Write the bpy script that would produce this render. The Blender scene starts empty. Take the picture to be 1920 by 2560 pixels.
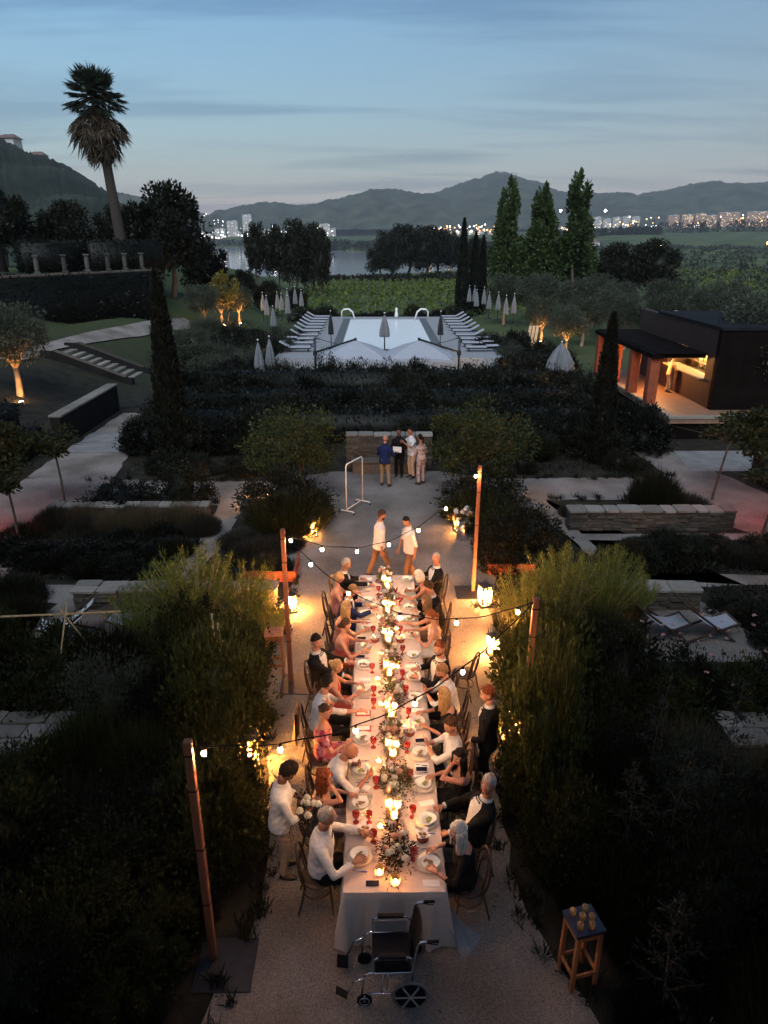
import bpy, math, random
import numpy as np
from mathutils import Vector, Matrix, Euler

rng = random.Random(7)
nrng = np.random.default_rng(11)
SC = bpy.context.scene
COL = SC.collection
R = math.radians

# ------------------------------------------------------------------ camera
cam_d = bpy.data.cameras.new('camera')
cam = bpy.data.objects.new('camera', cam_d)
COL.objects.link(cam)
cam_d.sensor_fit = 'VERTICAL'
cam_d.sensor_height = 24.0
cam_d.lens = 24.0 * 1777.0 / 2560.0
cam_d.clip_start = 0.05
cam_d.clip_end = 30000
cam.location = (0, 0, 7.85)
cam.rotation_euler = (R(90 - 21.14), 0, R(-0.511))
SC.camera = cam

# ------------------------------------------------------------------ sky and light
SUN_EL, SUN_ROT = R(3.0), R(150)
world = bpy.data.worlds.new('World')
SC.world = world
world.use_nodes = True
wn, wl = world.node_tree.nodes, world.node_tree.links
wn.clear()
w_out = wn.new('ShaderNodeOutputWorld')
w_bg = wn.new('ShaderNodeBackground')
sky = wn.new('ShaderNodeTexSky')
sky.sky_type = 'NISHITA'
sky.sun_disc = False
sky.sun_elevation = SUN_EL
sky.sun_rotation = SUN_ROT
sky.air_density = 1.0
sky.dust_density = 1.0
sky.ozone_density = 4.0
w_tc = wn.new('ShaderNodeTexCoord')
w_sep = wn.new('ShaderNodeSeparateXYZ')
wl.new(w_tc.outputs['Generated'], w_sep.inputs[0])
# thin cloud streaks on a flat layer high above the valley
w_add = wn.new('ShaderNodeMath'); w_add.operation = 'ADD'; w_add.inputs[1].default_value = 0.10
w_abs = wn.new('ShaderNodeMath'); w_abs.operation = 'ABSOLUTE'
wl.new(w_sep.outputs['Z'], w_abs.inputs[0]); wl.new(w_abs.outputs[0], w_add.inputs[0])
w_dx = wn.new('ShaderNodeMath'); w_dx.operation = 'DIVIDE'
w_dy = wn.new('ShaderNodeMath'); w_dy.operation = 'DIVIDE'
wl.new(w_sep.outputs['X'], w_dx.inputs[0]); wl.new(w_add.outputs[0], w_dx.inputs[1])
wl.new(w_sep.outputs['Y'], w_dy.inputs[0]); wl.new(w_add.outputs[0], w_dy.inputs[1])
w_cmb = wn.new('ShaderNodeCombineXYZ')
wl.new(w_dx.outputs[0], w_cmb.inputs[0]); wl.new(w_dy.outputs[0], w_cmb.inputs[1])
w_map = wn.new('ShaderNodeMapping')
w_map.inputs['Rotation'].default_value = (0, 0, R(9))
w_map.inputs['Scale'].default_value = (0.42, 1.5, 1.0)
w_map.inputs['Location'].default_value = (5.3, 1.7, 0)
wl.new(w_cmb.outputs[0], w_map.inputs[0])
w_nz = wn.new('ShaderNodeTexNoise')
w_nz.inputs['Scale'].default_value = 1.0
w_nz.inputs['Detail'].default_value = 6
w_nz.inputs['Roughness'].default_value = 0.55
w_nz.inputs['Distortion'].default_value = 0.5
wl.new(w_map.outputs[0], w_nz.inputs['Vector'])
w_cr = wn.new('ShaderNodeValToRGB')
w_cr.color_ramp.elements[0].position = 0.47; w_cr.color_ramp.elements[0].color = (0, 0, 0, 1)
w_cr.color_ramp.elements[1].position = 0.62; w_cr.color_ramp.elements[1].color = (1, 1, 1, 1)
wl.new(w_nz.outputs['Fac'], w_cr.inputs[0])
w_sc = wn.new('ShaderNodeMath'); w_sc.operation = 'MULTIPLY'; w_sc.inputs[1].default_value = 0.95
wl.new(w_cr.outputs[0], w_sc.inputs[0])
# pale evening haze layer along the whole horizon
w_max = wn.new('ShaderNodeMath'); w_max.operation = 'MAXIMUM'; w_max.inputs[1].default_value = 0.0
wl.new(w_sep.outputs['Z'], w_max.inputs[0])
w_mul = wn.new('ShaderNodeMath'); w_mul.operation = 'MULTIPLY'; w_mul.inputs[1].default_value = -7.5
wl.new(w_max.outputs[0], w_mul.inputs[0])
w_exp = wn.new('ShaderNodeMath'); w_exp.operation = 'EXPONENT'
wl.new(w_mul.outputs[0], w_exp.inputs[0])
w_hf = wn.new('ShaderNodeMath'); w_hf.operation = 'MULTIPLY_ADD'; w_hf.inputs[1].default_value = 0.72; w_hf.inputs[2].default_value = 0.16
wl.new(w_exp.outputs[0], w_hf.inputs[0])
w_gain = wn.new('ShaderNodeMix'); w_gain.data_type = 'RGBA'; w_gain.blend_type = 'MULTIPLY'; w_gain.inputs[0].default_value = 1.0
w_gain.inputs[7].default_value = (3.9, 4.8, 3.9, 1)
wl.new(sky.outputs[0], w_gain.inputs[6])
w_hz = wn.new('ShaderNodeMix'); w_hz.data_type = 'RGBA'
w_hz.inputs[7].default_value = (6.5, 5.4, 5.9, 1)
wl.new(w_hf.outputs[0], w_hz.inputs[0]); wl.new(w_gain.outputs[2], w_hz.inputs[6])
w_mix = wn.new('ShaderNodeMix'); w_mix.data_type = 'RGBA'; w_mix.blend_type = 'MULTIPLY'
w_mix.inputs[7].default_value = (0.70, 0.74, 0.81, 1)
wl.new(w_sc.outputs[0], w_mix.inputs[0])
wl.new(w_hz.outputs[2], w_mix.inputs[6])
wl.new(w_mix.outputs[2], w_bg.inputs['Color'])
w_bg.inputs['Strength'].default_value = 0.1
wl.new(w_bg.outputs[0], w_out.inputs['Surface'])

sun_d = bpy.data.lights.new('sun', 'SUN')
sun_d.energy = 3.2
sun_d.angle = R(50)
sun_d.color = (0.86, 0.93, 1.0)
sun = bpy.data.objects.new('sun', sun_d)
COL.objects.link(sun)
sun.rotation_euler = (R(49), 0, R(-10))

SC.view_settings.view_transform = 'Standard'
SC.view_settings.look = 'None'
SC.view_settings.exposure = 0.0
SC.view_settings.gamma = 1.0
SC.view_settings.use_curve_mapping = False
SC.render.engine = 'CYCLES'
SC.cycles.use_denoising = True
SC.cycles.max_bounces = 6
SC.cycles.diffuse_bounces = 2
SC.cycles.glossy_bounces = 2
SC.cycles.transmission_bounces = 4
SC.cycles.transparent_max_bounces = 12
SC.cycles.volume_bounces = 0
SC.cycles.sample_clamp_indirect = 3.0
SC.cycles.caustics_reflective = False
SC.cycles.caustics_refractive = False

# ------------------------------------------------------------------ materials
M = {}
def _nt(name):
    m = bpy.data.materials.new(name); m.use_nodes = True
    n = m.node_tree.nodes; n.clear()
    o = n.new('ShaderNodeOutputMaterial')
    return m, n, m.node_tree.links, o
def mat(name, col, rough=0.7, metal=0.0, var=0.15, scale=8.0, bump=0.0, bscale=None, col2=None, spec=0.4, coords='Object', stretch=None, sheen=0.0):
    m, n, l, o = _nt(name)
    b = n.new('ShaderNodeBsdfPrincipled')
    tc = n.new('ShaderNodeTexCoord')
    src = tc.outputs[coords]
    if stretch:
        mp = n.new('ShaderNodeMapping'); mp.inputs['Scale'].default_value = stretch
        l.new(src, mp.inputs[0]); src = mp.outputs[0]
    nz = n.new('ShaderNodeTexNoise'); nz.inputs['Scale'].default_value = scale; nz.inputs['Detail'].default_value = 5
    l.new(src, nz.inputs['Vector'])
    mx = n.new('ShaderNodeMix'); mx.data_type = 'RGBA'
    c2 = col2 if col2 else tuple(min(1, c * (1 + var)) for c in col)
    c1 = col if col2 else tuple(c * (1 - var) for c in col)
    mx.inputs[6].default_value = (*c1, 1); mx.inputs[7].default_value = (*c2, 1)
    cr = n.new('ShaderNodeMapRange'); cr.inputs[1].default_value = 0.32; cr.inputs[2].default_value = 0.68
    l.new(nz.outputs['Fac'], cr.inputs[0]); l.new(cr.outputs[0], mx.inputs[0])
    l.new(mx.outputs[2], b.inputs['Base Color'])
    b.inputs['Roughness'].default_value = rough
    b.inputs['Metallic'].default_value = metal
    b.inputs['Specular IOR Level'].default_value = spec
    if sheen: b.inputs['Sheen Weight'].default_value = sheen
    if bump:
        n2 = n.new('ShaderNodeTexNoise'); n2.inputs['Scale'].default_value = bscale or scale * 4; n2.inputs['Detail'].default_value = 4
        l.new(src, n2.inputs['Vector'])
        bp = n.new('ShaderNodeBump'); bp.inputs['Strength'].default_value = bump; bp.inputs['Distance'].default_value = 0.02
        l.new(n2.outputs['Fac'], bp.inputs['Height']); l.new(bp.outputs[0], b.inputs['Normal'])
    l.new(b.outputs[0], o.inputs[0])
    M[name] = m
    return m
def glow(name, col, strength):
    m, n, l, o = _nt(name)
    e = n.new('ShaderNodeEmission'); e.inputs[0].default_value = (*col, 1); e.inputs[1].default_value = strength
    l.new(e.outputs[0], o.inputs[0]); M[name] = m
    return m
def clear(name, tint=(1, 1, 1), gloss=0.1, body=0.0, bodycol=(1, 1, 1), rough=0.05, glowy=0.0, glowc=(1, 1, 1)):
    """thin glass that lets the candle light through"""
    m, n, l, o = _nt(name)
    t = n.new('ShaderNodeBsdfTransparent'); t.inputs[0].default_value = (*tint, 1)
    g = n.new('ShaderNodeBsdfGlossy'); g.inputs['Roughness'].default_value = rough
    lw = n.new('ShaderNodeLayerWeight'); lw.inputs[0].default_value = 0.25
    mu = n.new('ShaderNodeMath'); mu.operation = 'MULTIPLY_ADD'; mu.inputs[1].default_value = 0.6; mu.inputs[2].default_value = gloss
    l.new(lw.outputs['Facing'], mu.inputs[0])
    mx = n.new('ShaderNodeMixShader'); l.new(mu.outputs[0], mx.inputs[0]); l.new(t.outputs[0], mx.inputs[1]); l.new(g.outputs[0], mx.inputs[2])
    last = mx.outputs[0]
    if body:
        d = n.new('ShaderNodeBsdfPrincipled'); d.inputs['Base Color'].default_value = (*bodycol, 1); d.inputs['Roughness'].default_value = 0.2
        m2 = n.new('ShaderNodeMixShader'); m2.inputs[0].default_value = body
        l.new(last, m2.inputs[1]); l.new(d.outputs[0], m2.inputs[2]); last = m2.outputs[0]
    if glowy:
        d = n.new('ShaderNodeBsdfTranslucent'); d.inputs[0].default_value = (*glowc, 1)
        m2 = n.new('ShaderNodeMixShader'); m2.inputs[0].default_value = glowy
        l.new(last, m2.inputs[1]); l.new(d.outputs[0], m2.inputs[2]); last = m2.outputs[0]
    l.new(last, o.inputs[0]); M[name] = m
    return m
def leaf(name, c1, c2, trans=0.35, rough=0.55, spec=0.3):
    m, n, l, o = _nt(name)
    at = n.new('ShaderNodeAttribute'); at.attribute_name = 'shade'
    oi = n.new('ShaderNodeObjectInfo')
    ad = n.new('ShaderNodeMath'); ad.operation = 'MULTIPLY_ADD'; ad.inputs[1].default_value = 0.35
    l.new(oi.outputs['Random'], ad.inputs[0]); 
    sb = n.new('ShaderNodeMath'); sb.operation = 'SUBTRACT'; sb.inputs[1].default_value = 0.17
    l.new(at.outputs['Fac'], sb.inputs[0]); l.new(sb.outputs[0], ad.inputs[2])
    mx = n.new('ShaderNodeMix'); mx.data_type = 'RGBA'
    mx.inputs[6].default_value = (*c1, 1); mx.inputs[7].default_value = (*c2, 1)
    l.new(ad.outputs[0], mx.inputs[0])
    b = n.new('ShaderNodeBsdfPrincipled'); b.inputs['Roughness'].default_value = rough; b.inputs['Specular IOR Level'].default_value = spec
    l.new(mx.outputs[2], b.inputs['Base Color'])
    t = n.new('ShaderNodeBsdfTranslucent'); l.new(mx.outputs[2], t.inputs[0])
    s = n.new('ShaderNodeMixShader'); s.inputs[0].default_value = trans
    l.new(b.outputs[0], s.inputs[1]); l.new(t.outputs[0], s.inputs[2]); l.new(s.outputs[0], o.inputs[0])
    M[name] = m
    return m

# ------------------------------------------------------------------ mesh helpers
def V(*a): return Vector(a)
class MB:
    def __init__(s): s.v = []; s.f = []; s.m = []
    def add(s, vs, fs, mi=0):
        o = len(s.v); s.v += [tuple(v) for v in vs]
        s.f += [tuple(i + o for i in f) for f in fs]; s.m += [mi] * len(fs)
        return s
    def box(s, c, d, rot=None, mi=0, ch=0.0):
        hx, hy, hz = d[0] / 2, d[1] / 2, d[2] / 2
        if ch <= 0:
            vs = [V(x, y, z) for z in (-hz, hz) for x, y in ((-hx, -hy), (hx, -hy), (hx, hy), (-hx, hy))]
            fs = [(3, 2, 1, 0), (4, 5, 6, 7), (0, 1, 5, 4), (1, 2, 6, 5), (2, 3, 7, 6), (3, 0, 4, 7)]
        else:
            k = min(ch, hx * .45, hy * .45, hz * .45)
            vs = []
            for z, i in ((-hz, k), (-hz + k, 0), (hz - k, 0), (hz, k)):
                X, Y = hx - i, hy - i
                vs += [V(-X + k, -Y, z), V(X - k, -Y, z), V(X, -Y + k, z), V(X, Y - k, z), V(X - k, Y, z), V(-X + k, Y, z), V(-X, Y - k, z), V(-X, -Y + k, z)]
            fs = [tuple(range(7, -1, -1)), tuple(range(24, 32))]
            for r in range(3):
                for i in range(8):
                    j = (i + 1) % 8; fs.append((r * 8 + i, r * 8 + j, r * 8 + 8 + j, r * 8 + 8 + i))
        if rot is not None:
            q = rot if isinstance(rot, Matrix) else Euler(rot).to_matrix()
            vs = [q @ v for v in vs]
        c = Vector(c)
        return s.add([v + c for v in vs], fs, mi)
    def beam(s, p0, p1, w, h, mi=0, ch=0.0, up=(0, 0, 1)):
        p0, p1 = Vector(p0), Vector(p1); d = p1 - p0; L = d.length; d.normalize()
        u = Vector(up)
        if abs(u.dot(d)) > .95: u = V(0, 1, 0)
        x = d.cross(u).normalized(); z = x.cross(d)
        q = Matrix((x, d, z)).transposed()
        return s.box((p0 + p1) / 2, (w, L, h), q, mi, ch)
    def tube(s, pts, rad, n=8, mi=0, cap=True, right=None):
        pts = [Vector(p) for p in pts]; k = len(pts)
        if not isinstance(rad, (list, tuple)): rad = [rad] * k
        vs = []; prev = None
        for i, p in enumerate(pts):
            t = (pts[min(i + 1, k - 1)] - pts[max(i - 1, 0)]).normalized()
            if prev is None:
                a = Vector(right) if right is not None else (V(0, 0, 1) if abs(t.z) < .9 else V(1, 0, 0))
            else: a = prev
            x = (a - t * a.dot(t))
            if x.length < 1e-5: x = t.orthogonal()
            x.normalize(); y = t.cross(x); prev = x
            r = rad[i]; rx, ry = (r if isinstance(r, (list, tuple)) else (r, r))
            for j in range(n):
                an = 2 * math.pi * j / n
                vs.append(p + x * (math.cos(an) * rx) + y * (math.sin(an) * ry))
        fs = []
        for i in range(k - 1):
            for j in range(n):
                j2 = (j + 1) % n
                fs.append((i * n + j, i * n + j2, (i + 1) * n + j2, (i + 1) * n + j))
        if cap:
            fs.append(tuple(range(n - 1, -1, -1))); fs.append(tuple(range((k - 1) * n, k * n)))
        return s.add(vs, fs, mi)
    def lathe(s, prof, n=16, c=(0, 0, 0), mi=0, wob=0.0, ph=0):
        vs = []; c = Vector(c)
        for r, z in prof:
            for j in range(n):
                a = 2 * math.pi * j / n
                rr = r * (1 + wob * math.cos(a * 3 + ph))
                vs.append(c + V(rr * math.cos(a), rr * math.sin(a), z))
        fs = []
        for i in range(len(prof) - 1):
            for j in range(n):
                j2 = (j + 1) % n
                fs.append((i * n + j, i * n + j2, (i + 1) * n + j2, (i + 1) * n + j))
        if prof[0][0] > 1e-4: fs.append(tuple(range(n - 1, -1, -1)))
        if prof[-1][0] > 1e-4: fs.append(tuple(range((len(prof) - 1) * n, len(prof) * n)))
        return s.add(vs, fs, mi)
    def ball(s, c, r, n=10, m=7, mi=0, q=None):
        if not isinstance(r, (list, tuple)): r = (r, r, r)
        c = Vector(c); vs = []
        for i in range(m + 1):
            th = math.pi * i / m
            for j in range(n):
                a = 2 * math.pi * j / n
                p = V(r[0] * math.sin(th) * math.cos(a), r[1] * math.sin(th) * math.sin(a), -r[2] * math.cos(th))
                vs.append(c + (q @ p if q is not None else p))
        fs = [(i * n + j, i * n + (j + 1) % n, (i + 1) * n + (j + 1) % n, (i + 1) * n + j) for i in range(m) for j in range(n)]
        return s.add(vs, fs, mi)
    def poly(s, pts, mi=0): return s.add(pts, [tuple(range(len(pts)))], mi)
    def mesh(s, name, mats, smooth=True):
        me = bpy.data.meshes.new(name)
        me.from_pydata(s.v, [], s.f)
        for m in (mats if isinstance(mats, (list, tuple)) else [mats]):
            me.materials.append(M[m] if isinstance(m, str) else m)
        me.polygons.foreach_set('material_index', s.m)
        if smooth: me.polygons.foreach_set('use_smooth', [True] * len(s.f))
        me.validate()
        return me
    def build(s, name, mats, parent=None, smooth=False, loc=None, rotz=0):
        return link(name, s.mesh(name, mats, smooth), parent, loc, rotz)
def link(name, me, parent=None, loc=None, rotz=0, scale=None):
    o = bpy.data.objects.new(name, me); COL.objects.link(o)
    if parent is not None: o.parent = parent
    if loc is not None: o.location = loc
    if rotz: o.rotation_euler = (0, 0, rotz)
    if scale is not None: o.scale = scale if isinstance(scale, (tuple, list)) else (scale,) * 3
    return o
USED = {}
def tag(o, label, cat, group=None):
    o['label'] = label; o['category'] = cat
    if group: o['group'] = group
    return o
def thing(name, label, cat, loc=(0, 0, 0), rotz=0, group=None, scale=None):
    o = link(name, None, None, loc, rotz, scale); o.empty_display_size = 0.1
    return tag(o, label, cat, group)
def struct(o): o['kind'] = 'structure'; return o
def stuff(o): o['kind'] = 'stuff'; return o
def dup(root, loc, rotz=0, scale=None, label=None, group=None):
    r = root.copy(); COL.objects.link(r); r.location = loc; r.rotation_euler = (0, 0, rotz)
    if scale is not None: r.scale = scale if isinstance(scale, (tuple, list)) else (scale,) * 3
    if label: r['label'] = label
    if group: r['group'] = group
    for ch in root.children:
        c = ch.copy(); COL.objects.link(c); c.parent = r
        for g in ch.children:
            d = g.copy(); COL.objects.link(d); d.parent = c
    return r

# ------------------------------------------------------------------ leaves
def leafmesh(name, P, D, L, W, mat_name, seed=0, core=None, twig=None):
    """many small leaf-shaped faces; P base points, D directions, L lengths, W widths"""
    g = np.random.default_rng(seed)
    P = np.asarray(P, float); D = np.asarray(D, float); N = len(P)
    D = D / np.maximum(np.linalg.norm(D, axis=1, keepdims=True), 1e-6)
    S = np.cross(D, g.normal(size=(N, 3))); S /= np.maximum(np.linalg.norm(S, axis=1, keepdims=True), 1e-6)
    U = np.cross(D, S)
    L = np.broadcast_to(np.asarray(L, float), (N,))[:, None]; W = np.broadcast_to(np.asarray(W, float), (N,))[:, None]
    b = P; l_ = P + D * L * .45 + S * W * .5 + U * L * .05; t = P + D * L - U * L * .08; r_ = P + D * L * .45 - S * W * .5 + U * L * .05
    vs = np.stack([b, l_, t, r_], 1).reshape(-1, 3)
    nv = N * 4
    extra_v, extra_f = ([], [])
    if core is not None: extra_v, extra_f = core.v, core.f
    me = bpy.data.meshes.new(name)
    if extra_v: vs = np.concatenate([vs, np.array(extra_v)])
    lt = np.concatenate([np.full(N, 4), np.array([len(f) for f in extra_f], int)]).astype(np.int32)
    li = np.concatenate([np.arange(nv), np.array([i + nv for f in extra_f for i in f], int)]).astype(np.int32)
    me.vertices.add(len(vs)); me.vertices.foreach_set('co', vs.astype(np.float32).ravel())
    me.loops.add(len(li)); me.loops.foreach_set('vertex_index', li)
    me.polygons.add(len(lt)); me.polygons.foreach_set('loop_start', np.concatenate([[0], np.cumsum(lt)[:-1]]).astype(np.int32))
    sh = np.concatenate([np.clip(g.normal(.5, .24, N), 0, 1), np.full(len(extra_f), .5)]).astype(np.float32)
    me.update(calc_edges=True)
    a = me.attributes.new('shade', 'FLOAT', 'FACE'); a.data.foreach_set('value', sh)
    me.materials.append(M[mat_name])
    if core is not None and twig:
        me.materials.append(M[twig])
        mi = np.concatenate([np.zeros(N), np.array(core.m)]).astype(np.int32)
        me.polygons.foreach_set('material_index', mi)
    me.validate()
    return me
def unit(n, g):
    a = g.normal(size=(n, 3)); return a / np.linalg.norm(a, axis=1, keepdims=True)
def clumps(n, k, g, rad=(1, 1, 1), inner=.55, spread=.2, zmin=-1, up=.3):
    """leaf points and directions gathered in k clumps through an ellipsoid"""
    c = unit(k, g); c = c[c[:, 2] > zmin]
    c *= (inner + (1 - inner) * g.random((len(c), 1)) ** .6)
    i = g.integers(0, len(c), n)
    sz = spread * (.6 + .8 * g.random(len(c)))
    off = unit(n, g) * (g.random((n, 1)) ** .5) * sz[i][:, None]
    p = (c[i] + off)
    d = off / np.maximum(np.linalg.norm(off, axis=1, keepdims=True), 1e-6) + c[i] * .6 + g.normal(size=(n, 3)) * .5
    d[:, 2] += up
    return p * np.array(rad), d
# ------------------------------------------------------------------ material set
mat('soil', (.020, .017, .013), .95, var=.4, scale=1.5, bump=.6, bscale=14)
def gravel(name, c1, c2, c3):
    m, n, l, o = _nt(name); b = n.new('ShaderNodeBsdfPrincipled'); b.inputs['Roughness'].default_value = .95; b.inputs['Specular IOR Level'].default_value = .2
    geo = n.new('ShaderNodeNewGeometry')
    def nz(sc_, det=4, lo=.35, hi=.65):
        t = n.new('ShaderNodeTexNoise'); t.inputs['Scale'].default_value = sc_; t.inputs['Detail'].default_value = det; l.new(geo.outputs['Position'], t.inputs['Vector'])
        r_ = n.new('ShaderNodeMapRange'); r_.inputs[1].default_value = lo; r_.inputs[2].default_value = hi; l.new(t.outputs['Fac'], r_.inputs[0]); return r_.outputs[0], t.outputs['Fac']
    a, _ = nz(.7, 6); f, fh = nz(55, 4, .3, .7); sp_, _ = nz(110, 2, .58, .75)
    x1 = n.new('ShaderNodeMix'); x1.data_type = 'RGBA'; x1.inputs[6].default_value = (*c1, 1); x1.inputs[7].default_value = (*c2, 1); l.new(a, x1.inputs[0])
    x2 = n.new('ShaderNodeMix'); x2.data_type = 'RGBA'; x2.blend_type = 'MULTIPLY'; x2.inputs[0].default_value = 1
    mr = n.new('ShaderNodeMapRange'); mr.inputs[3].default_value = .55; mr.inputs[4].default_value = 1.3; l.new(f, mr.inputs[0]); l.new(x1.outputs[2], x2.inputs[6]); l.new(mr.outputs[0], x2.inputs[7])
    x3 = n.new('ShaderNodeMix'); x3.data_type = 'RGBA'; x3.inputs[7].default_value = (*c3, 1); l.new(sp_, x3.inputs[0]); l.new(x2.outputs[2], x3.inputs[6]); l.new(x3.outputs[2], b.inputs['Base Color'])
    bp = n.new('ShaderNodeBump'); bp.inputs['Strength'].default_value = 1.0; bp.inputs['Distance'].default_value = .03; l.new(fh, bp.inputs['Height']); l.new(bp.outputs[0], b.inputs['Normal'])
    l.new(b.outputs[0], o.inputs[0]); M[name] = m
gravel('gravel', (.175, .148, .126), (.32, .285, .255), (.095, .078, .064))
mat('lawn', (.010, .014, .006), .95, var=.4, scale=2.5, bump=.8, bscale=30)
mat('field', (.075, .11, .026), .95, col2=(.12, .15, .04), scale=.05, bump=.5, bscale=.8)
mat('hill_green', (.014, .021, .013), .95, col2=(.070, .076, .044), scale=.012, bump=1.0, bscale=.08)
mat('vine_hill', (.008, .014, .010), .95, col2=(.024, .034, .020), scale=.03, bump=.8, bscale=.25, stretch=(1, 1, 5))
def stonemat(name, c1, c2):
    m, n, l, o = _nt(name); b = n.new('ShaderNodeBsdfPrincipled'); b.inputs['Roughness'].default_value = .92; b.inputs['Specular IOR Level'].default_value = .25
    oi = n.new('ShaderNodeObjectInfo'); geo = n.new('ShaderNodeNewGeometry'); t = n.new('ShaderNodeTexNoise'); t.inputs['Scale'].default_value = 9; t.inputs['Detail'].default_value = 6; l.new(geo.outputs['Position'], t.inputs['Vector'])
    a = n.new('ShaderNodeMath'); a.operation = 'MULTIPLY_ADD'; a.inputs[1].default_value = .8; l.new(t.outputs['Fac'], a.inputs[0]); s2 = n.new('ShaderNodeMath'); s2.operation = 'MULTIPLY_ADD'; s2.inputs[1].default_value = .75; s2.inputs[2].default_value = -.28; l.new(oi.outputs['Random'], s2.inputs[0]); l.new(s2.outputs[0], a.inputs[2])
    x = n.new('ShaderNodeMix'); x.data_type = 'RGBA'; x.inputs[6].default_value = (*c1, 1); x.inputs[7].default_value = (*c2, 1); l.new(a.outputs[0], x.inputs[0]); l.new(x.outputs[2], b.inputs['Base Color'])
    bp = n.new('ShaderNodeBump'); bp.inputs['Strength'].default_value = .9; bp.inputs['Distance'].default_value = .02; l.new(t.outputs['Fac'], bp.inputs['Height']); l.new(bp.outputs[0], b.inputs['Normal']); l.new(b.outputs[0], o.inputs[0]); M[name] = m
stonemat('stone', (.030, .024, .019), (.120, .098, .078)); stonemat('stone_cap', (.115, .100, .084), (.29, .26, .22)); stonemat('stone_dim', (.03, .027, .024), (.085, .078, .07))
mat('mortar', (.06, .055, .048), .95, scale=6, bump=.4)
mat('paving', (.20, .195, .19), .85, var=.2, scale=2, bump=.3)
mat('render_wall', (.015, .0145, .0145), .95, var=.2, scale=1, bump=.2, spec=.05)
mat('pool_deck', (.26, .26, .27), .8, var=.12, scale=3, bump=.2, stretch=(6, .6, 1))
mat('strip_dark', (.10, .105, .11), .7, var=.2, scale=5)
mat('rust', (.33, .085, .035), .75, var=.25, scale=4, bump=.3)
mat('terracotta', (.26, .060, .024), .8, var=.2, scale=3, bump=.15)
mat('bar_dark', (.007, .005, .0045), .9, var=.3, scale=1.5, bump=.1, spec=.04)
mat('bar_roof', (.016, .017, .020), .9, var=.2, scale=6, stretch=(.3, 3, 1), spec=.05)
mat('bar_inside', (.42, .30, .18), .7, var=.15, scale=1.2)
mat('bar_wall', (.030, .014, .010), .7, var=.25, scale=1.2)
mat('bar_floor', (.22, .13, .085), .6, var=.15, scale=3)
mat('white_paint', (.72, .71, .68), .55, var=.05)
mat('white_canvas', (.33, .34, .38), .8, var=.05, scale=5, bump=.1)
mat('grey_canvas', (.15, .155, .165), .85, var=.12, scale=7, bump=.2)
mat('dark_metal', (.035, .037, .042), .45, .6, var=.2)
mat('steel', (.62, .62, .64), .25, 1.0, var=.08)
mat('wood_warm', (.36, .135, .05), .65, var=.3, scale=3, stretch=(6, 6, .8), bump=.25)
mat('wood_pale', (.42, .32, .21), .7, var=.25, scale=3, stretch=(6, 6, .8), bump=.2)
mat('wood_dark', (.055, .030, .017), .5, var=.3, scale=5, stretch=(4, 4, .8))
mat('cane', (.30, .24, .13), .7, var=.3, scale=9)
mat('bark_palm', (.035, .028, .022), .95, var=.4, scale=5, stretch=(1, 1, 6), bump=1)
mat('bark', (.07, .053, .038), .95, var=.4, scale=5, stretch=(3, 3, .7), bump=1, bscale=18)
mat('bark_olive', (.25, .175, .105), .95, var=.35, scale=4, stretch=(3, 3, .7), bump=1, bscale=14)
mat('plaster_far', (.45, .44, .43), .9, var=.15, scale=.03)
mat('plaster_pink', (.40, .27, .21), .9, var=.15, scale=.03)
mat('far_window', (.05, .055, .065), .3, var=.2)
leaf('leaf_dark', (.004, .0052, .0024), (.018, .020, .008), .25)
leaf('leaf_mid', (.013, .017, .005), (.058, .060, .016), .45)
leaf('leaf_garden', (.024, .032, .008), (.090, .098, .026), .4)
leaf('leaf_feather', (.11, .14, .018), (.29, .29, .05), .5)
leaf('leaf_olive', (.028, .034, .021), (.085, .095, .065), .3)
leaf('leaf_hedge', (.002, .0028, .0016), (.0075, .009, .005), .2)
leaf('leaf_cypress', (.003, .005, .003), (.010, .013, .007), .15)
leaf('leaf_poplar', (.026, .044, .014), (.075, .11, .032), .35)
leaf('leaf_dry', (.050, .036, .022), (.135, .105, .06), .35)
leaf('leaf_lavender', (.014, .015, .010), (.048, .045, .033), .3)
leaf('leaf_vine', (.065, .09, .014), (.155, .18, .034), .35)
leaf('leaf_yellow', (.12, .10, .02), (.26, .20, .045), .4)
leaf('leaf_palm', (.008, .014, .010), (.026, .036, .022), .2)
leaf('palm_dead', (.030, .021, .013), (.075, .055, .034), .2)
leaf('petal_white', (.74, .70, .62), (.85, .80, .72), .4)
leaf('petal_pink', (.62, .33, .27), (.62, .36, .32), .4)
leaf('leaf_red', (.07, .016, .012), (.22, .06, .035), .3)
leaf('leaf_eucalyptus', (.07, .085, .03), (.24, .23, .09), .4)

# water: the river and the pool mirror the evening sky; some river reflection is painted into its base colour
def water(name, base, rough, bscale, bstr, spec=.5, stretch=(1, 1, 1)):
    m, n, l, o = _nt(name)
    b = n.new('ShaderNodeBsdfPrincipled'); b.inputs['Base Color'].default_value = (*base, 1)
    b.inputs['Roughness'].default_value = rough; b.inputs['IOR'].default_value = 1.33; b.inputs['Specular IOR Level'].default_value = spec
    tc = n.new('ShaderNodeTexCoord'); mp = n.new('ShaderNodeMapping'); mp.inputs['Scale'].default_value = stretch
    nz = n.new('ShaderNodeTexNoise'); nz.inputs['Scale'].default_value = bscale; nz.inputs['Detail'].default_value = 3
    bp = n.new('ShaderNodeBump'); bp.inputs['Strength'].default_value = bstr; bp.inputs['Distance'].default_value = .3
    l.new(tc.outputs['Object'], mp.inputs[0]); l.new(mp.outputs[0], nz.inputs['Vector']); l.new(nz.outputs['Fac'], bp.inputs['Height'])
    l.new(bp.outputs[0], b.inputs['Normal']); l.new(b.outputs[0], o.inputs[0]); M[name] = m
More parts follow.
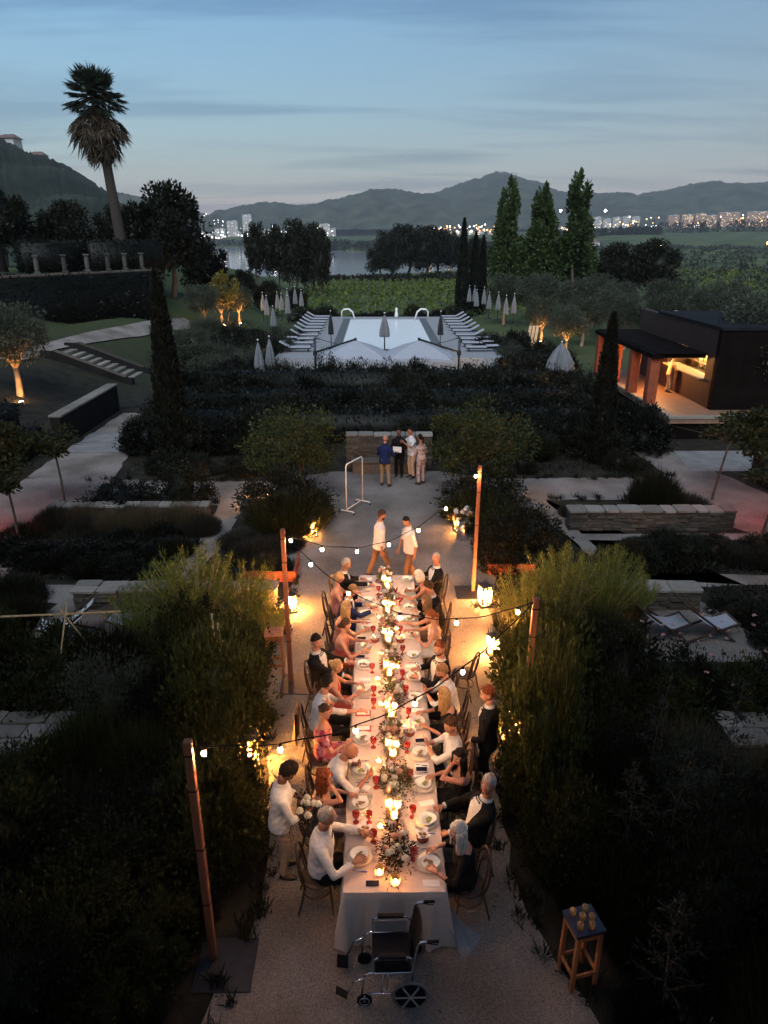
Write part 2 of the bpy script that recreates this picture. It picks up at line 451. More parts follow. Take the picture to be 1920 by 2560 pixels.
water('river_water', (.30, .315, .34), .08, .05, .06, .7, (.4, 1, 1))
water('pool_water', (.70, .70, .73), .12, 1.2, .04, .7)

# ------------------------------------------------------------------ terrain
def smooth(a, b, x):
    t = np.clip((x - a) / (b - a), 0, 1); return t * t * (3 - 2 * t)
def river_d(x, y):
    xl = -190 - (y - 520) * .22
    xr = np.interp(y, [500, 1150, 1500, 1790, 2900, 4000], [190, 190, 130, -10, -640, -1200])
    return np.minimum(np.minimum(x - xl, xr - x), y - 505)
def ground_z(x, y):
    x = np.asarray(x, float); y = np.asarray(y, float)
    z = -0.9 * smooth(36, 38.5, y) * (1 - smooth(9.5, 13, -x) * (1 - smooth(75, 95, y)))
    z = z - smooth(84, 240, y) * 4.0 - smooth(200, 520, y) * (4.5 + 9 * smooth(.25, -.05, x / np.maximum(y, 1)))
    # the slope to the terraces on the left
    left = smooth(12.6, 19.5, -x) * smooth(26, 33, y) * (1 - smooth(90, 200, y))
    z = z + left * (1.6 + .9 * smooth(33, 60, y))
    z = z + 3.0 * smooth(21, 25, -x) * smooth(44, 50, y) * (1 - smooth(110, 260, y))
    # plain climbs towards the far town
    z = z + smooth(900, 3200, y) * (30 + 25 * smooth(.1, .4, x / np.maximum(y, 1)))
    z = z + (2.2 * np.sin(x * .011 + y * .004) + 1.2 * np.sin(y * .017 - x * .006)) * smooth(150, 500, y)
    d = river_d(x, y)
    z = np.where(d > 0, -29.0, z + (-27 - z) * (1 - np.clip(-d / 70, 0, 1)) ** 1.5)
    return z
ys = np.concatenate([np.linspace(-14, 90, 66), 90 * (9000 / 90) ** np.linspace(0.012, 1, 150)])
ss = np.linspace(-1.25, 1.25, 181)
gx = (ss[None, :] * (np.maximum(ys, 0)[:, None] + 26)); gy = np.repeat(ys[:, None], len(ss), 1)
gz = ground_z(gx, gy)
nx = len(ss)
vs = np.stack([gx, gy, gz], -1).reshape(-1, 3)
idx = np.arange(len(ys) * nx).reshape(len(ys), nx)
fs = np.stack([idx[:-1, :-1], idx[:-1, 1:], idx[1:, 1:], idx[1:, :-1]], -1).reshape(-1, 4)
me = bpy.data.meshes.new('ground'); me.from_pydata(vs.tolist(), [], fs.tolist())
# ground: soil in the garden, grass and scrub beyond
m, n, l, o = _nt('ground_mix')
b = n.new('ShaderNodeBsdfPrincipled'); b.inputs['Roughness'].default_value = .95; b.inputs['Specular IOR Level'].default_value = .2
geo = n.new('ShaderNodeNewGeometry'); sp = n.new('ShaderNodeSeparateXYZ'); l.new(geo.outputs['Position'], sp.inputs[0])
far = n.new('ShaderNodeMapRange'); far.inputs[1].default_value = 36; far.inputs[2].default_value = 60; l.new(sp.outputs['Y'], far.inputs[0])
def nzc(scale, c1, c2, lo=.35, hi=.65):
    t = n.new('ShaderNodeTexNoise'); t.inputs['Scale'].default_value = scale; t.inputs['Detail'].default_value = 6; l.new(geo.outputs['Position'], t.inputs['Vector'])
    r = n.new('ShaderNodeMapRange'); r.inputs[1].default_value = lo; r.inputs[2].default_value = hi; l.new(t.outputs['Fac'], r.inputs[0])
    x = n.new('ShaderNodeMix'); x.data_type = 'RGBA'; x.inputs[6].default_value = (*c1, 1); x.inputs[7].default_value = (*c2, 1); l.new(r.outputs[0], x.inputs[0])
    return x.outputs[2], t.outputs['Fac']
cn, hn = nzc(1.8, (.012, .011, .008), (.030, .026, .018))
cf, hf = nzc(.02, (.028, .044, .016), (.095, .115, .048))
mx = n.new('ShaderNodeMix'); mx.data_type = 'RGBA'; l.new(far.outputs[0], mx.inputs[0]); l.new(cn, mx.inputs[6]); l.new(cf, mx.inputs[7])
l.new(mx.outputs[2], b.inputs['Base Color'])
t2 = n.new('ShaderNodeTexNoise'); t2.inputs['Scale'].default_value = 9; t2.inputs['Detail'].default_value = 5; l.new(geo.outputs['Position'], t2.inputs['Vector'])
bp = n.new('ShaderNodeBump'); bp.inputs['Strength'].default_value = .7; bp.inputs['Distance'].default_value = .05; l.new(t2.outputs['Fac'], bp.inputs['Height']); l.new(bp.outputs[0], b.inputs['Normal'])
l.new(b.outputs[0], o.inputs[0]); M['ground_mix'] = m
me.materials.append(m); me.polygons.foreach_set('use_smooth', [True] * len(me.polygons))
struct(link('ground', me))
mb = MB(); mb.poly([(-3500, 480, -25), (1500, 480, -25), (1500, 4200, -25), (-3500, 4200, -25)])
struct(mb.build('river', 'river_water'))

# ------------------------------------------------------------------ hills
def hill(name, ridge, D, depth, base, m, seed, rough=3.0, back=.5, nI=220, nJ=36):
    g = np.random.default_rng(seed)
    rx = np.array([p[0] for p in ridge]); rz = np.array([p[1] for p in ridge])
    X = np.linspace(rx[0], rx[-1], nI)
    t = np.interp(X, rx, np.arange(len(rx)))
    Z = np.interp(X, rx, rz)
    for _ in range(2): Z = np.convolve(np.pad(Z, 2, 'edge'), [.1, .2, .4, .2, .1], 'valid')
    Z = Z + rough * (np.convolve(g.normal(size=nI + 4), [.2, .2, .2, .2, .2], 'valid') * .8 + g.normal(size=nI) * .25)
    u = np.linspace(0, 1 + back, nJ)
    prof = np.where(u <= 1, np.sin(np.clip(u, 0, 1) * math.pi / 2) ** 1.25, 1 - ((u - 1) / back) ** 2 * .7)
    Xs = np.repeat(X[None], nJ, 0); Ys = D - depth * (1 - u)[:, None] + np.zeros((nJ, nI))
    Xs = Xs * (Ys / D)
    gully = np.sin(Xs * 9 / (rx[-1] - rx[0]) * 6.28 + seed) + .6 * np.sin(Xs * 23 / (rx[-1] - rx[0]) * 6.28 + seed * 2)
    sl = np.sin(np.clip(u, 0, 1) * math.pi)[:, None]
    Zs = base + (Z[None] - base) * prof[:, None] + rough * 2.2 * gully * sl + g.normal(size=(nJ, nI)) * rough * .25
    vs = np.stack([Xs, Ys, Zs], -1).reshape(-1, 3)
    idx = np.arange(nI * nJ).reshape(nJ, nI)
    fs = np.stack([idx[:-1, :-1], idx[:-1, 1:], idx[1:, 1:], idx[1:, :-1]], -1).reshape(-1, 4)
    me = bpy.data.meshes.new(name); me.from_pydata(vs.tolist(), [], fs.tolist()); me.materials.append(M[m])
    me.polygons.foreach_set('use_smooth', [True] * len(me.polygons))
    struct(link(name, me))
    return lambda x, v: (x * (D - depth * (1 - v)) / D, D - depth * (1 - v), base + (float(np.interp(x, X, Z)) - base) * math.sin(min(v, 1) * math.pi / 2) ** 1.25)
hillL = hill('hill', [(-330, 118), (-252, 78), (-212, 55.8), (-200, 49.7), (-187, 46.7), (-170, 39.5), (-153, 27.9), (-141, 18.3), (-132, 14.6), (-121, 6), (-112, -6), (-104, -22)], 450, 300, -8, 'vine_hill', 3, .9, nJ=60)
hillL2 = hill('hill', [(-1960, 246), (-1290, 207), (-1136, 191), (-951, 152), (-813, 119), (-711, 87), (-610, 38), (-540, 4)], 3400, 330, 4, 'hill_green', 5, 5)
hillC = hill('hill', [(-1517, -25), (-1120, 34), (-1012, 75), (-898, 126), (-743, 166), (-547, 182), (-354, 171), (-158, 216), (37, 250), (146, 245), (298, 219), (428, 176), (650, 106), (896, 45), (1108, 5)], 4200, 900, 6, 'hill_green', 8, 6)
hillR = hill('hill', [(-500, 60), (19, 191), (368, 277), (553, 334), (650, 360), (737, 388), (897, 387), (1059, 351), (1225, 290), (1361, 266), (1495, 273), (1764, 273), (1975, 303), (2239, 335), (2425, 344), (2614, 340), (3400, 352), (5200, 380)], 5200, 1900, 40, 'hill_green', 13, 7, nI=320)

# ------------------------------------------------------------------ gravel paths (thin sheets over the soil)
def sheet(name, pts, z, m, wob=0.0, seed=1, sub=.5):
    g = random.Random(seed); out = []
    for i, p in enumerate(pts):
        q = pts[(i + 1) % len(pts)]
        L = math.dist(p, q); k = max(1, int(L / sub))
        for j in range(k):
            a = j / k
            out.append((p[0] + (q[0] - p[0]) * a + (g.uniform(-wob, wob) if wob else 0), p[1] + (q[1] - p[1]) * a + (g.uniform(-wob, wob) if wob else 0), z))
    b_ = MB(); b_.poly(out)
    return struct(b_.build(name, m))
sheet('gravel_path', [(-1.95, 2.5), (2.6, 2.5), (2.5, 4.6), (2.25, 5.4), (1.95, 6.1), (1.75, 7.2), (1.8, 8.6), (2.1, 9.6), (2.5, 11.5), (2.5, 14.2), (2.9, 15.6), (3.1, 17.2), (3.2, 18.6), (2.7, 19.8), (2.4, 20.6), (2.6, 21.3), (10.4, 21.3), (10.6, 23.6), (4.0, 23.5), (2.2, 24.3), (-1.6, 24.3), (-3.6, 23.3), (-10.2, 23.5), (-9.9, 20.7), (-2.2, 21.0), (-1.6, 20.2), (-2.3, 19.0), (-2.5, 17.4), (-2.0, 15.9), (-2.2, 14.4), (-2.2, 11.4), (-1.9, 9.7), (-1.6, 8.0), (-1.5, 6.6), (-1.75, 5.8), (-1.95, 5.0)], .006, 'gravel', .06, 4, .35)
sheet('gravel_path', [(-12.6, 12), (-9.6, 12), (-9.0, 19), (-9.2, 23.4), (-9.6, 26.5), (-10.3, 33.5), (-12.2, 33.5), (-12.3, 26), (-12.4, 20)], .010, 'gravel', .08, 9, .5)
sheet('gravel_path', [(9.2, 20.4), (11.0, 18.0), (12.2, 13), (15.0, 13), (13.5, 19.5), (12.0, 24.5), (10.9, 29.5), (9.7, 29.5), (10.2, 24)], .010, 'gravel', .08, 10, .5)
sheet('gravel_path', [(4.6, 21.4), (5.35, 21.4), (5.9, 17.9), (6.3, 14.4), (5.2, 12.0), (8.2, 12.0), (7.6, 14.2), (7.2, 15.2), (13, 15.4), (13, 15.8), (6.5, 15.9), (5.9, 15.7)], .012, 'gravel', .05, 12, .4)
sheet('gravel_path', [(5.5, 18.05), (11.6, 18.0), (11.5, 18.5), (5.5, 18.5)], .014, 'gravel', .03, 13, .5)
sheet('gravel_path', [(-5.0, 21.1), (-4.2, 21.1), (-4.2, 17.8), (-4.7, 15.4), (-4.6, 13.4), (-5.2, 12.3), (-8.2, 12.2), (-7.3, 14.5), (-11, 15.3), (-11, 15.6), (-6.8, 15.4), (-5.3, 15.5), (-4.95, 18)], .012, 'gravel', .05, 14, .4)
sheet('pavement', [(11.2, 24.2), (15.5, 24.2), (15.5, 26.8), (11.6, 26.8)], .02, 'paving')
sheet('pavement', [(-12.2, 26.8), (-9.8, 26.8), (-10.0, 29.9), (-12.2, 29.9)], .02, 'paving')
# ------------------------------------------------------------------ dry stone walls, each stone its own piece
STONES = []
for k in range(7):
    g = random.Random(100 + k); b_ = MB(); b_.box((0, 0, 0), (1, 1, 1), None, 0, .10)
    b_.v = [(v[0] * (1 + g.uniform(-.05, .03)) , v[1] * (1 + g.uniform(-.05, .02)), v[2] * (1 + g.uniform(-.10, .02))) for v in b_.v]
    STONES.append((b_.mesh('stone', 'stone', False), b_.mesh('cap_stone', 'stone_cap', False)))
def stone_wall(label, p0, p1, h, th, course=.10, slen=.36, cap=.07, caplen=.5, seed=1, z0=0.0, caprows=1):
    g = random.Random(seed)
    a, b = Vector((*p0, z0)), Vector((*p1, z0)); L = (b - a).length; ang = math.atan2(b.y - a.y, b.x - a.x)
    core = MB(); core.box((L / 2, 0, (h - cap) / 2), (L - .06, th - .07, h - cap - .01))
    w = core.build('stone_wall', 'mortar', None, False, a, ang); tag(w, label, 'wall')
    n = max(1, round((h - cap) / course)); ch = (h - cap) / n
    for r in range(n):
        x = -g.uniform(0, .1)
        x = 0
        while x < L - .05:
            l_ = min(g.uniform(.35, 1.7) * slen, L - x)
            if L - x - l_ < .12: l_ = L - x
            o = link('stone', g.choice(STONES)[0], w, (x + l_ / 2, g.uniform(-.012, .012), r * ch + ch / 2))
            o.scale = (l_ - .010, th + g.uniform(-.07, .03), ch * g.uniform(.86, 1.02))
            o.rotation_euler = (g.uniform(-.02, .02), g.uniform(-.035, .035), math.pi * g.randint(0, 1) + g.uniform(-.015, .015))
            x += l_
    for q in range(caprows):
        x = -.03; tw = (th + .05) / caprows; yc = -(th + .05) / 2 + tw * (q + .5)
        while x < L + .02:
            l_ = min(g.uniform(.7, 1.4) * caplen, L + .03 - x)
            if L + .03 - x - l_ < .15: l_ = L + .03 - x
            o = link('cap_stone', g.choice(STONES)[1], w, (x + l_ / 2, yc + g.uniform(-.012, .012), h - cap / 2 + g.uniform(-.008, .012)))
            o.scale = (l_ - .018, tw + g.uniform(-.05, .0), cap)
            o.rotation_euler = (g.uniform(-.02, .02), g.uniform(-.012, .012), math.pi * g.randint(0, 1) + g.uniform(-.02, .02))
            x += l_
    return w
stone_wall('long low dry stone wall in front of the right gravel cross path', (5.45, 19.0), (10.2, 18.95), .62, .5, seed=3)
stone_wall('short stone wall end beside the flower churn, right of the path', (3.6, 19.6), (4.75, 19.55), .5, .4, seed=4)
stone_wall('short dry stone wall behind the two sling deckchairs', (4.2, 14.35), (7.25, 14.3), .52, .5, course=.11, seed=5)
stone_wall('long low dry stone wall under the left gravel cross path', (-9.75, 19.85), (-5.05, 19.9), .46, .42, seed=6)
stone_wall('short stone wall end beside the round hedge mound left of the path', (-4.1, 19.9), (-2.9, 19.9), .5, .42, seed=7)
stone_wall('squat stone wall with broad pale cap slabs behind the folded deckchairs', (-6.85, 14.45), (-4.95, 14.45), .50, .55, course=.11, seed=8, caprows=2)
stone_wall('stone wall end almost hidden behind the feathery shrub by the left post', (-4.2, 14.45), (-2.3, 14.45), .50, .5, seed=28)
stone_wall('broad stone wall top of pale slabs at the left picture edge', (-8.4, 9.3), (-4.95, 9.25), .6, 1.0, seed=9, caplen=.5, caprows=3)
stone_wall('stone wall block at the right picture edge behind dark shrubs', (5.45, 9.2), (8.6, 9.2), .62, .8, seed=10, caprows=2)
stone_wall('tall dry stone retaining wall behind the four standing people', (-1.15, 24.85), (1.95, 24.85), 1.28, .5, course=.075, slen=.34, seed=11)
# stone bench ledge along the retaining wall
b_ = MB(); b_.box((0, 0, .2), (2.6, .5, .40), None, 0, .02); b_.box((0, 0, .435), (2.7, .58, .06), None, 0, .012)
tag(b_.build('stone_bench', 'stone', None, False, (.4, 24.28, 0)), 'low stone bench ledge against the retaining wall behind the four people', 'bench')
# rust steel bed edges
for k, (x0, x1, y, lab) in enumerate([(2.75, 3.9, 15.95, 'rust red planter edge at the foot of the dark bed by the right post'), (-3.3, -2.05, 15.6, 'rust red planter edge behind the left wooden post')]):
    b_ = MB(); b_.box(((x0 + x1) / 2, y, .14), (x1 - x0, .05, .28), None, 0, .008); b_.box((x0 if k == 0 else x1, y + .6, .14), (.05, 1.15, .28), None, 0, .008)
    tag(b_.build('planter_edge', 'terracotta'), lab, 'planter')

# ------------------------------------------------------------------ left side: parapet, steps, terrace wall
b_ = MB(); b_.beam((-12.75, 27.6, .55), (-12.75, 34.2, .55), .40, 1.3, 0, .02)
pw = b_.build('parapet_wall', 'render_wall'); tag(pw, 'long dark parapet wall with pale coping beside the left path', 'wall')
for i in range(6):
    c = MB(); c.box((0, 0, 0), (.52, 1.085, .09), None, 0, .015)
    c.build('coping_stone', 'stone_cap', pw, False, (-12.75, 27.6 + 1.1 * (i + .5), 1.25))
st = thing('garden_steps', 'wide pale stone steps climbing left between sloping dark walls', 'steps', (-14.2, 41.6, 0))
for i in range(9):
    c = MB(); c.box((0, 0, 0), (.46, 2.7, .16), None, 0, .015)
    c.build('step', 'stone_cap', st, False, (-.1 - i * .46, 0, .24 + i * .17))
for yy in (-1.62, 1.62):
    c = MB()
    pts = [(.5, -.3), (.5, .48), (0.1, .52), (-3.6, 1.97), (-4.4, 2.0), (-4.4, -.3)]
    vs = [(p[0], yy - .14, p[1]) for p in pts] + [(p[0], yy + .14, p[1]) for p in pts]; k = len(pts)
    c.add(vs, [tuple(range(k)), tuple(range(2 * k - 1, k - 1, -1))] + [(i, i + k, (i + 1) % k + k, (i + 1) % k) for i in range(k)])
    sw = c.build('side_wall', 'render_wall', st)
    c = MB(); c.beam((.12, yy, .56), (-3.6, yy, 2.01), .34, .06, 0, .01); c.build('coping', 'stone', sw)

def drape(name, line, width, m, lift=.08, step=.6):
    pts = []
    for p, q in zip(line[:-1], line[1:]):
        k = max(1, int(math.dist(p, q) / step))
        pts += [(p[0] + (q[0] - p[0]) * j / k, p[1] + (q[1] - p[1]) * j / k) for j in range(k)]
    pts.append(line[-1]); c = MB(); vs = []
    for i, p in enumerate(pts):
        a, b2 = pts[max(i - 1, 0)], pts[min(i + 1, len(pts) - 1)]; d = Vector((b2[0] - a[0], b2[1] - a[1])).normalized()
        for s_ in (-1, -.33, .33, 1):
            x, y = p[0] - d.y * s_ * width / 2, p[1] + d.x * s_ * width / 2
            vs.append((x, y, float(ground_z(x, y)) + lift))
    c.add(vs, [(i * 4 + j, i * 4 + j + 1, i * 4 + j + 5, i * 4 + j + 4) for i in range(len(pts) - 1) for j in range(3)])
    return struct(c.build(name, m, None, True))
drape('gravel_path', [(-19.6, 38.5), (-19.3, 42), (-18.3, 46), (-17.2, 51), (-16.4, 57), (-15.6, 62)], 1.5, 'gravel')
# raised terrace behind the ivy wall
tp = [(-30, 37), (-23.6, 47), (-17.5, 57), (-18.4, 62), (-24, 78), (-60, 78), (-60, 37)]
c = MB(); k = len(tp)
c.add([(x, y, .5) for x, y in tp] + [(x, y, 5.45) for x, y in tp], [tuple(range(k, 2 * k))] + [(i, (i + 1) % k, (i + 1) % k + k, i + k) for i in range(k)])
struct(c.build('terrace', 'lawn'))
pilp = [(-22.23, 49.21), (-21.14, 50.97), (-20.19, 52.5), (-19.27, 53.98), (-18.48, 55.26), (-17.65, 56.6)]
ords = ['nearest', 'second', 'third', 'fourth', 'fifth', 'farthest']
b_ = MB(); b_.beam((-27.4, 40.9, 5.52), (-17.3, 57.2, 5.52), .5, .14, 0, .02)
tag(b_.build('coping', 'stone'), 'pale stone coping along the top of the ivy terrace wall', 'coping')
for (x, y), w_ in zip(pilp, ords):
    c = MB(); c.box((0, 0, .08), (.34, .34, .16), None, 0, .02); c.lathe([(.12, .16), (.15, .3), (.15, .75), (.13, 1.0), (.12, 1.05)], 10); c.box((0, 0, 1.12), (.36, .36, .12), None, 0, .02)
    tag(c.build('stone_pillar', 'stone_dim', None, False, (x, y, 5.59), R(30)), w_ + ' of the six short stone pillars on the ivy terrace wall', 'pillar', 'stone pillars on the terrace wall')

# ------------------------------------------------------------------ pool, deck, loungers, parasols
DZ = .3
b_ = MB()
for x0, x1, y0, y1 in [(-6.9, -2.68, 48.1, 74.6), (4.14, 8.5, 48.1, 74.6), (-2.68, 4.14, 48.1, 51.2), (-2.68, 4.14, 72.65, 74.6)]:
    b_.box(((x0 + x1) / 2, (y0 + y1) / 2, (DZ - 1.6) / 2), (x1 - x0, y1 - y0, DZ + 1.6))
struct(b_.build('pool_deck', 'pool_deck'))
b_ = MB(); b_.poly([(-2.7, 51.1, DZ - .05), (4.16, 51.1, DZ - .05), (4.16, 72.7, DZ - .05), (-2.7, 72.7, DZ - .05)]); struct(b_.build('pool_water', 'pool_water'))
for x0, x1, lab in [(-3.35, -2.7, 'left'), (4.16, 4.8, 'right')]:
    b_ = MB(); b_.box(((x0 + x1) / 2, 62, DZ + .006), (x1 - x0, 21.6, .012)); struct(b_.build('overflow_grate', 'strip_dark'))
for x, y, s_, lab in [(-2.6, 72.2, -1, 'curved steel handrail at the far left corner of the pool'), (4.06, 72.2, 1, 'curved steel handrail at the far right corner of the pool')]:
    t = thing('pool_handrail', lab, 'handrail', (x, y, DZ))
    for d in (-.35, .35):
        c = MB(); c.tube([(s_ * .9, d, 0), (s_ * .9, d, .75), (s_ * .7, d, .95), (s_ * .2, d, .98), (-s_ * .15, d, .7), (-s_ * .4, d, -.05)], .05, 8); c.build('rail', 'white_paint', t, True)
# small white figure on the far rim
c = MB(); c.lathe([(.16, 0), (.2, .2), (.14, .5), (.1, .62), (.14, .75), (.1, .95), (.02, 1.0)], 10)
tag(c.build('pool_lamp', 'white_paint', None, True, (1.9, 73.6, DZ)), 'small white bollard on the far pool rim', 'bollard')

def make_lounger():
    t = thing('sun_lounger', '', 'lounger')
    f = MB(); f.beam((0, -.32, .26), (2.25, -.32, .26), .05, .07); f.beam((0, .32, .26), (2.25, .32, .26), .05, .07); f.beam((.02, -.3, .26), (.02, .3, .26), .05, .06); f.beam((2.23, -.3, .26), (2.23, .3, .26), .05, .06)
    f.build('frame', 'dark_metal', t)
    for x in (.2, 2.0):
        for y in (-.3, .3):
            c = MB(); c.beam((x, y, 0), (x, y, .23), .05, .05); c.build('leg', 'dark_metal', t)
    c = MB(); c.box((.72, 0, .335), (1.45, .62, .07), None, 0, .02); c.build('seat_pad', 'white_canvas', t)
    c = MB(); c.beam((1.46, 0, .335), (2.2, 0, .74), .62, .07, 0, .02); c.build('back_pad', 'white_canvas', t)
    return t
lg = make_lounger()
first = True
for side in (-1, 1):
    for i in range(10):
        y = 51.0 + i * 2.28 + (0.5 if i > 3 else 0)
        nm = ['nearest', 'second', 'third', 'fourth', 'fifth', 'sixth', 'seventh', 'eighth', 'ninth', 'farthest'][i]
        lab = '%s of the ten white loungers along the %s side of the pool deck' % (nm, 'left' if side < 0 else 'right')
        loc = (-4.7, y, DZ) if side < 0 else (6.25, y, DZ); rz = math.pi if side < 0 else 0
        if first: lg.location = loc; lg.rotation_euler = (0, 0, rz); lg['label'] = lab; lg['group'] = 'white pool loungers'; first = False
        else:
            o = dup(lg, loc, rz + rng.uniform(-.03, .03), None, lab, 'white pool loungers')
            if i in (0, 1, 2):   # flat backs on the nearest ones
                for ch in o.children:
                    if ch.name.startswith('back_pad'): ch.rotation_euler = (0, R(27), 0); ch.location = (-.02, 0, .78)
# folded parasols
def make_parasol(m='grey_canvas', h=2.55, r=.26, pole='dark_metal'):
    t = thing('folded_parasol', '', 'parasol')
    c = MB(); c.tube([(0, 0, 0), (0, 0, h)], .03, 8); c.build('pole', pole, t, True)
    c = MB(); c.box((0, 0, .03), (.5, .5, .06), None, 0, .015); c.build('base', 'dark_metal', t)
    c = MB(); n = 16; prof = [(.10, h - .02), (.55, h - .45), (.9, h - 1.0), (1, h - 1.45), (.85, h - 1.55)]
    vs = [(0, 0, h + .05)]
    for q, z in prof:
        for j in range(n):
            a = 2 * math.pi * j / n; rr = r * q * (1 if j % 2 else .68); vs.append((rr * math.cos(a), rr * math.sin(a), z - (.06 if j % 2 else 0)))
    fs = [(0, 1 + j, 1 + (j + 1) % n) for j in range(n)] + [(1 + i * n + j, 1 + (i + 1) * n + j, 1 + (i + 1) * n + (j + 1) % n, 1 + i * n + (j + 1) % n) for i in range(len(prof) - 1) for j in range(n)]
    c.add(vs, fs); c.build('canopy', m, t, False)
    c = MB(); c.ball((0, 0, h + .06), .045, 8, 5); c.build('finial', 'white_paint', t, True)
    return t
pp = make_parasol(); n0 = True
PL = [(-7.75, 75.4), (-8.6, 77.4), (-9.1, 74.8), (-9.3, 71.6), (-8.3, 68.2), (-9.9, 73.2), (-10.0, 66.6), (-11.0, 71), (-8.3, 58.4)]
PR = [(10.0, 80.5), (10.7, 81.5), (10.1, 75.2), (11.15, 77.3), (11.0, 72.6), (11.7, 71.4), (11.6, 66.4), (12.5, 67.4)]
PO = [(-7.2, 43.6, 'nearer of the two folded grey parasols by the left pool hedge'), (-6.75, 45.2, 'farther of the two folded grey parasols by the left pool hedge')]
plist = [(x, y, 'folded grey parasol in the cluster left of the pool loungers') for x, y in PL[:8]] + [(PL[8][0], PL[8][1], 'single folded grey parasol between the left loungers and the parasol cluster')]
plist += [(x, y, 'folded grey parasol in the row right of the pool loungers') for x, y in PR] + PO
for x, y, lab in plist:
    zz = DZ if y > 46 else -.9
    sc = (1, 1, rng.uniform(.94, 1.06)) if y > 46 else (1.25, 1.25, 1.15)
    if n0: pp.location = (x, y, zz); pp['label'] = lab; pp['group'] = 'folded parasols'; n0 = False
    else: dup(pp, (x, y, zz), rng.uniform(0, 1), sc, lab, 'folded parasols')
for x, y, lab in [(.5, 51.4, 'closed grey parasol standing at the near pool edge'), ]:
    dup(pp, (x, y, DZ), .2, (1.5, 1.5, 1.0), lab, 'folded parasols')
dk = make_parasol('dark_metal', 2.6, .22)
dk.location = (-3.35, 52.4, DZ); dk['label'] = 'slim dark closed parasol left of the pool water'; dk['group'] = 'dark closed parasols'
dup(dk, (4.5, 52.0, DZ), .4, None, 'slim dark closed parasol right of the pool water', 'dark closed parasols')
big = make_parasol('grey_canvas', 3.1, .8); big.location = (10.6, 41.5, -.9); big.scale = (1.05, 1.05, 1.0)
big['label'] = 'large folded grey parasol above the hedge left of the bar pergola'
# open cantilever umbrellas over the dining terrace
def cantilever(cx, cy, mx, my, lab):
    t = thing('cantilever_umbrella', lab, 'umbrella', (mx, my, -.9), 0, 'open cantilever umbrellas')
    ox, oy = cx - mx, cy - my
    c = MB(); c.box((0, 0, .06), (.8, .8, .12), None, 0, .02); c.build('base', 'dark_metal', t)
    c = MB(); c.tube([(0, 0, .1), (0, 0, 2.95)], .07, 10); c.build('mast', 'dark_metal', t, True)
    c = MB(); c.tube([(0, 0, 2.05), (ox, oy, 3.12)], .06, 8); c.box((0, 0, 2.0), (.24, .24, .3), None, 0, .03); c.tube([(ox, oy, 3.2), (ox, oy, 2.95)], .07, 8); c.build('arm', 'dark_metal', t)
    c = MB(); c.tube([(0, 0, 2.92), (ox * .55, oy * .55, 2.72)], .018, 6); c.build('stay', 'dark_metal', t)
    c = MB(); N = 8; hw = 1.88; vs = [(ox, oy, 3.06)]; rings = [(.5, 2.68), (1.0, 2.26), (1.0, 2.10)]
    for q, z in rings:
        for j in range(4 * N):
            s_ = j // N; u = (j % N) / N * 2 - 1
            x, y = [(u, -1), (1, u), (-u, 1), (-1, -u)][s_]
            sag = .05 * (1 - u * u) * (q if q < 1 else 1.0) - .10 * abs(u) * (q == 1.0)
            vs.append((ox + x * hw * q, oy + y * hw * q, z + sag))
    k = 4 * N
    c.add(vs, [(0, 1 + j, 1 + (j + 1) % k) for j in range(k)] + [(1 + r * k + j, 1 + (r + 1) * k + j, 1 + (r + 1) * k + (j + 1) % k, 1 + r * k + (j + 1) % k) for r in range(2) for j in range(k)])
    c.build('canopy', 'white_canvas', t)
    for sx in (-1, 1):
        for sy in (-1, 1):
            c = MB(); c.tube([(ox, oy, 2.98), (ox + sx * hw, oy + sy * hw, 2.18)], .015, 5); c.build('rib', 'dark_metal', t)
cantilever(-1.3, 42.9, -3.9, 45.0, 'open white cantilever umbrella, left one of the pair before the pool')
cantilever(2.45, 42.9, 5.1, 45.0, 'open white cantilever umbrella, right one of the pair before the pool')
def make_diner():
    t = thing('dining_chair', '', 'chair')
    c = MB(); c.box((0, 0, .45), (.44, .44, .04), None, 0, .01); c.build('seat', 'dark_metal', t)
    for x in (-.19, .19):
        for y in (-.19, .19):
            c = MB(); c.beam((x, y, 0), (x, y, .43), .03, .03); c.build('leg', 'dark_metal', t)
    c = MB(); c.beam((-.19, -.2, .45), (-.19, -.24, .88), .03, .03); c.beam((.19, -.2, .45), (.19, -.24, .88), .03, .03); c.beam((-.2, -.24, .86), (.2, -.24, .86), .03, .05); c.beam((-.2, -.225, .68), (.2, -.225, .68), .02, .05); c.build('backrest', 'dark_metal', t)
    return t
dc = make_diner(); n0 = True
for i, (x, y, rz) in enumerate([(-2.6, 45.3, 0), (-2.0, 46.9, 3.1), (-1.0, 45.2, .1), (-.3, 46.8, 3.2), (2.0, 45.3, 0), (2.9, 46.8, 3.1), (3.5, 45.2, -.1), (4.3, 46.7, 3.1)]):
    lab = 'dark dining chair in the shade under the white pool umbrellas'
    if n0: dc.location = (x, y, -.9); dc['label'] = lab; dc['group'] = 'dining chairs under the umbrellas'; n0 = False
    else: dup(dc, (x, y, -.9), rz, None, lab, 'dining chairs under the umbrellas')
for x, lab in [(-1.5, 'pale dining table under the left white umbrella'), (3.1, 'pale dining table under the right white umbrella')]:
    t = thing('dining_table', lab, 'table', (x, 46.0, -.9)); c = MB(); c.box((0, 0, .73), (2.4, .9, .04), None, 0, .01); c.build('table_top', 'white_paint', t)
    for sx in (-1.1, 1.1):
        for sy in (-.38, .38):
            c = MB(); c.beam((sx, sy, 0), (sx, sy, .71), .05, .05); c.build('leg', 'white_paint', t)
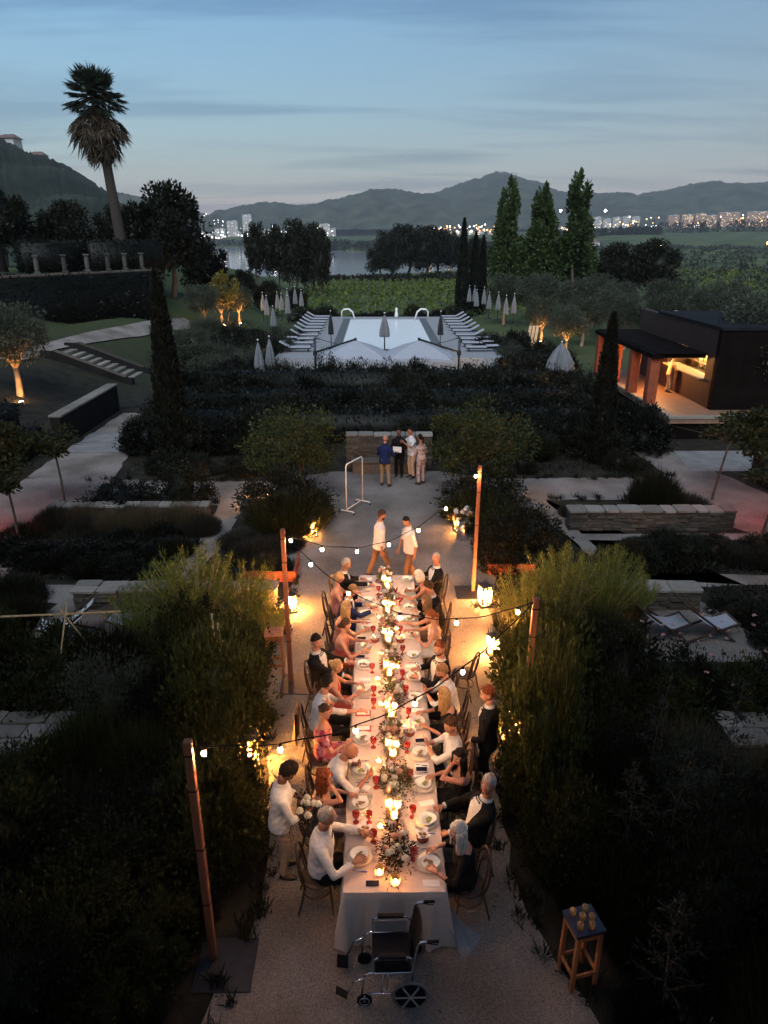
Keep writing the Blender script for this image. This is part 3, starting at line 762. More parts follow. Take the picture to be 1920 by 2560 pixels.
# planks leaning beyond the parasols
t = thing('plank_stack', 'three pale wooden planks propped upright behind the right pool hedge', 'planks', (11.9, 57.6, -.6))
for i in range(3):
    c = MB(); c.beam((i * .28, 0, 0), (i * .28 + .25, .2, 1.9), .22, .07, 0, .01); c.build('plank', 'wood_pale', t)

# ------------------------------------------------------------------ bar pavilion
bar = thing('bar_pavilion', 'dark flat roofed bar pavilion with a brightly lit serving hatch', 'building', (14.1, 29.6, 0))
def bpart(name, m, boxes, par=bar, ch=0):
    c = MB()
    for x0, x1, y0, y1, z0, z1 in boxes: c.box(((x0 + x1) / 2, (y0 + y1) / 2, (z0 + z1) / 2), (x1 - x0, y1 - y0, z1 - z0), None, 0, ch)
    return c.build(name, m, par)
bpart('front_wall', 'bar_dark', [(.0, 9, 0, .3, 1.0, 4.3)])
bpart('hatch_wall', 'bar_wall', [(0, .25, .3, 1.0, 1.0, 4.3), (0, .25, 1.0, 5.2, 1.0, 2.12), (0, .25, 1.0, 5.2, 3.12, 4.3), (0, .25, 5.2, 9.6, 1.0, 4.3)])
bpart('back_wall', 'bar_inside', [(1.75, 1.9, .32, 9.6, 1.0, 4.2), (.27, 1.74, 7.0, 7.1, 1.0, 4.2)])
bpart('roof', 'bar_roof', [(-.06, 9.2, -.06, 7.0, 4.303, 4.42)])
bpart('counter_top', 'wood_pale', [(-.22, .55, 1.02, 5.18, 2.123, 2.18)])
bpart('ceiling', 'white_paint', [(.27, 1.74, .32, 6.98, 3.3, 3.36)])
glow('bar_tube', (1.0, .62, .26), 110)
bpart('strip_light', 'bar_tube', [(1.0, 1.06, 1.0, 5.2, 3.22, 3.27), (1.66, 1.70, 1.0, 5.2, 2.62, 2.64)])
for z in (1.85, 2.2): bpart('shelf', 'wood_pale', [(1.5, 1.74, .6, 6.6, z - .03, z)])
for c_, nm in (((.75, .55, .18), 'bottle_amber'), ((.55, .62, .42), 'bottle_green'), ((.8, .8, .72), 'bottle_clear')): mat(nm, c_, .2, var=.2)
bm = []
for k, mn in enumerate(('bottle_amber', 'bottle_green', 'bottle_clear')):
    c = MB(); c.lathe([(.036, 0), (.038, .17), (.014, .22), (.014, .29), (.016, .30)], 8); bm.append(c.mesh('bottle', mn))
for i in range(44):
    z = 1.85 if i % 2 else 2.2
    tag(link('bottle', bm[rng.randrange(3)], None, (14.1 + 1.6 + rng.uniform(-.05, .05), 29.6 + .75 + i * .105 + rng.uniform(-.02, .02), z + .002), 0, rng.uniform(.8, 1.1)), 'bottle on the lit shelves behind the bar hatch', 'bottle', 'bottles behind the bar')
dkm = bpart('deck', 'bar_floor', [(-2.15, 9, -1.15, 9.9, .7, 1.0)])
bpart('deck_plinth', 'bar_dark', [(-1.98, 9, -1.0, 9.8, -.2, .7)])
bpart('deck_edge', 'stone_cap', [(-2.2, -1.95, -1.2, 9.95, .9, 1.012), (-1.95, 9, -1.2, -.95, .9, 1.012)])
pg = thing('pergola', 'rust red pergola with four square columns before the bar', 'pergola', (12.0, 31.0, 1.0))
for y in (0, 2.4, 5.0, 7.7):
    c = MB(); c.box((0, y, 1.0), (.42, .42, 2.0), None, 0, .01); c.build('column', 'terracotta', pg)
c = MB(); c.box((.0, 3.9, 2.1), (.5, 8.6, .2), None, 0, .01); c.build('edge_beam', 'bar_dark', pg)
c = MB(); c.box((1.0, 3.9, 2.215), (2.1, 8.7, .03)); c.build('roof_sheet', 'bar_dark', pg)
for i in range(22):
    c = MB(); c.box((1.17, -.25 + i * .395, 2.1), (1.82, .10, .16)); c.build('slat', 'bar_dark', pg)
glow('bar_lamp', (1.0, .40, .11), 3200)
t = thing('bar_lamp', 'glaring bare lamp under the pergola at the bar hatch', 'lamp', (13.0, 33.6, 2.55)); c = MB(); c.ball((0, 0, 0), .06, 8, 6); c.build('bulb', 'bar_lamp', t, True)
c = MB(); c.tube([(0, 0, .06), (0, 0, .26)], .01, 6); c.lathe([(.03, .05), (.05, .1), (.02, .14)], 8); c.build('holder', 'dark_metal', t, True)

# unseen house block added behind the viewpoint to shade the near garden
hs_ = thing('manor_house', 'tall rendered house front behind the viewpoint', 'building', (0, -4.0, 0))
c = MB(); c.box((0, -5, 9.0), (60, 10, 18), None, 0, .05); c.build('wall', 'white_paint', hs_)
c = MB(); c.box((0, -4.6, 18.2), (61, 10.8, .4), None, 0, .05); c.build('roof', 'terracotta', hs_)
for zf in (1.4, 5.4):
    for i in range(11):
        c = MB(); c.box((-26 + i * 5.2, .03, zf + 1.2), (1.3, .08, 2.3)); c.build('window', 'far_window', hs_)
# ------------------------------------------------------------------ the guests' seats (used for labels too): key, who, x, y
GUESTS = [
 ('L1', 'grey bearded man in white shirt', -.74, 6.62), ('L2', 'auburn haired woman in grey dress', -.80, 7.40), ('L3', 'bald bearded man in white shirt', -.76, 7.98),
 ('L4', 'woman in pink floral dress', -.86, 8.78), ('L5', 'dark haired man in braces', -.98, 9.40), ('L6', 'fair haired woman in coral dress', -.80, 9.95),
 ('L7', 'dark haired man in black dinner jacket', -1.02, 10.62), ('L8', 'dark bunned woman in coral dress', -.72, 11.30), ('L9', 'long haired blonde in mauve dress', -.76, 11.98),
 ('L10', 'man in navy blue suit', -.74, 12.66), ('L11', 'ponytailed woman in mauve dress', -.90, 13.22), ('L12', 'grey haired man in dinner jacket', -.80, 13.86),
 ('R1', 'silver haired woman in black dress', 1.06, 6.48), ('R2', 'grey haired man in dinner jacket leaning back', 1.24, 7.18), ('R3', 'dark haired woman in black dress', 1.16, 7.78),
 ('R4', 'brown haired man in white shirt', 1.10, 8.42), ('R5', 'long blonde woman in black dress', 1.16, 9.18), ('R7', 'bearded man in glasses and white shirt', 1.22, 9.80),
 ('R8', 'laughing bearded man in dinner jacket', 1.08, 10.36), ('R9', 'bride in white dress', 1.08, 11.62), ('R10', 'blonde woman in bronze dress', 1.12, 12.22),
 ('R11', 'dark haired man in dinner jacket', 1.22, 12.76), ('R12', 'white haired woman with bare back', 1.08, 13.34), ('R13', 'bald man in dinner jacket', 1.26, 14.02)]
WHO = {k: w for k, w, x, y in GUESTS}
def nearest(x, y, side=None):
    best = min((g for g in GUESTS if side is None or g[0][0] == side), key=lambda g: (g[3] - y) ** 2 + .3 * (g[2] - x) ** 2)
    return best[1]
def ulabel(fmt, x, y, side=None):
    who = nearest(x, y, side); lab = fmt % who
    if lab in USED:
        for alt in ('nearer ', 'farther ', 'third ', 'fourth '):
            if alt + lab not in USED: lab = alt + lab; break
    USED[lab] = 1
    return lab

mat('linen', (.55, .455, .41), .85, var=.05, scale=30, bump=.12, bscale=220, sheen=.1)
clear('gauze', (.85, .87, .92), .01, .30, (.5, .5, .54), .6)
mat('porcelain', (.78, .76, .72), .3, var=.03)
mat('charger', (.58, .52, .46), .25, var=.05)
mat('food_green', (.16, .20, .04), .6, col2=(.42, .38, .10), scale=45, bump=.5)
mat('food_brown', (.16, .09, .04), .6, col2=(.36, .28, .12), scale=45, bump=.5)
mat('bread', (.45, .27, .12), .8, var=.25, scale=20)
mat('phone', (.012, .012, .014), .15, var=.1)
mat('paper', (.80, .78, .76), .8, var=.03)
mat('red_card', (.38, .04, .03), .6, var=.15)
mat('basket', (.30, .07, .04), .7, var=.3, scale=40, bump=.4)
mat('wax', (.80, .70, .52), .5, var=.05)
glow('flame', (1.0, .47, .19), 2900)
glow('votive_flame', (1.0, .49, .21), 2100)
clear('glass', (1, 1, 1), .06)
clear('candle_glass', (1, .95, .84), .07, 0, glowy=.30, glowc=(1.0, .78, .42))
clear('amber_glass', (.90, .30, .14), .08, .45, (.50, .05, .025))
clear('votive_glass', (1.0, .82, .5), .08, 0, glowy=.4, glowc=(1.0, .66, .3))
clear('wine_red', (.6, .05, .06), .08, .6, (.2, .01, .015))

TX0, TX1, TY0, TY1, TZ = -.42, .78, 6.10, 14.40, .752
tbl = thing('long_table', 'very long banquet table under a pale linen cloth', 'table', (.18, 10.25, 0))
c = MB(); c.box((0, 0, .715), (1.16, 8.26, .045), None, 0, .006); c.build('table_top', 'wood_pale', tbl)
for y in (-3.9, -2, 0, 2, 3.9):
    for x in (-.42, .42):
        c = MB(); c.beam((x, y, 0), (x, y, .69), .06, .06); c.build('leg', 'wood_pale', tbl)
# tablecloth: flat top, short sides, long folds at the near end
per = []
def edge(p, q, n):
    return [(p[0] + (q[0] - p[0]) * i / n, p[1] + (q[1] - p[1]) * i / n) for i in range(n)]
per = edge((TX0, TY0), (TX1, TY0), 46) + edge((TX1, TY0), (TX1, TY1), 170) + edge((TX1, TY1), (TX0, TY1), 40) + edge((TX0, TY1), (TX0, TY0), 170)
K = len(per); cxm, cym = .18, 10.25
rings = [0, .012, .05, .12, .22, .35, .5, .65, .8, .92, 1.0]
vs = []; 
for q in rings:
    for i, (x, y) in enumerate(per):
        near = y < TY0 + .01; far = y > TY1 - .01
        ox = 0 if (near or far) and TX0 < x < TX1 else (-1 if x <= TX0 else (1 if x >= TX1 else 0))
        oy = -1 if near else (1 if far else 0)
        ln = math.hypot(ox, oy) or 1; ox, oy = ox / ln, oy / ln
        e = abs(y - TY0)
        drop = .735 if near else (.26 + .475 * max(0, 1 - e / .22) ** .7)
        if far: drop = .4
        s_ = i * .026
        if near:
            u = (x - TX0) / (TX1 - TX0)
            fold = .045 * math.sin(u * 17 + 1 + 1.5 * math.sin(u * 5)) + .022 * math.sin(u * 37 + 2) + .012 * math.sin(u * 71 + 5 * q)
            flare = .07 + .05 * abs(u - .5) * 2 + (.03 if ox else 0)
            if ox: fold = .01
        else:
            fold = .012 * math.sin(y * 17) + .01 * math.sin(y * 31); flare = .02 if e > .2 else .02 + .10 * (1 - e / .2)
        out = .012 * min(1, q * 12) + q * flare + q * fold
        vs.append((x + ox * out, y + oy * out, TZ + .004 - drop * q - (.004 if q == 0.012 else 0)))
# wrinkled top as a grid inside the first ring
c = MB(); c.add(vs, [(i * K + j, (i + 1) * K + j, (i + 1) * K + (j + 1) % K, i * K + (j + 1) % K) for i in range(len(rings) - 1) for j in range(K)])
nx_, ny_ = 46, 170
gv = []
for j in range(ny_ + 1):
    for i in range(nx_ + 1):
        x = TX0 + (TX1 - TX0) * i / nx_; y = TY0 + (TY1 - TY0) * j / ny_
        w_ = 0 if i in (0, nx_) or j in (0, ny_) else .0022 * math.sin(x * 21 + 3 * math.sin(y * 1.3)) * math.sin(y * 2.7 + x * 3)
        gv.append((x, y, TZ + .004 + w_))
c.add(gv, [(j * (nx_ + 1) + i, j * (nx_ + 1) + i + 1, (j + 1) * (nx_ + 1) + i + 1, (j + 1) * (nx_ + 1) + i) for j in range(ny_) for i in range(nx_)])
tag(c.build('tablecloth', 'linen', None, True), 'pale linen tablecloth draped to the ground at the wheelchair end', 'tablecloth')
# gauze tail trailing on the gravel at the near right corner
c = MB(); gv = []
for j in range(9):
    for i in range(7):
        u, v = i / 6, j / 8
        gv.append((.80 + u * (.10 + .12 * v) + v * .20, 6.04 + u * .26 - v * .22, .012 + .30 * (1 - v) ** 2.2 * (1 - .25 * u) + .022 * math.sin(u * 9 + v * 6) + .025))
c.add(gv, [(j * 7 + i, j * 7 + i + 1, (j + 1) * 7 + i + 1, (j + 1) * 7 + i) for j in range(8) for i in range(6)])
tag(c.build('gauze_runner', 'gauze', None, True), 'thin bluish gauze tail trailing on gravel at the table corner', 'fabric')

TT = TZ + .0065
# plates
c = MB(); c.lathe([(.02, .006), (.11, .006), (.165, .020), (.168, .023), (.11, .012), (.0, .012)], 28); ch_m = c.mesh('charger_plate', 'charger')
c = MB(); c.lathe([(.05, 0), (.075, .008), (.105, .042), (.113, .052), (.108, .053), (.07, .016), (0, .013)], 24, wob=.05); bo_m = c.mesh('bowl', 'porcelain')
def food(m, seed):
    g = np.random.default_rng(seed); c = MB()
    for i in range(9): c.ball((g.normal(0, .022), g.normal(0, .022), .022 + g.random() * .012), (.018 + .012 * g.random(), .014 + .01 * g.random(), .010), 7, 4)
    return c.mesh('food', m)
fo = [food('food_green', 1), food('food_green', 2), food('food_brown', 3)]
PLL = [(-.28, 13.79), (-.24, 13.18), (-.25, 12.6), (-.24, 12.05), (-.24, 11.38), (-.26, 10.77), (-.25, 10.03), (-.25, 8.80), (-.24, 8.09), (-.26, 7.47), (-.245, 6.61)]
PRR = [(.60, 14.11), (.60, 13.56), (.60, 12.85), (.60, 12.36), (.61, 11.78), (.61, 11.07), (.61, 10.43), (.60, 9.78), (.60, 9.16), (.60, 8.44), (.61, 7.82), (.615, 7.18), (.60, 6.50)]
for k, (x, y) in enumerate(PLL + PRR):
    sd = 'L' if x < .18 else 'R'
    o = tag(link('charger_plate', ch_m, None, (x, y, TT)), ulabel('round charger plate in front of the %s', x, y, sd), 'plate', 'charger plates on the table')
    b2 = link('bowl', bo_m, None, (x + rng.uniform(-.02, .02) + (.02 if sd == 'R' else 0), y + rng.uniform(-.02, .02), TT + .0135), rng.uniform(0, 6))
    tag(b2, ulabel('white bowl of food in front of the %s', x, y, sd), 'bowl', 'white bowls on the table')
    link('food', fo[rng.randrange(3)], b2, (0, 0, 0), rng.uniform(0, 6))
# goblets
c = MB(); c.lathe([(.0, 0), (.036, .003), (.034, .010), (.012, .018), (.009, .06), (.016, .072), (.034, .085), (.041, .115), (.043, .155), (.040, .155), (.036, .11), (.02, .09), (0, .086)], 16); gob = c.mesh('goblet', 'amber_glass')
for x, y in [(-.1, 11.83), (-.11, 10.56), (.44, 12.98), (.43, 12.34), (.42, 11.82), (.44, 11.14), (.41, 10.36), (.45, 9.9), (-.08, 9.9), (-.08, 9.56), (.47, 9.3), (-.08, 8.61), (.42, 8.5), (.43, 7.91), (-.04, 7.78), (-.30, 7.16), (-.13, 7.15), (-.07, 6.84), (.44, 7.24), (.42, 6.56), (.36, 13.4), (.0, 13.5)]:
    tag(link('goblet', gob, None, (x, y, TT + .002), 0, 1.12), ulabel('amber red glass goblet near the %s', x, y), 'goblet', 'amber red goblets on the table')
c = MB(); c.lathe([(0, 0), (.033, .002), (.006, .008), (.005, .085), (.02, .095), (.036, .125), (.036, .165), (.029, .195), (.028, .195), (.034, .16), (.033, .125), (0, .09)], 14); wg = c.mesh('wine_glass', 'glass')
for x, y in [(.40, 8.78), (.33, 7.45), (.48, 7.52), (-.12, 7.45), (.40, 14.2), (.34, 13.1), (-.06, 12.3), (.33, 10.1), (-.10, 9.1), (.36, 9.6), (-.06, 6.55)]:
    tag(link('wine_glass', wg, None, (x, y, TT + .002)), ulabel('clear wine glass near the %s', x, y), 'wine glass', 'clear wine glasses on the table')
# bread baskets with folded napkins
def basket(x, y):
    t = thing('bread_basket', ulabel('small red bread basket with white napkin near the %s', x, y), 'basket', (x, y, TT), rng.uniform(0, 3), 'bread baskets on the table')
    c = MB(); c.lathe([(.05, .003), (.075, .02), (.085, .07), (.078, .07), (.06, .02), (0, .012)], 14); c.build('basket_bowl', 'basket', t, True)
    c = MB(); n = 14; vs = [(0, 0, .05)]
    for q, z in ((.05, .07), (.09, .105)):
        for j in range(n): a = 6.283 * j / n; vs.append((q * (1 + .3 * math.cos(4 * a)) * math.cos(a), q * (1 + .3 * math.cos(4 * a)) * math.sin(a), z + .02 * math.cos(4 * a)))
    c.add(vs, [(0, 1 + j, 1 + (j + 1) % n) for j in range(n)] + [(1 + j, 1 + n + j, 1 + n + (j + 1) % n, 1 + (j + 1) % n) for j in range(n)]); c.build('napkin', 'paper', t)
    for i in range(3):
        c = MB(); c.ball((.03 * math.cos(i * 2.1), .03 * math.sin(i * 2.1), .085), (.028, .02, .02), 8, 5); c.build('bread_roll', 'bread', t, True)
for x, y in [(-.09, 12.83), (-.07, 11.58), (.41, 11.57), (.44, 13.22), (.55, 6.87), (-.18, 6.98), (.47, 8.9)]: basket(x, y)
# phones, menu cards, napkins, cutlery
c = MB(); c.box((0, 0, .005), (.155, .078, .009), None, 0, .003); ph = c.mesh('phone', 'phone', False)
for x, y, r_ in [(-.21, 14.02, .05), (-.32, 11.70, 0), (-.33, 11.07, .02), (.63, 8.76, .1), (.61, 8.14, 0), (-.08, 6.22, .02)]:
    tag(link('phone', ph, None, (x, y, TT + .0035), r_), ulabel('black phone lying near the %s', x, y), 'phone', 'phones on the table')
c = MB(); c.box((0, 0, .0015), (.20, .095, .002), None, 0, 0); mc = c.mesh('menu_card', 'paper', False)
for x, y, r_ in [(-.24, 14.22, .1), (-.25, 9.44, 0), (-.24, 9.06, .05), (-.30, 7.04, .7), (.64, 7.49, .25), (.61, 6.22, .02), (-.22, 7.80, -.4), (.60, 7.98, 0), (.56, 10.76, .03), (.62, 9.50, .05), (-.24, 10.36, -.05), (.62, 8.22, .02)]:
    tag(link('menu_card', mc, None, (x, y, TT + (.0045 if (x, y) in [(-.25, 9.44), (-.24, 9.06)] else .003)), r_), ulabel('white menu card lying near the %s', x, y), 'menu card', 'menu cards on the table')
c = MB(); c.box((0, 0, .0012), (.25, .15, .0022), None, 0, 0); nk = c.mesh('napkin', 'red_card', False)
for x, y in [(-.25, 9.43), (-.24, 9.05)]:
    tag(link('napkin', nk, None, (x, y, TT + .0015)), ulabel('folded red napkin under a menu card by the %s', x, y, 'L'), 'napkin', 'red napkins')
c = MB(); c.box((0, 0, .004), (.11, .012, .003)); c.box((.085, 0, .004), (.07, .02, .0025)); kn = c.mesh('knife', 'steel', False)
c = MB(); c.box((0, 0, .004), (.12, .008, .003)); c.box((.075, 0, .004), (.03, .022, .003))
for s_ in (-.008, 0, .008): c.box((.105, s_, .004), (.04, .003, .002))
fk = c.mesh('fork', 'steel', False)
for i, (x, y) in enumerate(PLL + PRR):
    s_ = 1 if x > .18 else -1
    if i % 2 == 0: tag(link('knife', kn, None, (x - .02, y - .215, TT + .003), rng.uniform(-.25, .25)), ulabel('steel knife by the plate of the %s', x, y, 'R' if s_ > 0 else 'L'), 'knife', 'knives on the table')
    if i % 3 != 1: tag(link('fork', fk, None, (x - .02, y + .225, TT + .003), rng.uniform(-.3, .3)), ulabel('steel fork by the plate of the %s', x, y, 'R' if s_ > 0 else 'L'), 'fork', 'forks on the table')

# candles in tall glass cylinders
def cyl(x, y, h, ch):
    t = thing('candle_cylinder', ulabel('lit candle in glass cylinder near the %s', x, y), 'candle', (x, y, TT + .002), 0, 'candles in tall glass cylinders')
    c = MB(); c.lathe([(.040, 0), (.043, .004), (.043, h), (.041, h), (.041, .008), (0, .008)], 16); c.build('glass_cylinder', 'candle_glass', t, True)
    c = MB(); c.lathe([(.022, .009), (.022, ch - .004), (.018, ch), (0, ch - .004)], 10); c.build('candle', 'wax', t, True)
    c = MB(); c.lathe([(.003, ch + .002), (.011, ch + .014), (.008, ch + .028), (0, ch + .046)], 8); c.build('flame', 'flame', t, True)
for x, y in [(.18, 13.72), (.18, 12.63), (.17, 11.51), (.18, 10.42), (.19, 9.3), (.195, 8.4), (.185, 7.22)]:
    cyl(x - .055, y + .02, .34, .24); cyl(x + .055, y + .05, .28, .19); cyl(x + .01, y - .07, .24, .13)
def votive(x, y, r=.038, h=.075):
    t = thing('votive', ulabel('small glowing glass votive near the %s', x, y), 'votive', (x, y, TT + .002), 0, 'glass votives on the table')
    c = MB(); c.lathe([(r * .8, 0), (r, .01), (r * 1.08, h), (r, h), (r * .9, .012), (0, .01)], 14); c.build('cup', 'votive_glass', t, True)
    c = MB(); c.lathe([(r * .7, .012), (r * .7, .03), (0, .028)], 10); c.build('wax', 'wax', t, True)
    c = MB(); c.lathe([(.003, .032), (.010, .042), (.007, .054), (0, .07)], 8); c.build('flame', 'votive_flame', t, True)
for x, y in [(.02, 7.07), (.0, 8.29), (.40, 9.05), (-.02, 10.34), (.0, 12.45), (.33, 10.7), (.05, 11.15), (.34, 12.0), (.31, 13.0), (.04, 9.62)]: votive(x, y)
votive(.0, 6.36, .05, .10); votive(.19, 6.22, .055, .11)

# flower runners
c = MB()
for k in range(3):
    n = 7 - k
    for j in range(n):
        a = 6.283 * j / n + k * .5; r_ = .030 - k * .009
        q = Matrix.Rotation(a, 3, 'Z') @ Matrix.Rotation(R(52 - 22 * k), 3, 'Y')
        c.ball((r_ * math.cos(a), r_ * math.sin(a), .006 + k * .012), (.022 - .003 * k, .020 - .002 * k, .005), 6, 4, 0, q)
c.ball((0, 0, .026), (.013, .013, .015), 6, 4)
rose_w = c.mesh('rose', 'petal_white'); rose_p = c.mesh('rose', 'petal_pink')
def flowers(x, y, ly, lx, h, seed, nrose, dark=False):
    g = np.random.default_rng(seed)
    t = thing('flower_arrangement', ulabel('low arrangement of roses and leaves near the %s', x, y), 'flowers', (x, y, TT), 0, 'flower arrangements along the table')
    def pts(n): 
        p, d = clumps(n, 26, g, (lx, ly, h), .35, .35, -.15, .2); p[:, 2] = np.abs(p[:, 2]) + .01; return p, d
    p, d = pts(420); link('leaves', leafmesh('leaves', p, d, g.uniform(.035, .075, 420), g.uniform(.014, .030, 420), 'leaf_dark' if dark else 'leaf_eucalyptus', seed), t)
    p, d = pts(300); link('red_leaves', leafmesh('red_leaves', p, d, g.uniform(.03, .07, 300), g.uniform(.014, .028, 300), 'leaf_red', seed + 1), t)
    for i in range(nrose):
        a = g.random() * 6.28; q = g.random() ** .5 * .8
        o = link('rose', rose_w if g.random() < .68 else rose_p, t, (lx * q * math.cos(a), ly * q * math.sin(a), h * (.62 + .38 * math.sqrt(max(0, 1 - q * q)))))
        o.rotation_euler = (g.normal() * .35 - .3, g.normal() * .35, g.random() * 6); o.scale = (g.uniform(.85, 1.3),) * 3
for i, (x, y, ly, lx, h, nr, dk_) in enumerate([(.17, 14.15, .26, .20, .26, 9, 0), (.20, 13.18, .38, .20, .15, 11, 0), (.19, 12.05, .42, .18, .17, 11, 0), (.20, 10.98, .40, .19, .16, 12, 0), (.23, 9.86, .40, .20, .17, 12, 0), (.22, 8.84, .34, .20, .16, 10, 0), (.235, 7.82, .42, .22, .18, 13, 0), (.22, 6.72, .46, .20, .18, 12, 1)]):
    flowers(x, y, ly, lx, h, 50 + i * 3, nr, dk_)

# thin leafy garland tying the arrangements and candles together
g = np.random.default_rng(150); n_ = 1500; y_ = g.uniform(6.45, 14.25, n_)
P_ = np.stack([.19 + g.normal(size=n_) * .075, y_, TT + .012 + np.abs(g.normal(size=n_)) * .018], 1); D_ = g.normal(size=(n_, 3)) * [1, 1, .35]
tag(link('leaf_garland', leafmesh('leaf_garland', P_, D_, g.uniform(.03, .07, n_), g.uniform(.010, .022, n_), 'leaf_eucalyptus', 151)), 'thin leafy garland running down the middle of the table', 'garland')
# ------------------------------------------------------------------ people
for nm, c_ in dict(skin_fair=(.43, .205, .14), skin_tan=(.33, .15, .095), skin_brown=(.15, .075, .045)).items(): mat(nm, c_, .55, var=.07, scale=30, spec=.35)
mat('lip', (.36, .10, .09), .5, var=.05); mat('eye_white', (.7, .68, .65), .3, var=.02); mat('eye_dark', (.02, .015, .012), .2, var=.1)
for nm, c_ in dict(hair_black=(.012, .010, .009), hair_brown=(.06, .032, .018), hair_auburn=(.16, .045, .02), hair_red=(.22, .07, .025), hair_blond=(.38, .24, .11), hair_sandy=(.20, .12, .06), hair_grey=(.30, .28, .26), hair_silver=(.62, .56, .48)).items():
    mat(nm, c_, .75, var=.35, scale=60, bump=.6, bscale=120, stretch=(1, 1, .25), spec=.12)
for nm, c_ in dict(cloth_black=(.007, .007, .008), cloth_white=(.60, .585, .58), cloth_navy=(.012, .022, .075), cloth_coral=(.42, .085, .065), cloth_mauve=(.30, .13, .12), cloth_bronze=(.24, .12, .07), cloth_grey=(.14, .115, .12), cloth_khaki=(.30, .20, .12), cloth_brown=(.19, .10, .055), cloth_beige=(.45, .32, .22), cloth_dark=(.022, .020, .022), cloth_red=(.20, .03, .03)).items():
    mat(nm, c_, .9, var=.12, scale=18, bump=.25, bscale=40, spec=.15)
mat('cloth_ivory', (.74, .68, .60), .7, var=.05, scale=12, bump=.3, bscale=20)
mat('shoe', (.03, .022, .018), .4, var=.2)
def pattern(name, base, spots):
    m, n, l, o = _nt(name); b = n.new('ShaderNodeBsdfPrincipled'); b.inputs['Roughness'].default_value = .8
    tc = n.new('ShaderNodeTexCoord'); v = n.new('ShaderNodeTexVoronoi'); v.inputs['Scale'].default_value = 16; l.new(tc.outputs['Object'], v.inputs['Vector'])
    r_ = n.new('ShaderNodeValToRGB'); r_.color_ramp.interpolation = 'CONSTANT'
    sp_ = n.new('ShaderNodeSeparateColor'); l.new(v.outputs['Color'], sp_.inputs[0]); l.new(sp_.outputs[0], r_.inputs[0])
    cols = [base] + spots
    r_.color_ramp.elements[0].color = (*cols[0], 1); r_.color_ramp.elements[1].position = .4; r_.color_ramp.elements[1].color = (*cols[1], 1)
    for i, c_ in enumerate(cols[2:]): e = r_.color_ramp.elements.new(.6 + .18 * i); e.color = (*c_, 1)
    l.new(r_.outputs[0], b.inputs['Base Color']); l.new(b.outputs[0], o.inputs[0]); M[name] = m
pattern('cloth_floral', (.52, .09, .11), [(.62, .38, .36), (.30, .02, .04), (.45, .20, .28)])
pattern('cloth_print', (.42, .31, .28), [(.34, .25, .24), (.50, .40, .36), (.28, .20, .20)])

def lerp(a, b, t): return a + (b - a) * t
TORSO_M = [(.0, .125, .10), (.06, .172, .125), (.14, .17, .125), (.24, .155, .115), (.34, .172, .122), (.44, .188, .120), (.50, .180, .102), (.545, .120, .085), (.575, .066, .066), (.62, .056, .060), (.70, .056, .060)]
TORSO_F = [(.0, .125, .10), (.06, .178, .125), (.14, .168, .118), (.24, .130, .098), (.34, .142, .118), (.42, .155, .118), (.48, .150, .092), (.525, .100, .072), (.555, .054, .056), (.60, .045, .048), (.68, .045, .048)]
def head_surface(sc, seg=30, rg=22, female=False):
    """a head with brow, sockets, nose, cheeks, mouth and chin; forward +y"""
    vs = []; dirs = []
    for i in range(rg + 1):
        th = math.pi * i / rg
        for j in range(seg):
            a = 2 * math.pi * j / seg
            d = V(math.sin(th) * math.sin(a), math.sin(th) * math.cos(a), -math.cos(th))
            x, y, z = d.x * .076, d.y * .096, d.z * .118
            if z < 0:
                k = (-z / .118) ** 1.5
                x *= 1 - (.40 if female else .30) * k
                y = y * (1 - .25 * k) + (.018 * k if y > 0 else .030 * k)
            else: y -= .010 * (z / .118)
            f = max(0, d.y)
            if f > 0:
                y -= .010 * f ** 3                                     # flatter face
                def gss(px, pz, sx, sz): return math.exp(-((x - px) / sx) ** 2 - ((z - pz) / sz) ** 2)
                y += f * (.020 * gss(0, -.018, .013, .016) + .010 * gss(0, .004, .010, .022) + .007 * gss(0, .030, .045, .010)
                          - .009 * (gss(.031, .010, .016, .010) + gss(-.031, .010, .016, .010)) + .006 * (gss(.038, -.024, .02, .02) + gss(-.038, -.024, .02, .02))
                          + .006 * gss(0, -.053, .022, .009) + .009 * gss(0, -.094, .022, .016) - .004 * gss(0, -.071, .03, .008))
            vs.append(V(x, y, z) * sc); dirs.append(d)
    fs = [(i * seg + j, i * seg + (j + 1) % seg, (i + 1) * seg + (j + 1) % seg, (i + 1) * seg + j) for i in range(rg) for j in range(seg)]
    return vs, dirs, fs
def ik(S, H, l1, l2, pole):
    d = H - S; L = min(d.length, (l1 + l2) * .995); d.normalize(); H = S + d * L
    a = (l1 * l1 - l2 * l2 + L * L) / (2 * L); h = math.sqrt(max(1e-6, l1 * l1 - a * a))
    p = pole - d * pole.dot(d); p.normalize()
    return S + d * a + p * h, H
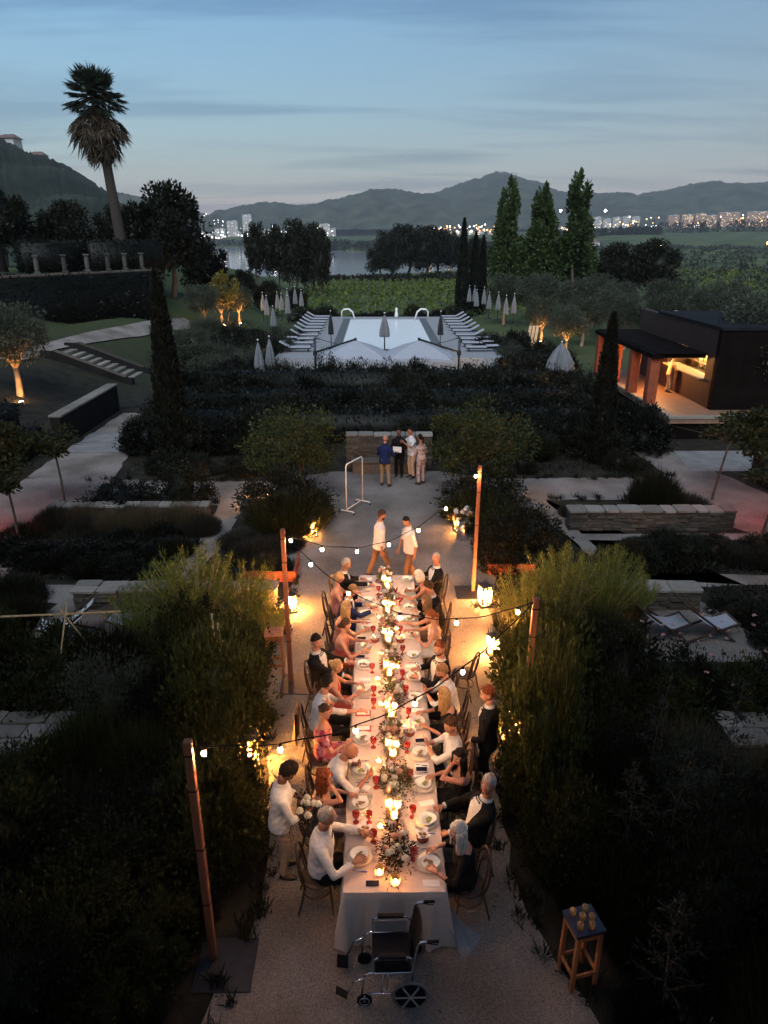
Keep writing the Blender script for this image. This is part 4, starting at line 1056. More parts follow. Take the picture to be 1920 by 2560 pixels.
def hand_into(mb, W, d, nrm, side, sc=1.0, curl=.5, mi=0):
    """palm, four unequal bent fingers and a thumb leaving the side of the palm"""
    d = d.normalized(); nrm = (nrm - d * nrm.dot(d)).normalized(); x = d.cross(nrm) * side      # x points to the thumb side
    mb.tube([W - d * .03, W + d * .01, W + d * .05 * sc, W + d * .088 * sc], [(.026, .020), (.030, .018), (.041, .016), (.038, .012)], 8, mi, True, x)
    for k, (o, L) in enumerate([(.030, .068), (.010, .078), (-.010, .073), (-.029, .056)]):
        p = W + d * .082 * sc + x * o * sc; dr = (d + x * o * 2.5).normalized(); pts = [p - dr * .015]; r_ = [.0095, .0092, .0085, .0075, .005]
        ang = 0
        for s_ in (.0, .42, .33, .25):
            if s_: 
                ang += curl * (.55 + .1 * k); dd = dr * math.cos(ang) + nrm * math.sin(ang); p = p + dd * L * s_ * sc
            pts.append(p.copy())
        mb.tube(pts, [q * sc for q in r_], 6, mi, True, x)
    p = W + d * .022 * sc + x * .026; dr = (x * .75 + d * .66).normalized()
    p1 = p + dr * .034 * sc; p2 = p1 + (dr * .6 + d * .5 + nrm * .35).normalized() * .030 * sc; p3 = p2 + (d * .8 + nrm * .4).normalized() * .022 * sc
    mb.tube([p - dr * .012, p, p1, p2, p3], [.012, .0125, .011, .010, .006], 6, mi, True, nrm)
PENDING = []
def person(key, label, loc, face, seated=True, lean=.08, twist=0.0, sc=1.0, female=False, skin='skin_fair', hair='short', hairc='hair_brown', beard=None, outfit='tux', head=(0, 0),
           handL=None, handR=None, poleL=None, poleR=None, feet=None, sleeves=1.0, cols=None, curl=.5, glasses=False):
    """handL is the figure's +x arm; targets are in the figure's own frame (x right of frame, y forward, z up)"""
    t = thing('person', label, 'person', loc, face, None, sc * (1.05 if seated else 1.0))
    TR = TORSO_F if female else TORSO_M
    sh = .155 if female else .188
    hipz = .475 if seated else .865
    s_ = V(0, math.sin(lean), math.cos(lean)); P0 = V(0, 0, hipz)
    def spine(q): 
        b = P0 + s_ * q
        if seated: b = b + V(0, .05 * math.sin(min(q, .5) * 3.1), 0) * 0
        return b
    def right(q): a = twist * min(1, q / .5); return V(math.cos(a), math.sin(a), 0)
    def fwd(q): return s_.cross(right(q)).normalized() * 1.0
    body, wear = MB(), {}
    def torso(mb, q0, q1, inf, wider=0.0):
        rows = [r for r in TR if q0 - 1e-6 <= r[0] <= q1 + 1e-6]
        vs = []; n = 18
        for q, rx, ry in rows:
            c_ = spine(q); X = right(q); Y = -fwd(q) if fwd(q).y < 0 else fwd(q)
            for j in range(n):
                a = 2 * math.pi * j / n
                ca, sa = math.cos(a), math.sin(a)
                e = 1.0 if not wider else 1.0
                vs.append(c_ + X * (ca * (rx + inf + wider * (q > .3))) + Y * (sa * (ry + inf)))
        k = len(rows)
        fs = [(i * n + j, i * n + (j + 1) % n, (i + 1) * n + (j + 1) % n, (i + 1) * n + j) for i in range(k - 1) for j in range(n)]
        fs += [tuple(range(n - 1, -1, -1)), tuple(range((k - 1) * n, k * n))]
        mb.add(vs, fs)
    torso(body, 0, .70, 0)
    # arms
    arms = []
    for side, tgt, pole in ((1, handL, poleL), (-1, handR, poleR)):
        S = spine(.475) + right(.475) * (side * sh)
        if tgt is None: tgt = (side * .20, .40, .80) if seated else (side * .26, .06, .80)
        H = Vector(tgt); pole = Vector(pole) if pole else V(side * .8, -.35, -.7)
        E, H = ik(S, H, .285, .255, pole)
        arms.append((side, S, E, H))
        k = .85 if female else 1
        Si = S - right(.475) * (side * .05)
        body.tube([Si, S, lerp(S, E, .5), E, lerp(E, H, .4), H], [.05 * k, .056 * k, .047 * k, .040 * k, .040 * k, .027 * k], 10)
    # legs
    legs = []
    for side in (1, -1):
        hp = V(side * .092, .0 if not seated else .02, hipz + .035)
        if seated:
            kn_ = V(side * (.105 if female else .13), .44, .50); an = V(side * .11, .43 + .05 * side, .085)
        else:
            fx = feet[0 if side == 1 else 1] if feet else (side * .10, 0.0)
            an = V(fx[0], fx[1], .085 + (fx[2] if len(fx) > 2 else 0)); kn_, an = ik(hp, an, .42, .40, V(0, 1, 0))
        legs.append((side, hp, kn_, an))
        body.tube([hp + V(0, 0, .02), hp, lerp(hp, kn_, .5), kn_, lerp(kn_, an, .35), an], [.08, .088, .074, .055, .054, .036], 10)
        fd = V(side * .12, 1, 0).normalized()
        shoe = wear.setdefault('shoe', ('shoe', [], 'raw'))
        sm = MB(); sm.tube([an + V(0, 0, -.02) - fd * .05, an + V(0, 0, -.045) + fd * .03, an + V(0, 0, -.058) + fd * .11, an + V(0, 0, -.066) + fd * .175], [(.034, .038), (.042, .038), (.042, .028), (.026, .016)], 10, 0, True, (1, 0, 0))
        shoe[1].append(sm)
    # clothes
    cols = cols or {}
    def sleeves_into(mb, frac, k=1.0):
        for side, S, E, H in arms:
            Si = S - right(.475) * (side * .06)
            if frac <= 0: continue
            pts = [Si, S, lerp(S, E, .5), E]; rr = [.06 * k, .067 * k, .059 * k, .053 * k]
            if frac > .5:
                q = (frac - .5) * 2; pts += [lerp(E, H, .45 * q), lerp(E, H, .93 * q)]; rr += [.052 * k, .044 * k]
            else: pts = pts[:3] + [lerp(S, E, .5 + frac)]; rr = rr[:3] + [.054 * k]
            mb.tube(pts, rr, 10)
    def trousers(m):
        g_ = MB(); torso(g_, 0, .14, .012)
        for side, hp, kn_, an in legs:
            g_.tube([hp + V(0, 0, .03), hp, lerp(hp, kn_, .5), kn_, lerp(kn_, an, .45), lerp(kn_, an, .97)], [.09, .10, .088, .070, .064, .058], 10)
        wear['trousers'] = (m, [g_], 'remesh')
    if outfit in ('tux', 'suit'):
        j_ = MB(); torso(j_, 0, .58, .020, .012); sleeves_into(j_, 1.0)
        if not seated or True:
            b0 = spine(.06); 
            j_.tube([spine(.12), spine(.03) - V(0, .01, 0), spine(-.03) - V(0, .02, 0)] if seated else [spine(.12), spine(.0), spine(-.12)], [(.19, .14), (.195, .145), (.195, .145)], 16, 0, True, (1, 0, 0))
        wear['jacket'] = (cols.get('jacket', 'cloth_black'), [j_], 'remesh')
        trousers(cols.get('trousers', 'cloth_black'))
        wear['shirt_front'] = ('cloth_white', 'front', 'raw')
    elif outfit in ('shirt', 'tee'):
        j_ = MB(); torso(j_, 0, .60 if female else .62, .015, .004); sleeves_into(j_, sleeves, .93)
        if not seated: j_.tube([spine(.16), spine(.04), spine(-.05)], [(.185, .135), (.198, .145), (.205, .15)], 16, 0, True, (1, 0, 0))
        wear['shirt'] = (cols.get('shirt', 'cloth_white'), [j_], 'remesh')
        trousers(cols.get('trousers', 'cloth_black'))
    elif outfit in ('dress', 'jumpsuit'):
        j_ = MB(); torso(j_, 0, cols.get('top', .42), .012)
        sleeves_into(j_, cols.get('sleeve', 0), .85)
        if outfit == 'dress':
            if seated:
                j_.tube([V(0, -.06, hipz + .05), V(0, .12, hipz + .05), V(0, .32, hipz + .04), V(0, .46, hipz + .01), V(0, .52, hipz - .12), V(0, .50, .16)], [(.17, .10), (.195, .105), (.20, .10), (.20, .10), (.205, .09), (.22, .10)], 16, 0, True, (1, 0, 0))
            else:
                j_.tube([spine(.1), spine(-.1), V(0, 0, .5), V(0, 0, .12)], [(.18, .13), (.20, .15), (.2, .16), (.25, .2)], 16, 0, True, (1, 0, 0))
        else: trousers(cols['dress'])
        if cols.get('halter'):
            for side in (-1, 1): j_.tube([spine(.40) + right(.4) * side * .07 + V(0, .10, 0), spine(.50) + right(.5) * side * .05 + V(0, .08, 0), spine(.56) + right(.5) * side * .04 - V(0, .02, 0)], [(.035, .02), (.02, .018), (.018, .016)], 8)
        wear['dress'] = (cols['dress'], [j_], 'remesh')
    # head frame
    nt = spine(.70 if not female else .68)
    hy, hp_ = head
    Q = Matrix.Rotation(hy + twist * .5, 3, 'Z') @ Matrix.Rotation(hp_ - lean * .3, 3, 'X')
    hs = .97 if female else 1.03
    HC = nt + V(0, .012, .0) + Q @ V(0, .018, .085)
    hv, hd, hf = head_surface(hs, female=female)
    HB = MB(); HB.add([HC + Q @ v for v in hv], hf, 0)
    for side in (-1, 1):
        HB.ball(HC + Q @ V(side * .077 * hs, -.006, -.004), (.010, .020, .032), 8, 6, 0, Q)
        HB.ball(HC + Q @ V(side * .031 * hs, .0765 * hs, .010), (.0135, .0095, .0085), 8, 6, 1, Q)
        HB.ball(HC + Q @ V(side * .031 * hs, .0835 * hs, .010), (.0065, .0045, .0065), 8, 5, 2, Q)
        HB.ball(HC + Q @ V(side * .031 * hs, .0855 * hs, .0275), (.018, .006, .004), 8, 4, 4, Q)
    HB.ball(HC + Q @ V(0, .0895 * hs, -.054), (.022, .008, .0065), 8, 5, 3, Q)
    # hands
    HN = MB()
    for (side, S, E, H) in arms:
        d = (H - E).normalized(); nr = V(0, 0, -1) if abs(d.z) < .75 else V(-side, .3, 0)
        if d.z > .35: nr = V(0, -.9, .1) if abs(d.y) < .6 else V(-side, 0, .3)
        HN2 = MB(); hand_into(HN2, H, d, nr, side, .92 if female else 1.04, curl)
        HN.add(HN2.v, HN2.f, 0)
    # hair
    hr = MB()
    g = random.Random(hash(key) % 1000 if False else sum(map(ord, key)) * 7)
    def cap(front, sidez, backz, k0, k1, jit=.004):
        keep = {}
        for i, (v, d) in enumerate(zip(hv, hd)):
            hl = lerp(sidez, front, max(0, d.y) ** .7) if d.y > 0 else lerp(sidez, backz, (-d.y) ** .7)
            z = v.z / hs
            w_ = (z - hl) / .05
            if w_ > -.25:
                k = lerp(1.005, lerp(k0, k1, max(0, d.z)), min(1, max(0, w_ + .25)))
                keep[i] = (Q @ (v * k + V(0, 0, .0)) + HC + V(g.uniform(-1, 1), g.uniform(-1, 1), g.uniform(-1, 1)) * jit)
        mp = {i: n for n, i in enumerate(keep)}
        hr.add(list(keep.values()), [tuple(mp[i] for i in f) for f in hf if all(i in mp for i in f)])
    def loc_(x, y, z): return HC + Q @ V(x, y, z)
    if hair == 'short': cap(.070, .008, -.055, 1.09, 1.16, .008)
    elif hair == 'crop': cap(.076, .015, -.05, 1.03, 1.04, .002)
    elif hair == 'receding': cap(.112, .0, -.055, 1.05, 1.05, .003)
    elif hair == 'afro': cap(.062, -.01, -.06, 1.24, 1.36, .010)
    elif hair in ('long', 'curly', 'bob', 'bun', 'updo', 'ponytail'):
        cap(.072, -.02 if hair in ('long', 'curly', 'bob') else .0, -.075, 1.10, 1.13, .003)
    if hair in ('long', 'curly'):
        n_ = 15
        for i in range(n_):
            a = lerp(-2.15, 2.15, i / (n_ - 1)); x0, y0 = .078 * math.sin(a), -.085 * math.cos(a) * (1 if abs(a) < 1.6 else .9)
            L = .34 if hair == 'long' else .26; w_ = .030; pts = []; rr = []
            for q in range(6):
                u = q / 5; wv = (.014 if hair == 'curly' else .005) * math.sin(u * 9 + i * 2)
                b_ = HC + Q @ V(x0 * (1.05 + .25 * u), y0 * (1.05 + .12 * u) - .01 * u, .03)
                pts.append(b_ + V(wv, wv * .5 + g.uniform(-.004, .004), -u * L * (1 if abs(a) < 1.7 else .8))); rr.append((w_ * (1 - .35 * u) * (1.15 if hair == 'curly' else 1), .020 * (1 - .4 * u)))
            hr.tube(pts, rr, 6)
        if hair == 'curly':
            for i in range(46):
                a = g.uniform(-2.3, 2.3); q = g.uniform(-.16, .10); hr.ball(HC + Q @ V(.088 * math.sin(a), -.095 * math.cos(a), q), g.uniform(.018, .030), 6, 4)
    if hair == 'bob':
        for i in range(13):
            a = lerp(-2.0, 2.0, i / 12); x0, y0 = .08 * math.sin(a), -.088 * math.cos(a)
            hr.tube([loc_(x0, y0, .03), loc_(x0 * 1.12, y0 * 1.12, -.05), loc_(x0 * 1.05, y0 * 1.05, -.115)], [(.028, .02), (.028, .022), (.016, .012)], 6)
    if hair == 'bun': hr.ball(loc_(0, -.115, -.02), (.045, .038, .042), 12, 8); hr.ball(loc_(.012, -.12, -.005), (.03, .03, .03), 8, 6)
    if hair == 'updo': hr.ball(loc_(0, -.10, .055), (.055, .045, .045), 12, 8); hr.ball(loc_(.03, -.09, .03), .03, 8, 6); hr.ball(loc_(-.03, -.095, .035), .03, 8, 6)
    if hair == 'ponytail': hr.tube([loc_(0, -.10, .03), loc_(0, -.15, .03), loc_(0, -.165, -.05), loc_(0, -.15, -.15)], [.022, .03, .028, .012], 8)
    if beard:
        bd = MB(); kp = {}
        for i, (v, d) in enumerate(zip(hv, hd)):
            if d.y > .05 and v.z < -.030 * hs and not (abs(v.x) < .018 and -.063 < v.z / hs < -.044): kp[i] = HC + Q @ (v * 1.045)
        mp = {i: n for n, i in enumerate(kp)}
        bd.add(list(kp.values()), [tuple(mp[i] for i in f) for f in hf if all(i in mp for i in f)])
    PENDING.append(dict(root=t, body=body, head=HB, hands=HN, wear=wear, hair=(hr, hairc), beard=(bd, beard) if beard else None, skin=skin, spine=spine, right=right, fwd=fwd, TR=TR, hc=HC, Q=Q, glasses=glasses, outfit=outfit, cols=cols, arms=arms, female=female))
    return PENDING[-1]
def front_patch(p, inf, q0, q1, w0, w1, name, m, parent):
    c = MB(); nI, nJ = 7, 9; vs = []
    for j in range(nJ):
        q = lerp(q0, q1, j / (nJ - 1)); rx = np.interp(q, [r[0] for r in p['TR']], [r[1] for r in p['TR']]); ry = np.interp(q, [r[0] for r in p['TR']], [r[2] for r in p['TR']])
        w_ = lerp(w0, w1, (j / (nJ - 1)) ** .8); X = p['right'](q); Y = p['fwd'](q); Y = -Y if Y.y < 0 else Y
        for i in range(nI):
            a = math.pi / 2 + lerp(w_, -w_, i / (nI - 1))
            vs.append(p['spine'](q) + X * (math.cos(a) * (rx + inf)) + Y * (math.sin(a) * (ry + inf)))
    c.add(vs, [(j * nI + i, (j + 1) * nI + i, (j + 1) * nI + i + 1, j * nI + i + 1) for j in range(nJ - 1) for i in range(nI - 1)])
    return c.build(name, m, parent, True)
def hash_of(s): return sum(ord(c_) * (i + 1) for i, c_ in enumerate(s)) % 97
def crease(v, f, amp, seed):
    """soft cloth folds: push the surface in and out along its normal"""
    v = np.array(v); nr = np.zeros_like(v)
    q = np.array([x if len(x) == 4 else (x[0], x[1], x[2], x[2]) for x in f]); a = np.cross(v[q[:, 2]] - v[q[:, 0]], v[q[:, 3]] - v[q[:, 1]])
    for k in range(4): np.add.at(nr, q[:, k], a)
    nr /= np.maximum(np.linalg.norm(nr, axis=1, keepdims=True), 1e-9)
    x, y, z = v.T; s = seed * .37
    w = np.sin(z * 62 + 9 * np.sin(x * 7 + s) + 6 * np.sin(y * 9 + s)) + .8 * np.sin((x + y) * 48 + 7 * np.sin(z * 11 + s)) + .6 * np.sin((x - y) * 33 + z * 40 + s * 2)
    m_ = .5 + .5 * np.sin(x * 9 + s) * np.sin(z * 8 + y * 7 + s)
    return (v + nr * (w * amp * .55 * m_)[:, None]).tolist()
def finish_people():
    """grow each body and garment into one continuous skin, then add head, hands and hair"""
    tmp = []
    for p in PENDING:
        def rem(mb, vox, it):
            o = bpy.data.objects.new('tmp', mb.mesh('tmp', 'skin_fair')); COL.objects.link(o)
            r_ = o.modifiers.new('r', 'REMESH'); r_.mode = 'VOXEL'; r_.voxel_size = vox
            s_ = o.modifiers.new('s', 'SMOOTH'); s_.iterations = it; s_.factor = .5
            return o
        p['o_body'] = rem(p['body'], .020, 2); tmp.append(p['o_body'])
        p['o_wear'] = {}
        for k, (m, parts, mode) in p['wear'].items():
            if mode == 'remesh':
                o = rem(parts[0], .022, 3); p['o_wear'][k] = o; tmp.append(o)
    bpy.context.view_layer.update()
    dg = bpy.context.evaluated_depsgraph_get()
    def grab(o):
        e = o.evaluated_get(dg); me = e.to_mesh(); n = len(me.vertices)
        v = np.empty(n * 3, np.float32); me.vertices.foreach_get('co', v)
        f = [tuple(q.vertices) for q in me.polygons]; e.to_mesh_clear()
        return v.reshape(-1, 3).tolist(), f
    for p in PENDING:
        t = p['root']
        B = MB(); v, f = grab(p['o_body']); B.add(v, f, 0)
        h = p['head']; o0 = len(B.v); B.v += h.v; B.f += [tuple(i + o0 for i in q) for q in h.f]; B.m += h.m
        B.add(p['hands'].v, p['hands'].f, 0)
        hc = p['hair'][1]
        B.build('body', [p['skin'], 'eye_white', 'eye_dark', 'lip', hc], t, True)
        for k, o in p['o_wear'].items():
            v, f = grab(o); v = crease(v, f, .007 if k != 'dress' else .008, hash_of(t.name + k)); G_ = MB(); G_.add(v, f, 0); G_.build(k, p['wear'][k][0], t, True)
        if p['hair'][0].v: p['hair'][0].build('hair', hc, t, True)
        if p['beard']: p['beard'][0].build('beard', p['beard'][1], t, True)
        if 'shoe' in p['wear']:
            for sm in p['wear']['shoe'][1]: sm.build('shoe', 'shoe', t, True)
        if p['outfit'] == 'tux' or p['outfit'] == 'suit':
            sf = front_patch(p, .0245, .14, .57, .05, .62, 'shirt_front', 'cloth_white', t)
            cl = MB(); q0, q1 = p['spine'](.575), p['spine'](.625); cl.tube([q0, q1], [.082, .070], 14, 0, False, (1, 0, 0)); cl.build('collar', 'cloth_white', t, True)
            for (side, S, E, H) in p['arms']:
                cf = MB(); d_ = (H - E).normalized(); cf.tube([H - d_ * .035, H - d_ * .004], [.040, .038], 10, 0, False); cf.build('cuff', 'cloth_white', t, True)
        elif p['outfit'] == 'shirt':
            cl = MB(); q0, q1 = p['spine'](.585), p['spine'](.635); cl.tube([q0, q1], [.084, .072], 14, 0, False, (1, 0, 0)); cl.build('collar', p['wear']['shirt'][0], t, True)
        bt = p['cols'].get('tie')
        if bt:
            inf = .030; q = .548; Y = p['fwd'](q); Y = -Y if Y.y < 0 else Y
            c_ = p['spine'](q) + Y * (.078 + inf * .6); X = p['right'](q); c = MB()
            for s_ in (-1, 1): c.add([c_ + V(0, 0, .006), c_ - V(0, 0, .006), c_ + X * s_ * .055 - V(0, 0, .026) + Y * .004, c_ + X * s_ * .055 + V(0, 0, .026) + Y * .004, c_ + X * s_ * .03 + Y * .014], [(0, 1, 4), (1, 2, 4), (2, 3, 4), (3, 0, 4)])
            c.ball(c_ + Y * .006, (.010, .008, .011), 6, 4)
            c.build('bow_tie', bt, t)
        if p['cols'].get('braces'):
            for s_ in (-1, 1):
                c = MB(); pts = []
                for q, a in ((.14, .45), (.3, .5), (.44, .55), (.52, .75), (.545, 1.57), (.52, 2.3), (.4, 2.45), (.25, 2.55), (.12, 2.65)):
                    rx = np.interp(q, [r[0] for r in p['TR']], [r[1] for r in p['TR']]); ry = np.interp(q, [r[0] for r in p['TR']], [r[2] for r in p['TR']])
                    Y = p['fwd'](q); Y = -Y if Y.y < 0 else Y
                    pts.append(p['spine'](q) + p['right'](q) * s_ * (math.sin(a) * .55 * (rx + .02) if q < .53 else .10) + Y * math.cos(a) * (ry + .022) + V(0, 0, .02 if q > .53 else 0))
                c.tube(pts, [(.016, .005)] * len(pts), 6); c.build('brace', p['cols']['braces'], t, True)
        if p['glasses']:
            c = MB(); Q, HC = p['Q'], p['hc']
            for s_ in (-1, 1):
                c.tube([HC + Q @ V(s_ * .032 + .02 * math.cos(a * .785), .098, .008 + .016 * math.sin(a * .785)) for a in range(9)], .003, 5); c.tube([HC + Q @ V(s_ * .052, .096, .012), HC + Q @ V(s_ * .08, 0, .012)], .003, 5)
            c.tube([HC + Q @ V(-.012, .1, .012), HC + Q @ V(.012, .1, .012)], .003, 5); c.build('glasses', 'cloth_black', t)
    for o in tmp:
        me = o.data; bpy.data.objects.remove(o); bpy.data.meshes.remove(me)

GP = {k: (x, y) for k, w, x, y in GUESTS}
LF, RF = R(-90), R(90)
TX = dict(tie='cloth_black')
# left side: the figure's +x arm is the one nearer the camera
def L(key, lab, **kw): x, y = GP[key]; person(key, lab, (x, y, 0), kw.pop('face', LF), **kw)
L('L1', 'heavy grey haired bearded man in white shirt and bow tie at the near left seat', hair='crop', hairc='hair_grey', beard='hair_grey', outfit='shirt', cols=TX, sc=1.06, lean=.10, head=(.15, -.02), handL=(.20, .40, .80), handR=(-.22, .46, .82), skin='skin_tan')
L('L2', 'woman with long auburn curls in a grey dress raising a hand to her cheek', female=True, hair='curly', hairc='hair_auburn', outfit='dress', cols=dict(dress='cloth_grey', top=.42), lean=.08, head=(-.35, -.05), handL=(.06, .15, 1.18), poleL=(.5, .6, -.6), handR=(-.18, .38, .80))
L('L3', 'bald bearded man in rolled white shirt hunched over his plate', hair='none', hairc='hair_brown', beard='hair_brown', outfit='shirt', sleeves=.72, cols=dict(TX), lean=.42, head=(-.25, -.45), handL=(.16, .56, .86), handR=(-.12, .44, .84), skin='skin_tan')
L('L4', 'woman with brown updo in pink and white floral dress, hand at her head', female=True, hair='bun', hairc='hair_brown', outfit='dress', cols=dict(dress='cloth_floral', top=.48, sleeve=.2), lean=.05, head=(-.95, -.1), handR=(-.10, .10, 1.30), poleR=(-.8, .4, .1), handL=(.16, .36, .80))
L('L5', 'black haired man in white shirt and dark braces reaching across the table', hair='short', hairc='hair_black', outfit='shirt', sleeves=.72, cols=dict(braces='cloth_dark'), lean=.18, head=(.6, -.1), handL=(.10, .62, .84), handR=(-.16, .42, .82), sc=1.03)
L('L6', 'woman with pinned fair hair in a coral dress next to the man in braces', female=True, hair='updo', hairc='hair_blond', outfit='dress', cols=dict(dress='cloth_coral', top=.42, halter=1), lean=.10, head=(.1, -.15), handL=(.14, .44, .84), handR=(-.12, .42, .84))
L('L7', 'dark haired man in black dinner jacket leaning back from the left side', hair='short', hairc='hair_black', outfit='tux', cols=TX, lean=-.10, twist=-.35, head=(-.75, -.1), handL=(.2, .40, .74), handR=(-.2, .42, .76), sc=1.04)
L('L8', 'woman with dark bun in a coral halter dress, back half turned', female=True, hair='bun', hairc='hair_brown', outfit='dress', cols=dict(dress='cloth_coral', top=.34, halter=1), lean=.12, head=(.3, -.1), handL=(.16, .42, .80), handR=(-.14, .46, .82))
L('L9', 'woman with long wavy blonde hair in a mauve dress, hand on the table', female=True, hair='long', hairc='hair_blond', outfit='dress', cols=dict(dress='cloth_mauve', top=.42), lean=.14, head=(.2, -.15), handL=(.10, .50, .81), handR=(-.16, .42, .82))
L('L10', 'man in navy blue suit stretching an arm over his plate', hair='crop', hairc='hair_sandy', outfit='suit', cols=dict(jacket='cloth_navy', trousers='cloth_navy'), lean=.24, head=(.1, -.25), handL=(.10, .58, .83), handR=(-.18, .44, .82))
L('L11', 'woman with light brown ponytail in mauve behind the navy suit', female=True, hair='ponytail', hairc='hair_blond', outfit='dress', cols=dict(dress='cloth_mauve', top=.42), lean=.08, head=(.1, -.1))
L('L12', 'grey haired man in dinner jacket at the far left table corner', hair='short', hairc='hair_grey', outfit='tux', cols=TX, lean=.10, head=(-.35, -.15), handL=(.12, .62, .82), skin='skin_tan')
def Rr(key, lab, **kw): x, y = GP[key]; person(key, lab, (x, y, 0), kw.pop('face', RF), **kw)
Rr('R1', 'woman with long silver hair in black at the near right seat', female=True, hair='long', hairc='hair_silver', outfit='dress', cols=dict(dress='cloth_black', top=.48, sleeve=.8), lean=.10, head=(.35, -.2), handL=(.18, .34, .78), handR=(-.16, .36, .78), sc=1.02)
Rr('R2', 'grey haired man in dinner jacket leaning back and looking up', hair='short', hairc='hair_grey', outfit='tux', cols=TX, lean=-.22, twist=.3, head=(.75, .12), handL=(.22, .36, .72), handR=(-.2, .36, .70), sc=1.03, skin='skin_tan')
Rr('R3', 'woman with long black hair in black resting her chin on her hand', female=True, hair='long', hairc='hair_black', outfit='dress', cols=dict(dress='cloth_black', top=.42), lean=.06, head=(.75, -.05), handR=(-.02, .14, 1.14), poleR=(-.3, .7, -.6), handL=(.14, .38, .80))
Rr('R4', 'brown haired man in white shirt holding his hands together', hair='short', hairc='hair_brown', outfit='shirt', sleeves=.72, cols=dict(), lean=.04, head=(.6, -.15), handL=(.03, .36, .92), handR=(-.02, .37, .92), poleR=(-.8, .1, -.6), curl=.15)
Rr('R5', 'woman with long straight blonde hair in black seen from behind', female=True, hair='long', hairc='hair_blond', outfit='dress', cols=dict(dress='cloth_black', top=.48, sleeve=.5), lean=.16, head=(-.35, -.1), handL=(.14, .44, .82))
Rr('R7', 'bearded man with swept back hair and glasses in a white shirt', hair='short', hairc='hair_sandy', beard='hair_brown', outfit='shirt', sleeves=.75, cols=dict(), lean=.20, head=(.15, -.2), handL=(.04, .40, .86), handR=(-.05, .42, .86), glasses=True)
Rr('R8', 'laughing bearded man in open dinner jacket next to the bride', hair='short', hairc='hair_auburn', beard='hair_auburn', outfit='tux', cols=TX, lean=.04, twist=.4, head=(.95, -.05), handL=(.14, .36, .80), handR=(-.14, .36, .80), sc=1.05)
Rr('R9', 'bride with red hair in a bun and a white low backed dress', female=True, hair='bun', hairc='hair_red', outfit='dress', cols=dict(dress='cloth_ivory', top=.36, halter=1), lean=.08, head=(-.2, -.25), handL=(.16, .46, .84), handR=(-.10, .36, .84))
Rr('R10', 'woman with wavy blonde hair in a bronze dress reaching over the table', female=True, hair='long', hairc='hair_sandy', outfit='dress', cols=dict(dress='cloth_bronze', top=.42), lean=.20, head=(.2, -.1), handL=(.12, .40, .82), handR=(-.12, .60, .83))
Rr('R11', 'dark haired man in dinner jacket leaning in behind the blonde', hair='short', hairc='hair_brown', outfit='tux', cols=TX, lean=.22, head=(-.2, -.25), handL=(.14, .44, .82))
Rr('R12', 'woman with short white hair and bare back in a black dress', female=True, hair='bob', hairc='hair_silver', outfit='dress', cols=dict(dress='cloth_black', top=.24, halter=1), lean=.26, head=(-.2, -.2), handR=(-.08, .58, .83), handL=(.12, .44, .82), skin='skin_tan')
Rr('R13', 'bald man in dinner jacket at the far right table corner', hair='receding', hairc='hair_grey', outfit='tux', cols=TX, lean=-.02, twist=.4, head=(.8, -.05), handL=(.18, .34, .80), handR=(-.1, .30, .92), skin='skin_tan', sc=1.03)
# standing figures
person('R6', 'standing man in black dinner jacket behind the blonde woman', (1.62, 8.62, 0), R(75), seated=False, hair='short', hairc='hair_auburn', outfit='tux', cols=TX, lean=.02, head=(.5, -.1), handL=(.24, .05, .82), handR=(-.16, .22, .92), sc=1.03)
person('SV', 'dark skinned waiter in white shirt and beige trousers holding a flower bunch', (-1.27, 7.06, 0), R(-80), seated=False, hair='afro', hairc='hair_black', skin='skin_brown', outfit='shirt', cols=dict(trousers='cloth_beige'), sleeves=.7, lean=.10, head=(-.1, -.55), handL=(.08, .34, 1.05), handR=(-.08, .34, 1.07), sc=1.02)
person('W1', 'man in loose white shirt and brown trousers walking at the table head', (.02, 15.75, 0), R(-75), seated=False, hair='short', hairc='hair_brown', beard='hair_brown', outfit='shirt', sleeves=.72, cols=dict(trousers='cloth_brown'), lean=.04, head=(-.35, -.2), feet=[(.10, .26), (-.10, -.26, .03)], handL=(.25, .0, .82), handR=(-.25, .16, .86), skin='skin_tan', sc=1.02)
person('W2', 'dark cropped man in white shirt walking, head bowed, right of the flowers', (.76, 15.55, 0), R(115), seated=False, hair='crop', hairc='hair_black', outfit='shirt', sleeves=.55, cols=dict(trousers='cloth_brown'), lean=.08, head=(.2, -.4), feet=[(.10, -.16), (-.10, .20)], handL=(.22, .18, .84), handR=(-.25, .0, .82), skin='skin_tan')
person('B1', 'bald man in navy jumper and khaki trousers standing with his back to us', (.22, 22.7, 0), R(-20), seated=False, hair='none', hairc='hair_grey', outfit='shirt', cols=dict(shirt='cloth_navy', trousers='cloth_khaki'), head=(-.4, 0), handL=(.14, .26, 1.10), handR=(-.10, .26, 1.12), feet=[(.16, .0), (-.12, .05)])
person('B2', 'person all in black holding a white sheet by the stone wall', (.74, 23.75, 0), R(165), seated=False, hair='short', hairc='hair_black', skin='skin_brown', outfit='shirt', cols=dict(shirt='cloth_black', trousers='cloth_black'), handL=(.08, .28, 1.02), handR=(-.08, .28, 1.02))
person('B3', 'man in white polo and sunglasses raising both hands by the wall', (1.18, 23.6, 0), R(120), seated=False, hair='short', hairc='hair_black', outfit='shirt', sleeves=.3, cols=dict(trousers='cloth_beige'), handL=(.14, .36, 1.26), handR=(-.12, .38, 1.30), skin='skin_tan', glasses=True, sc=1.03)
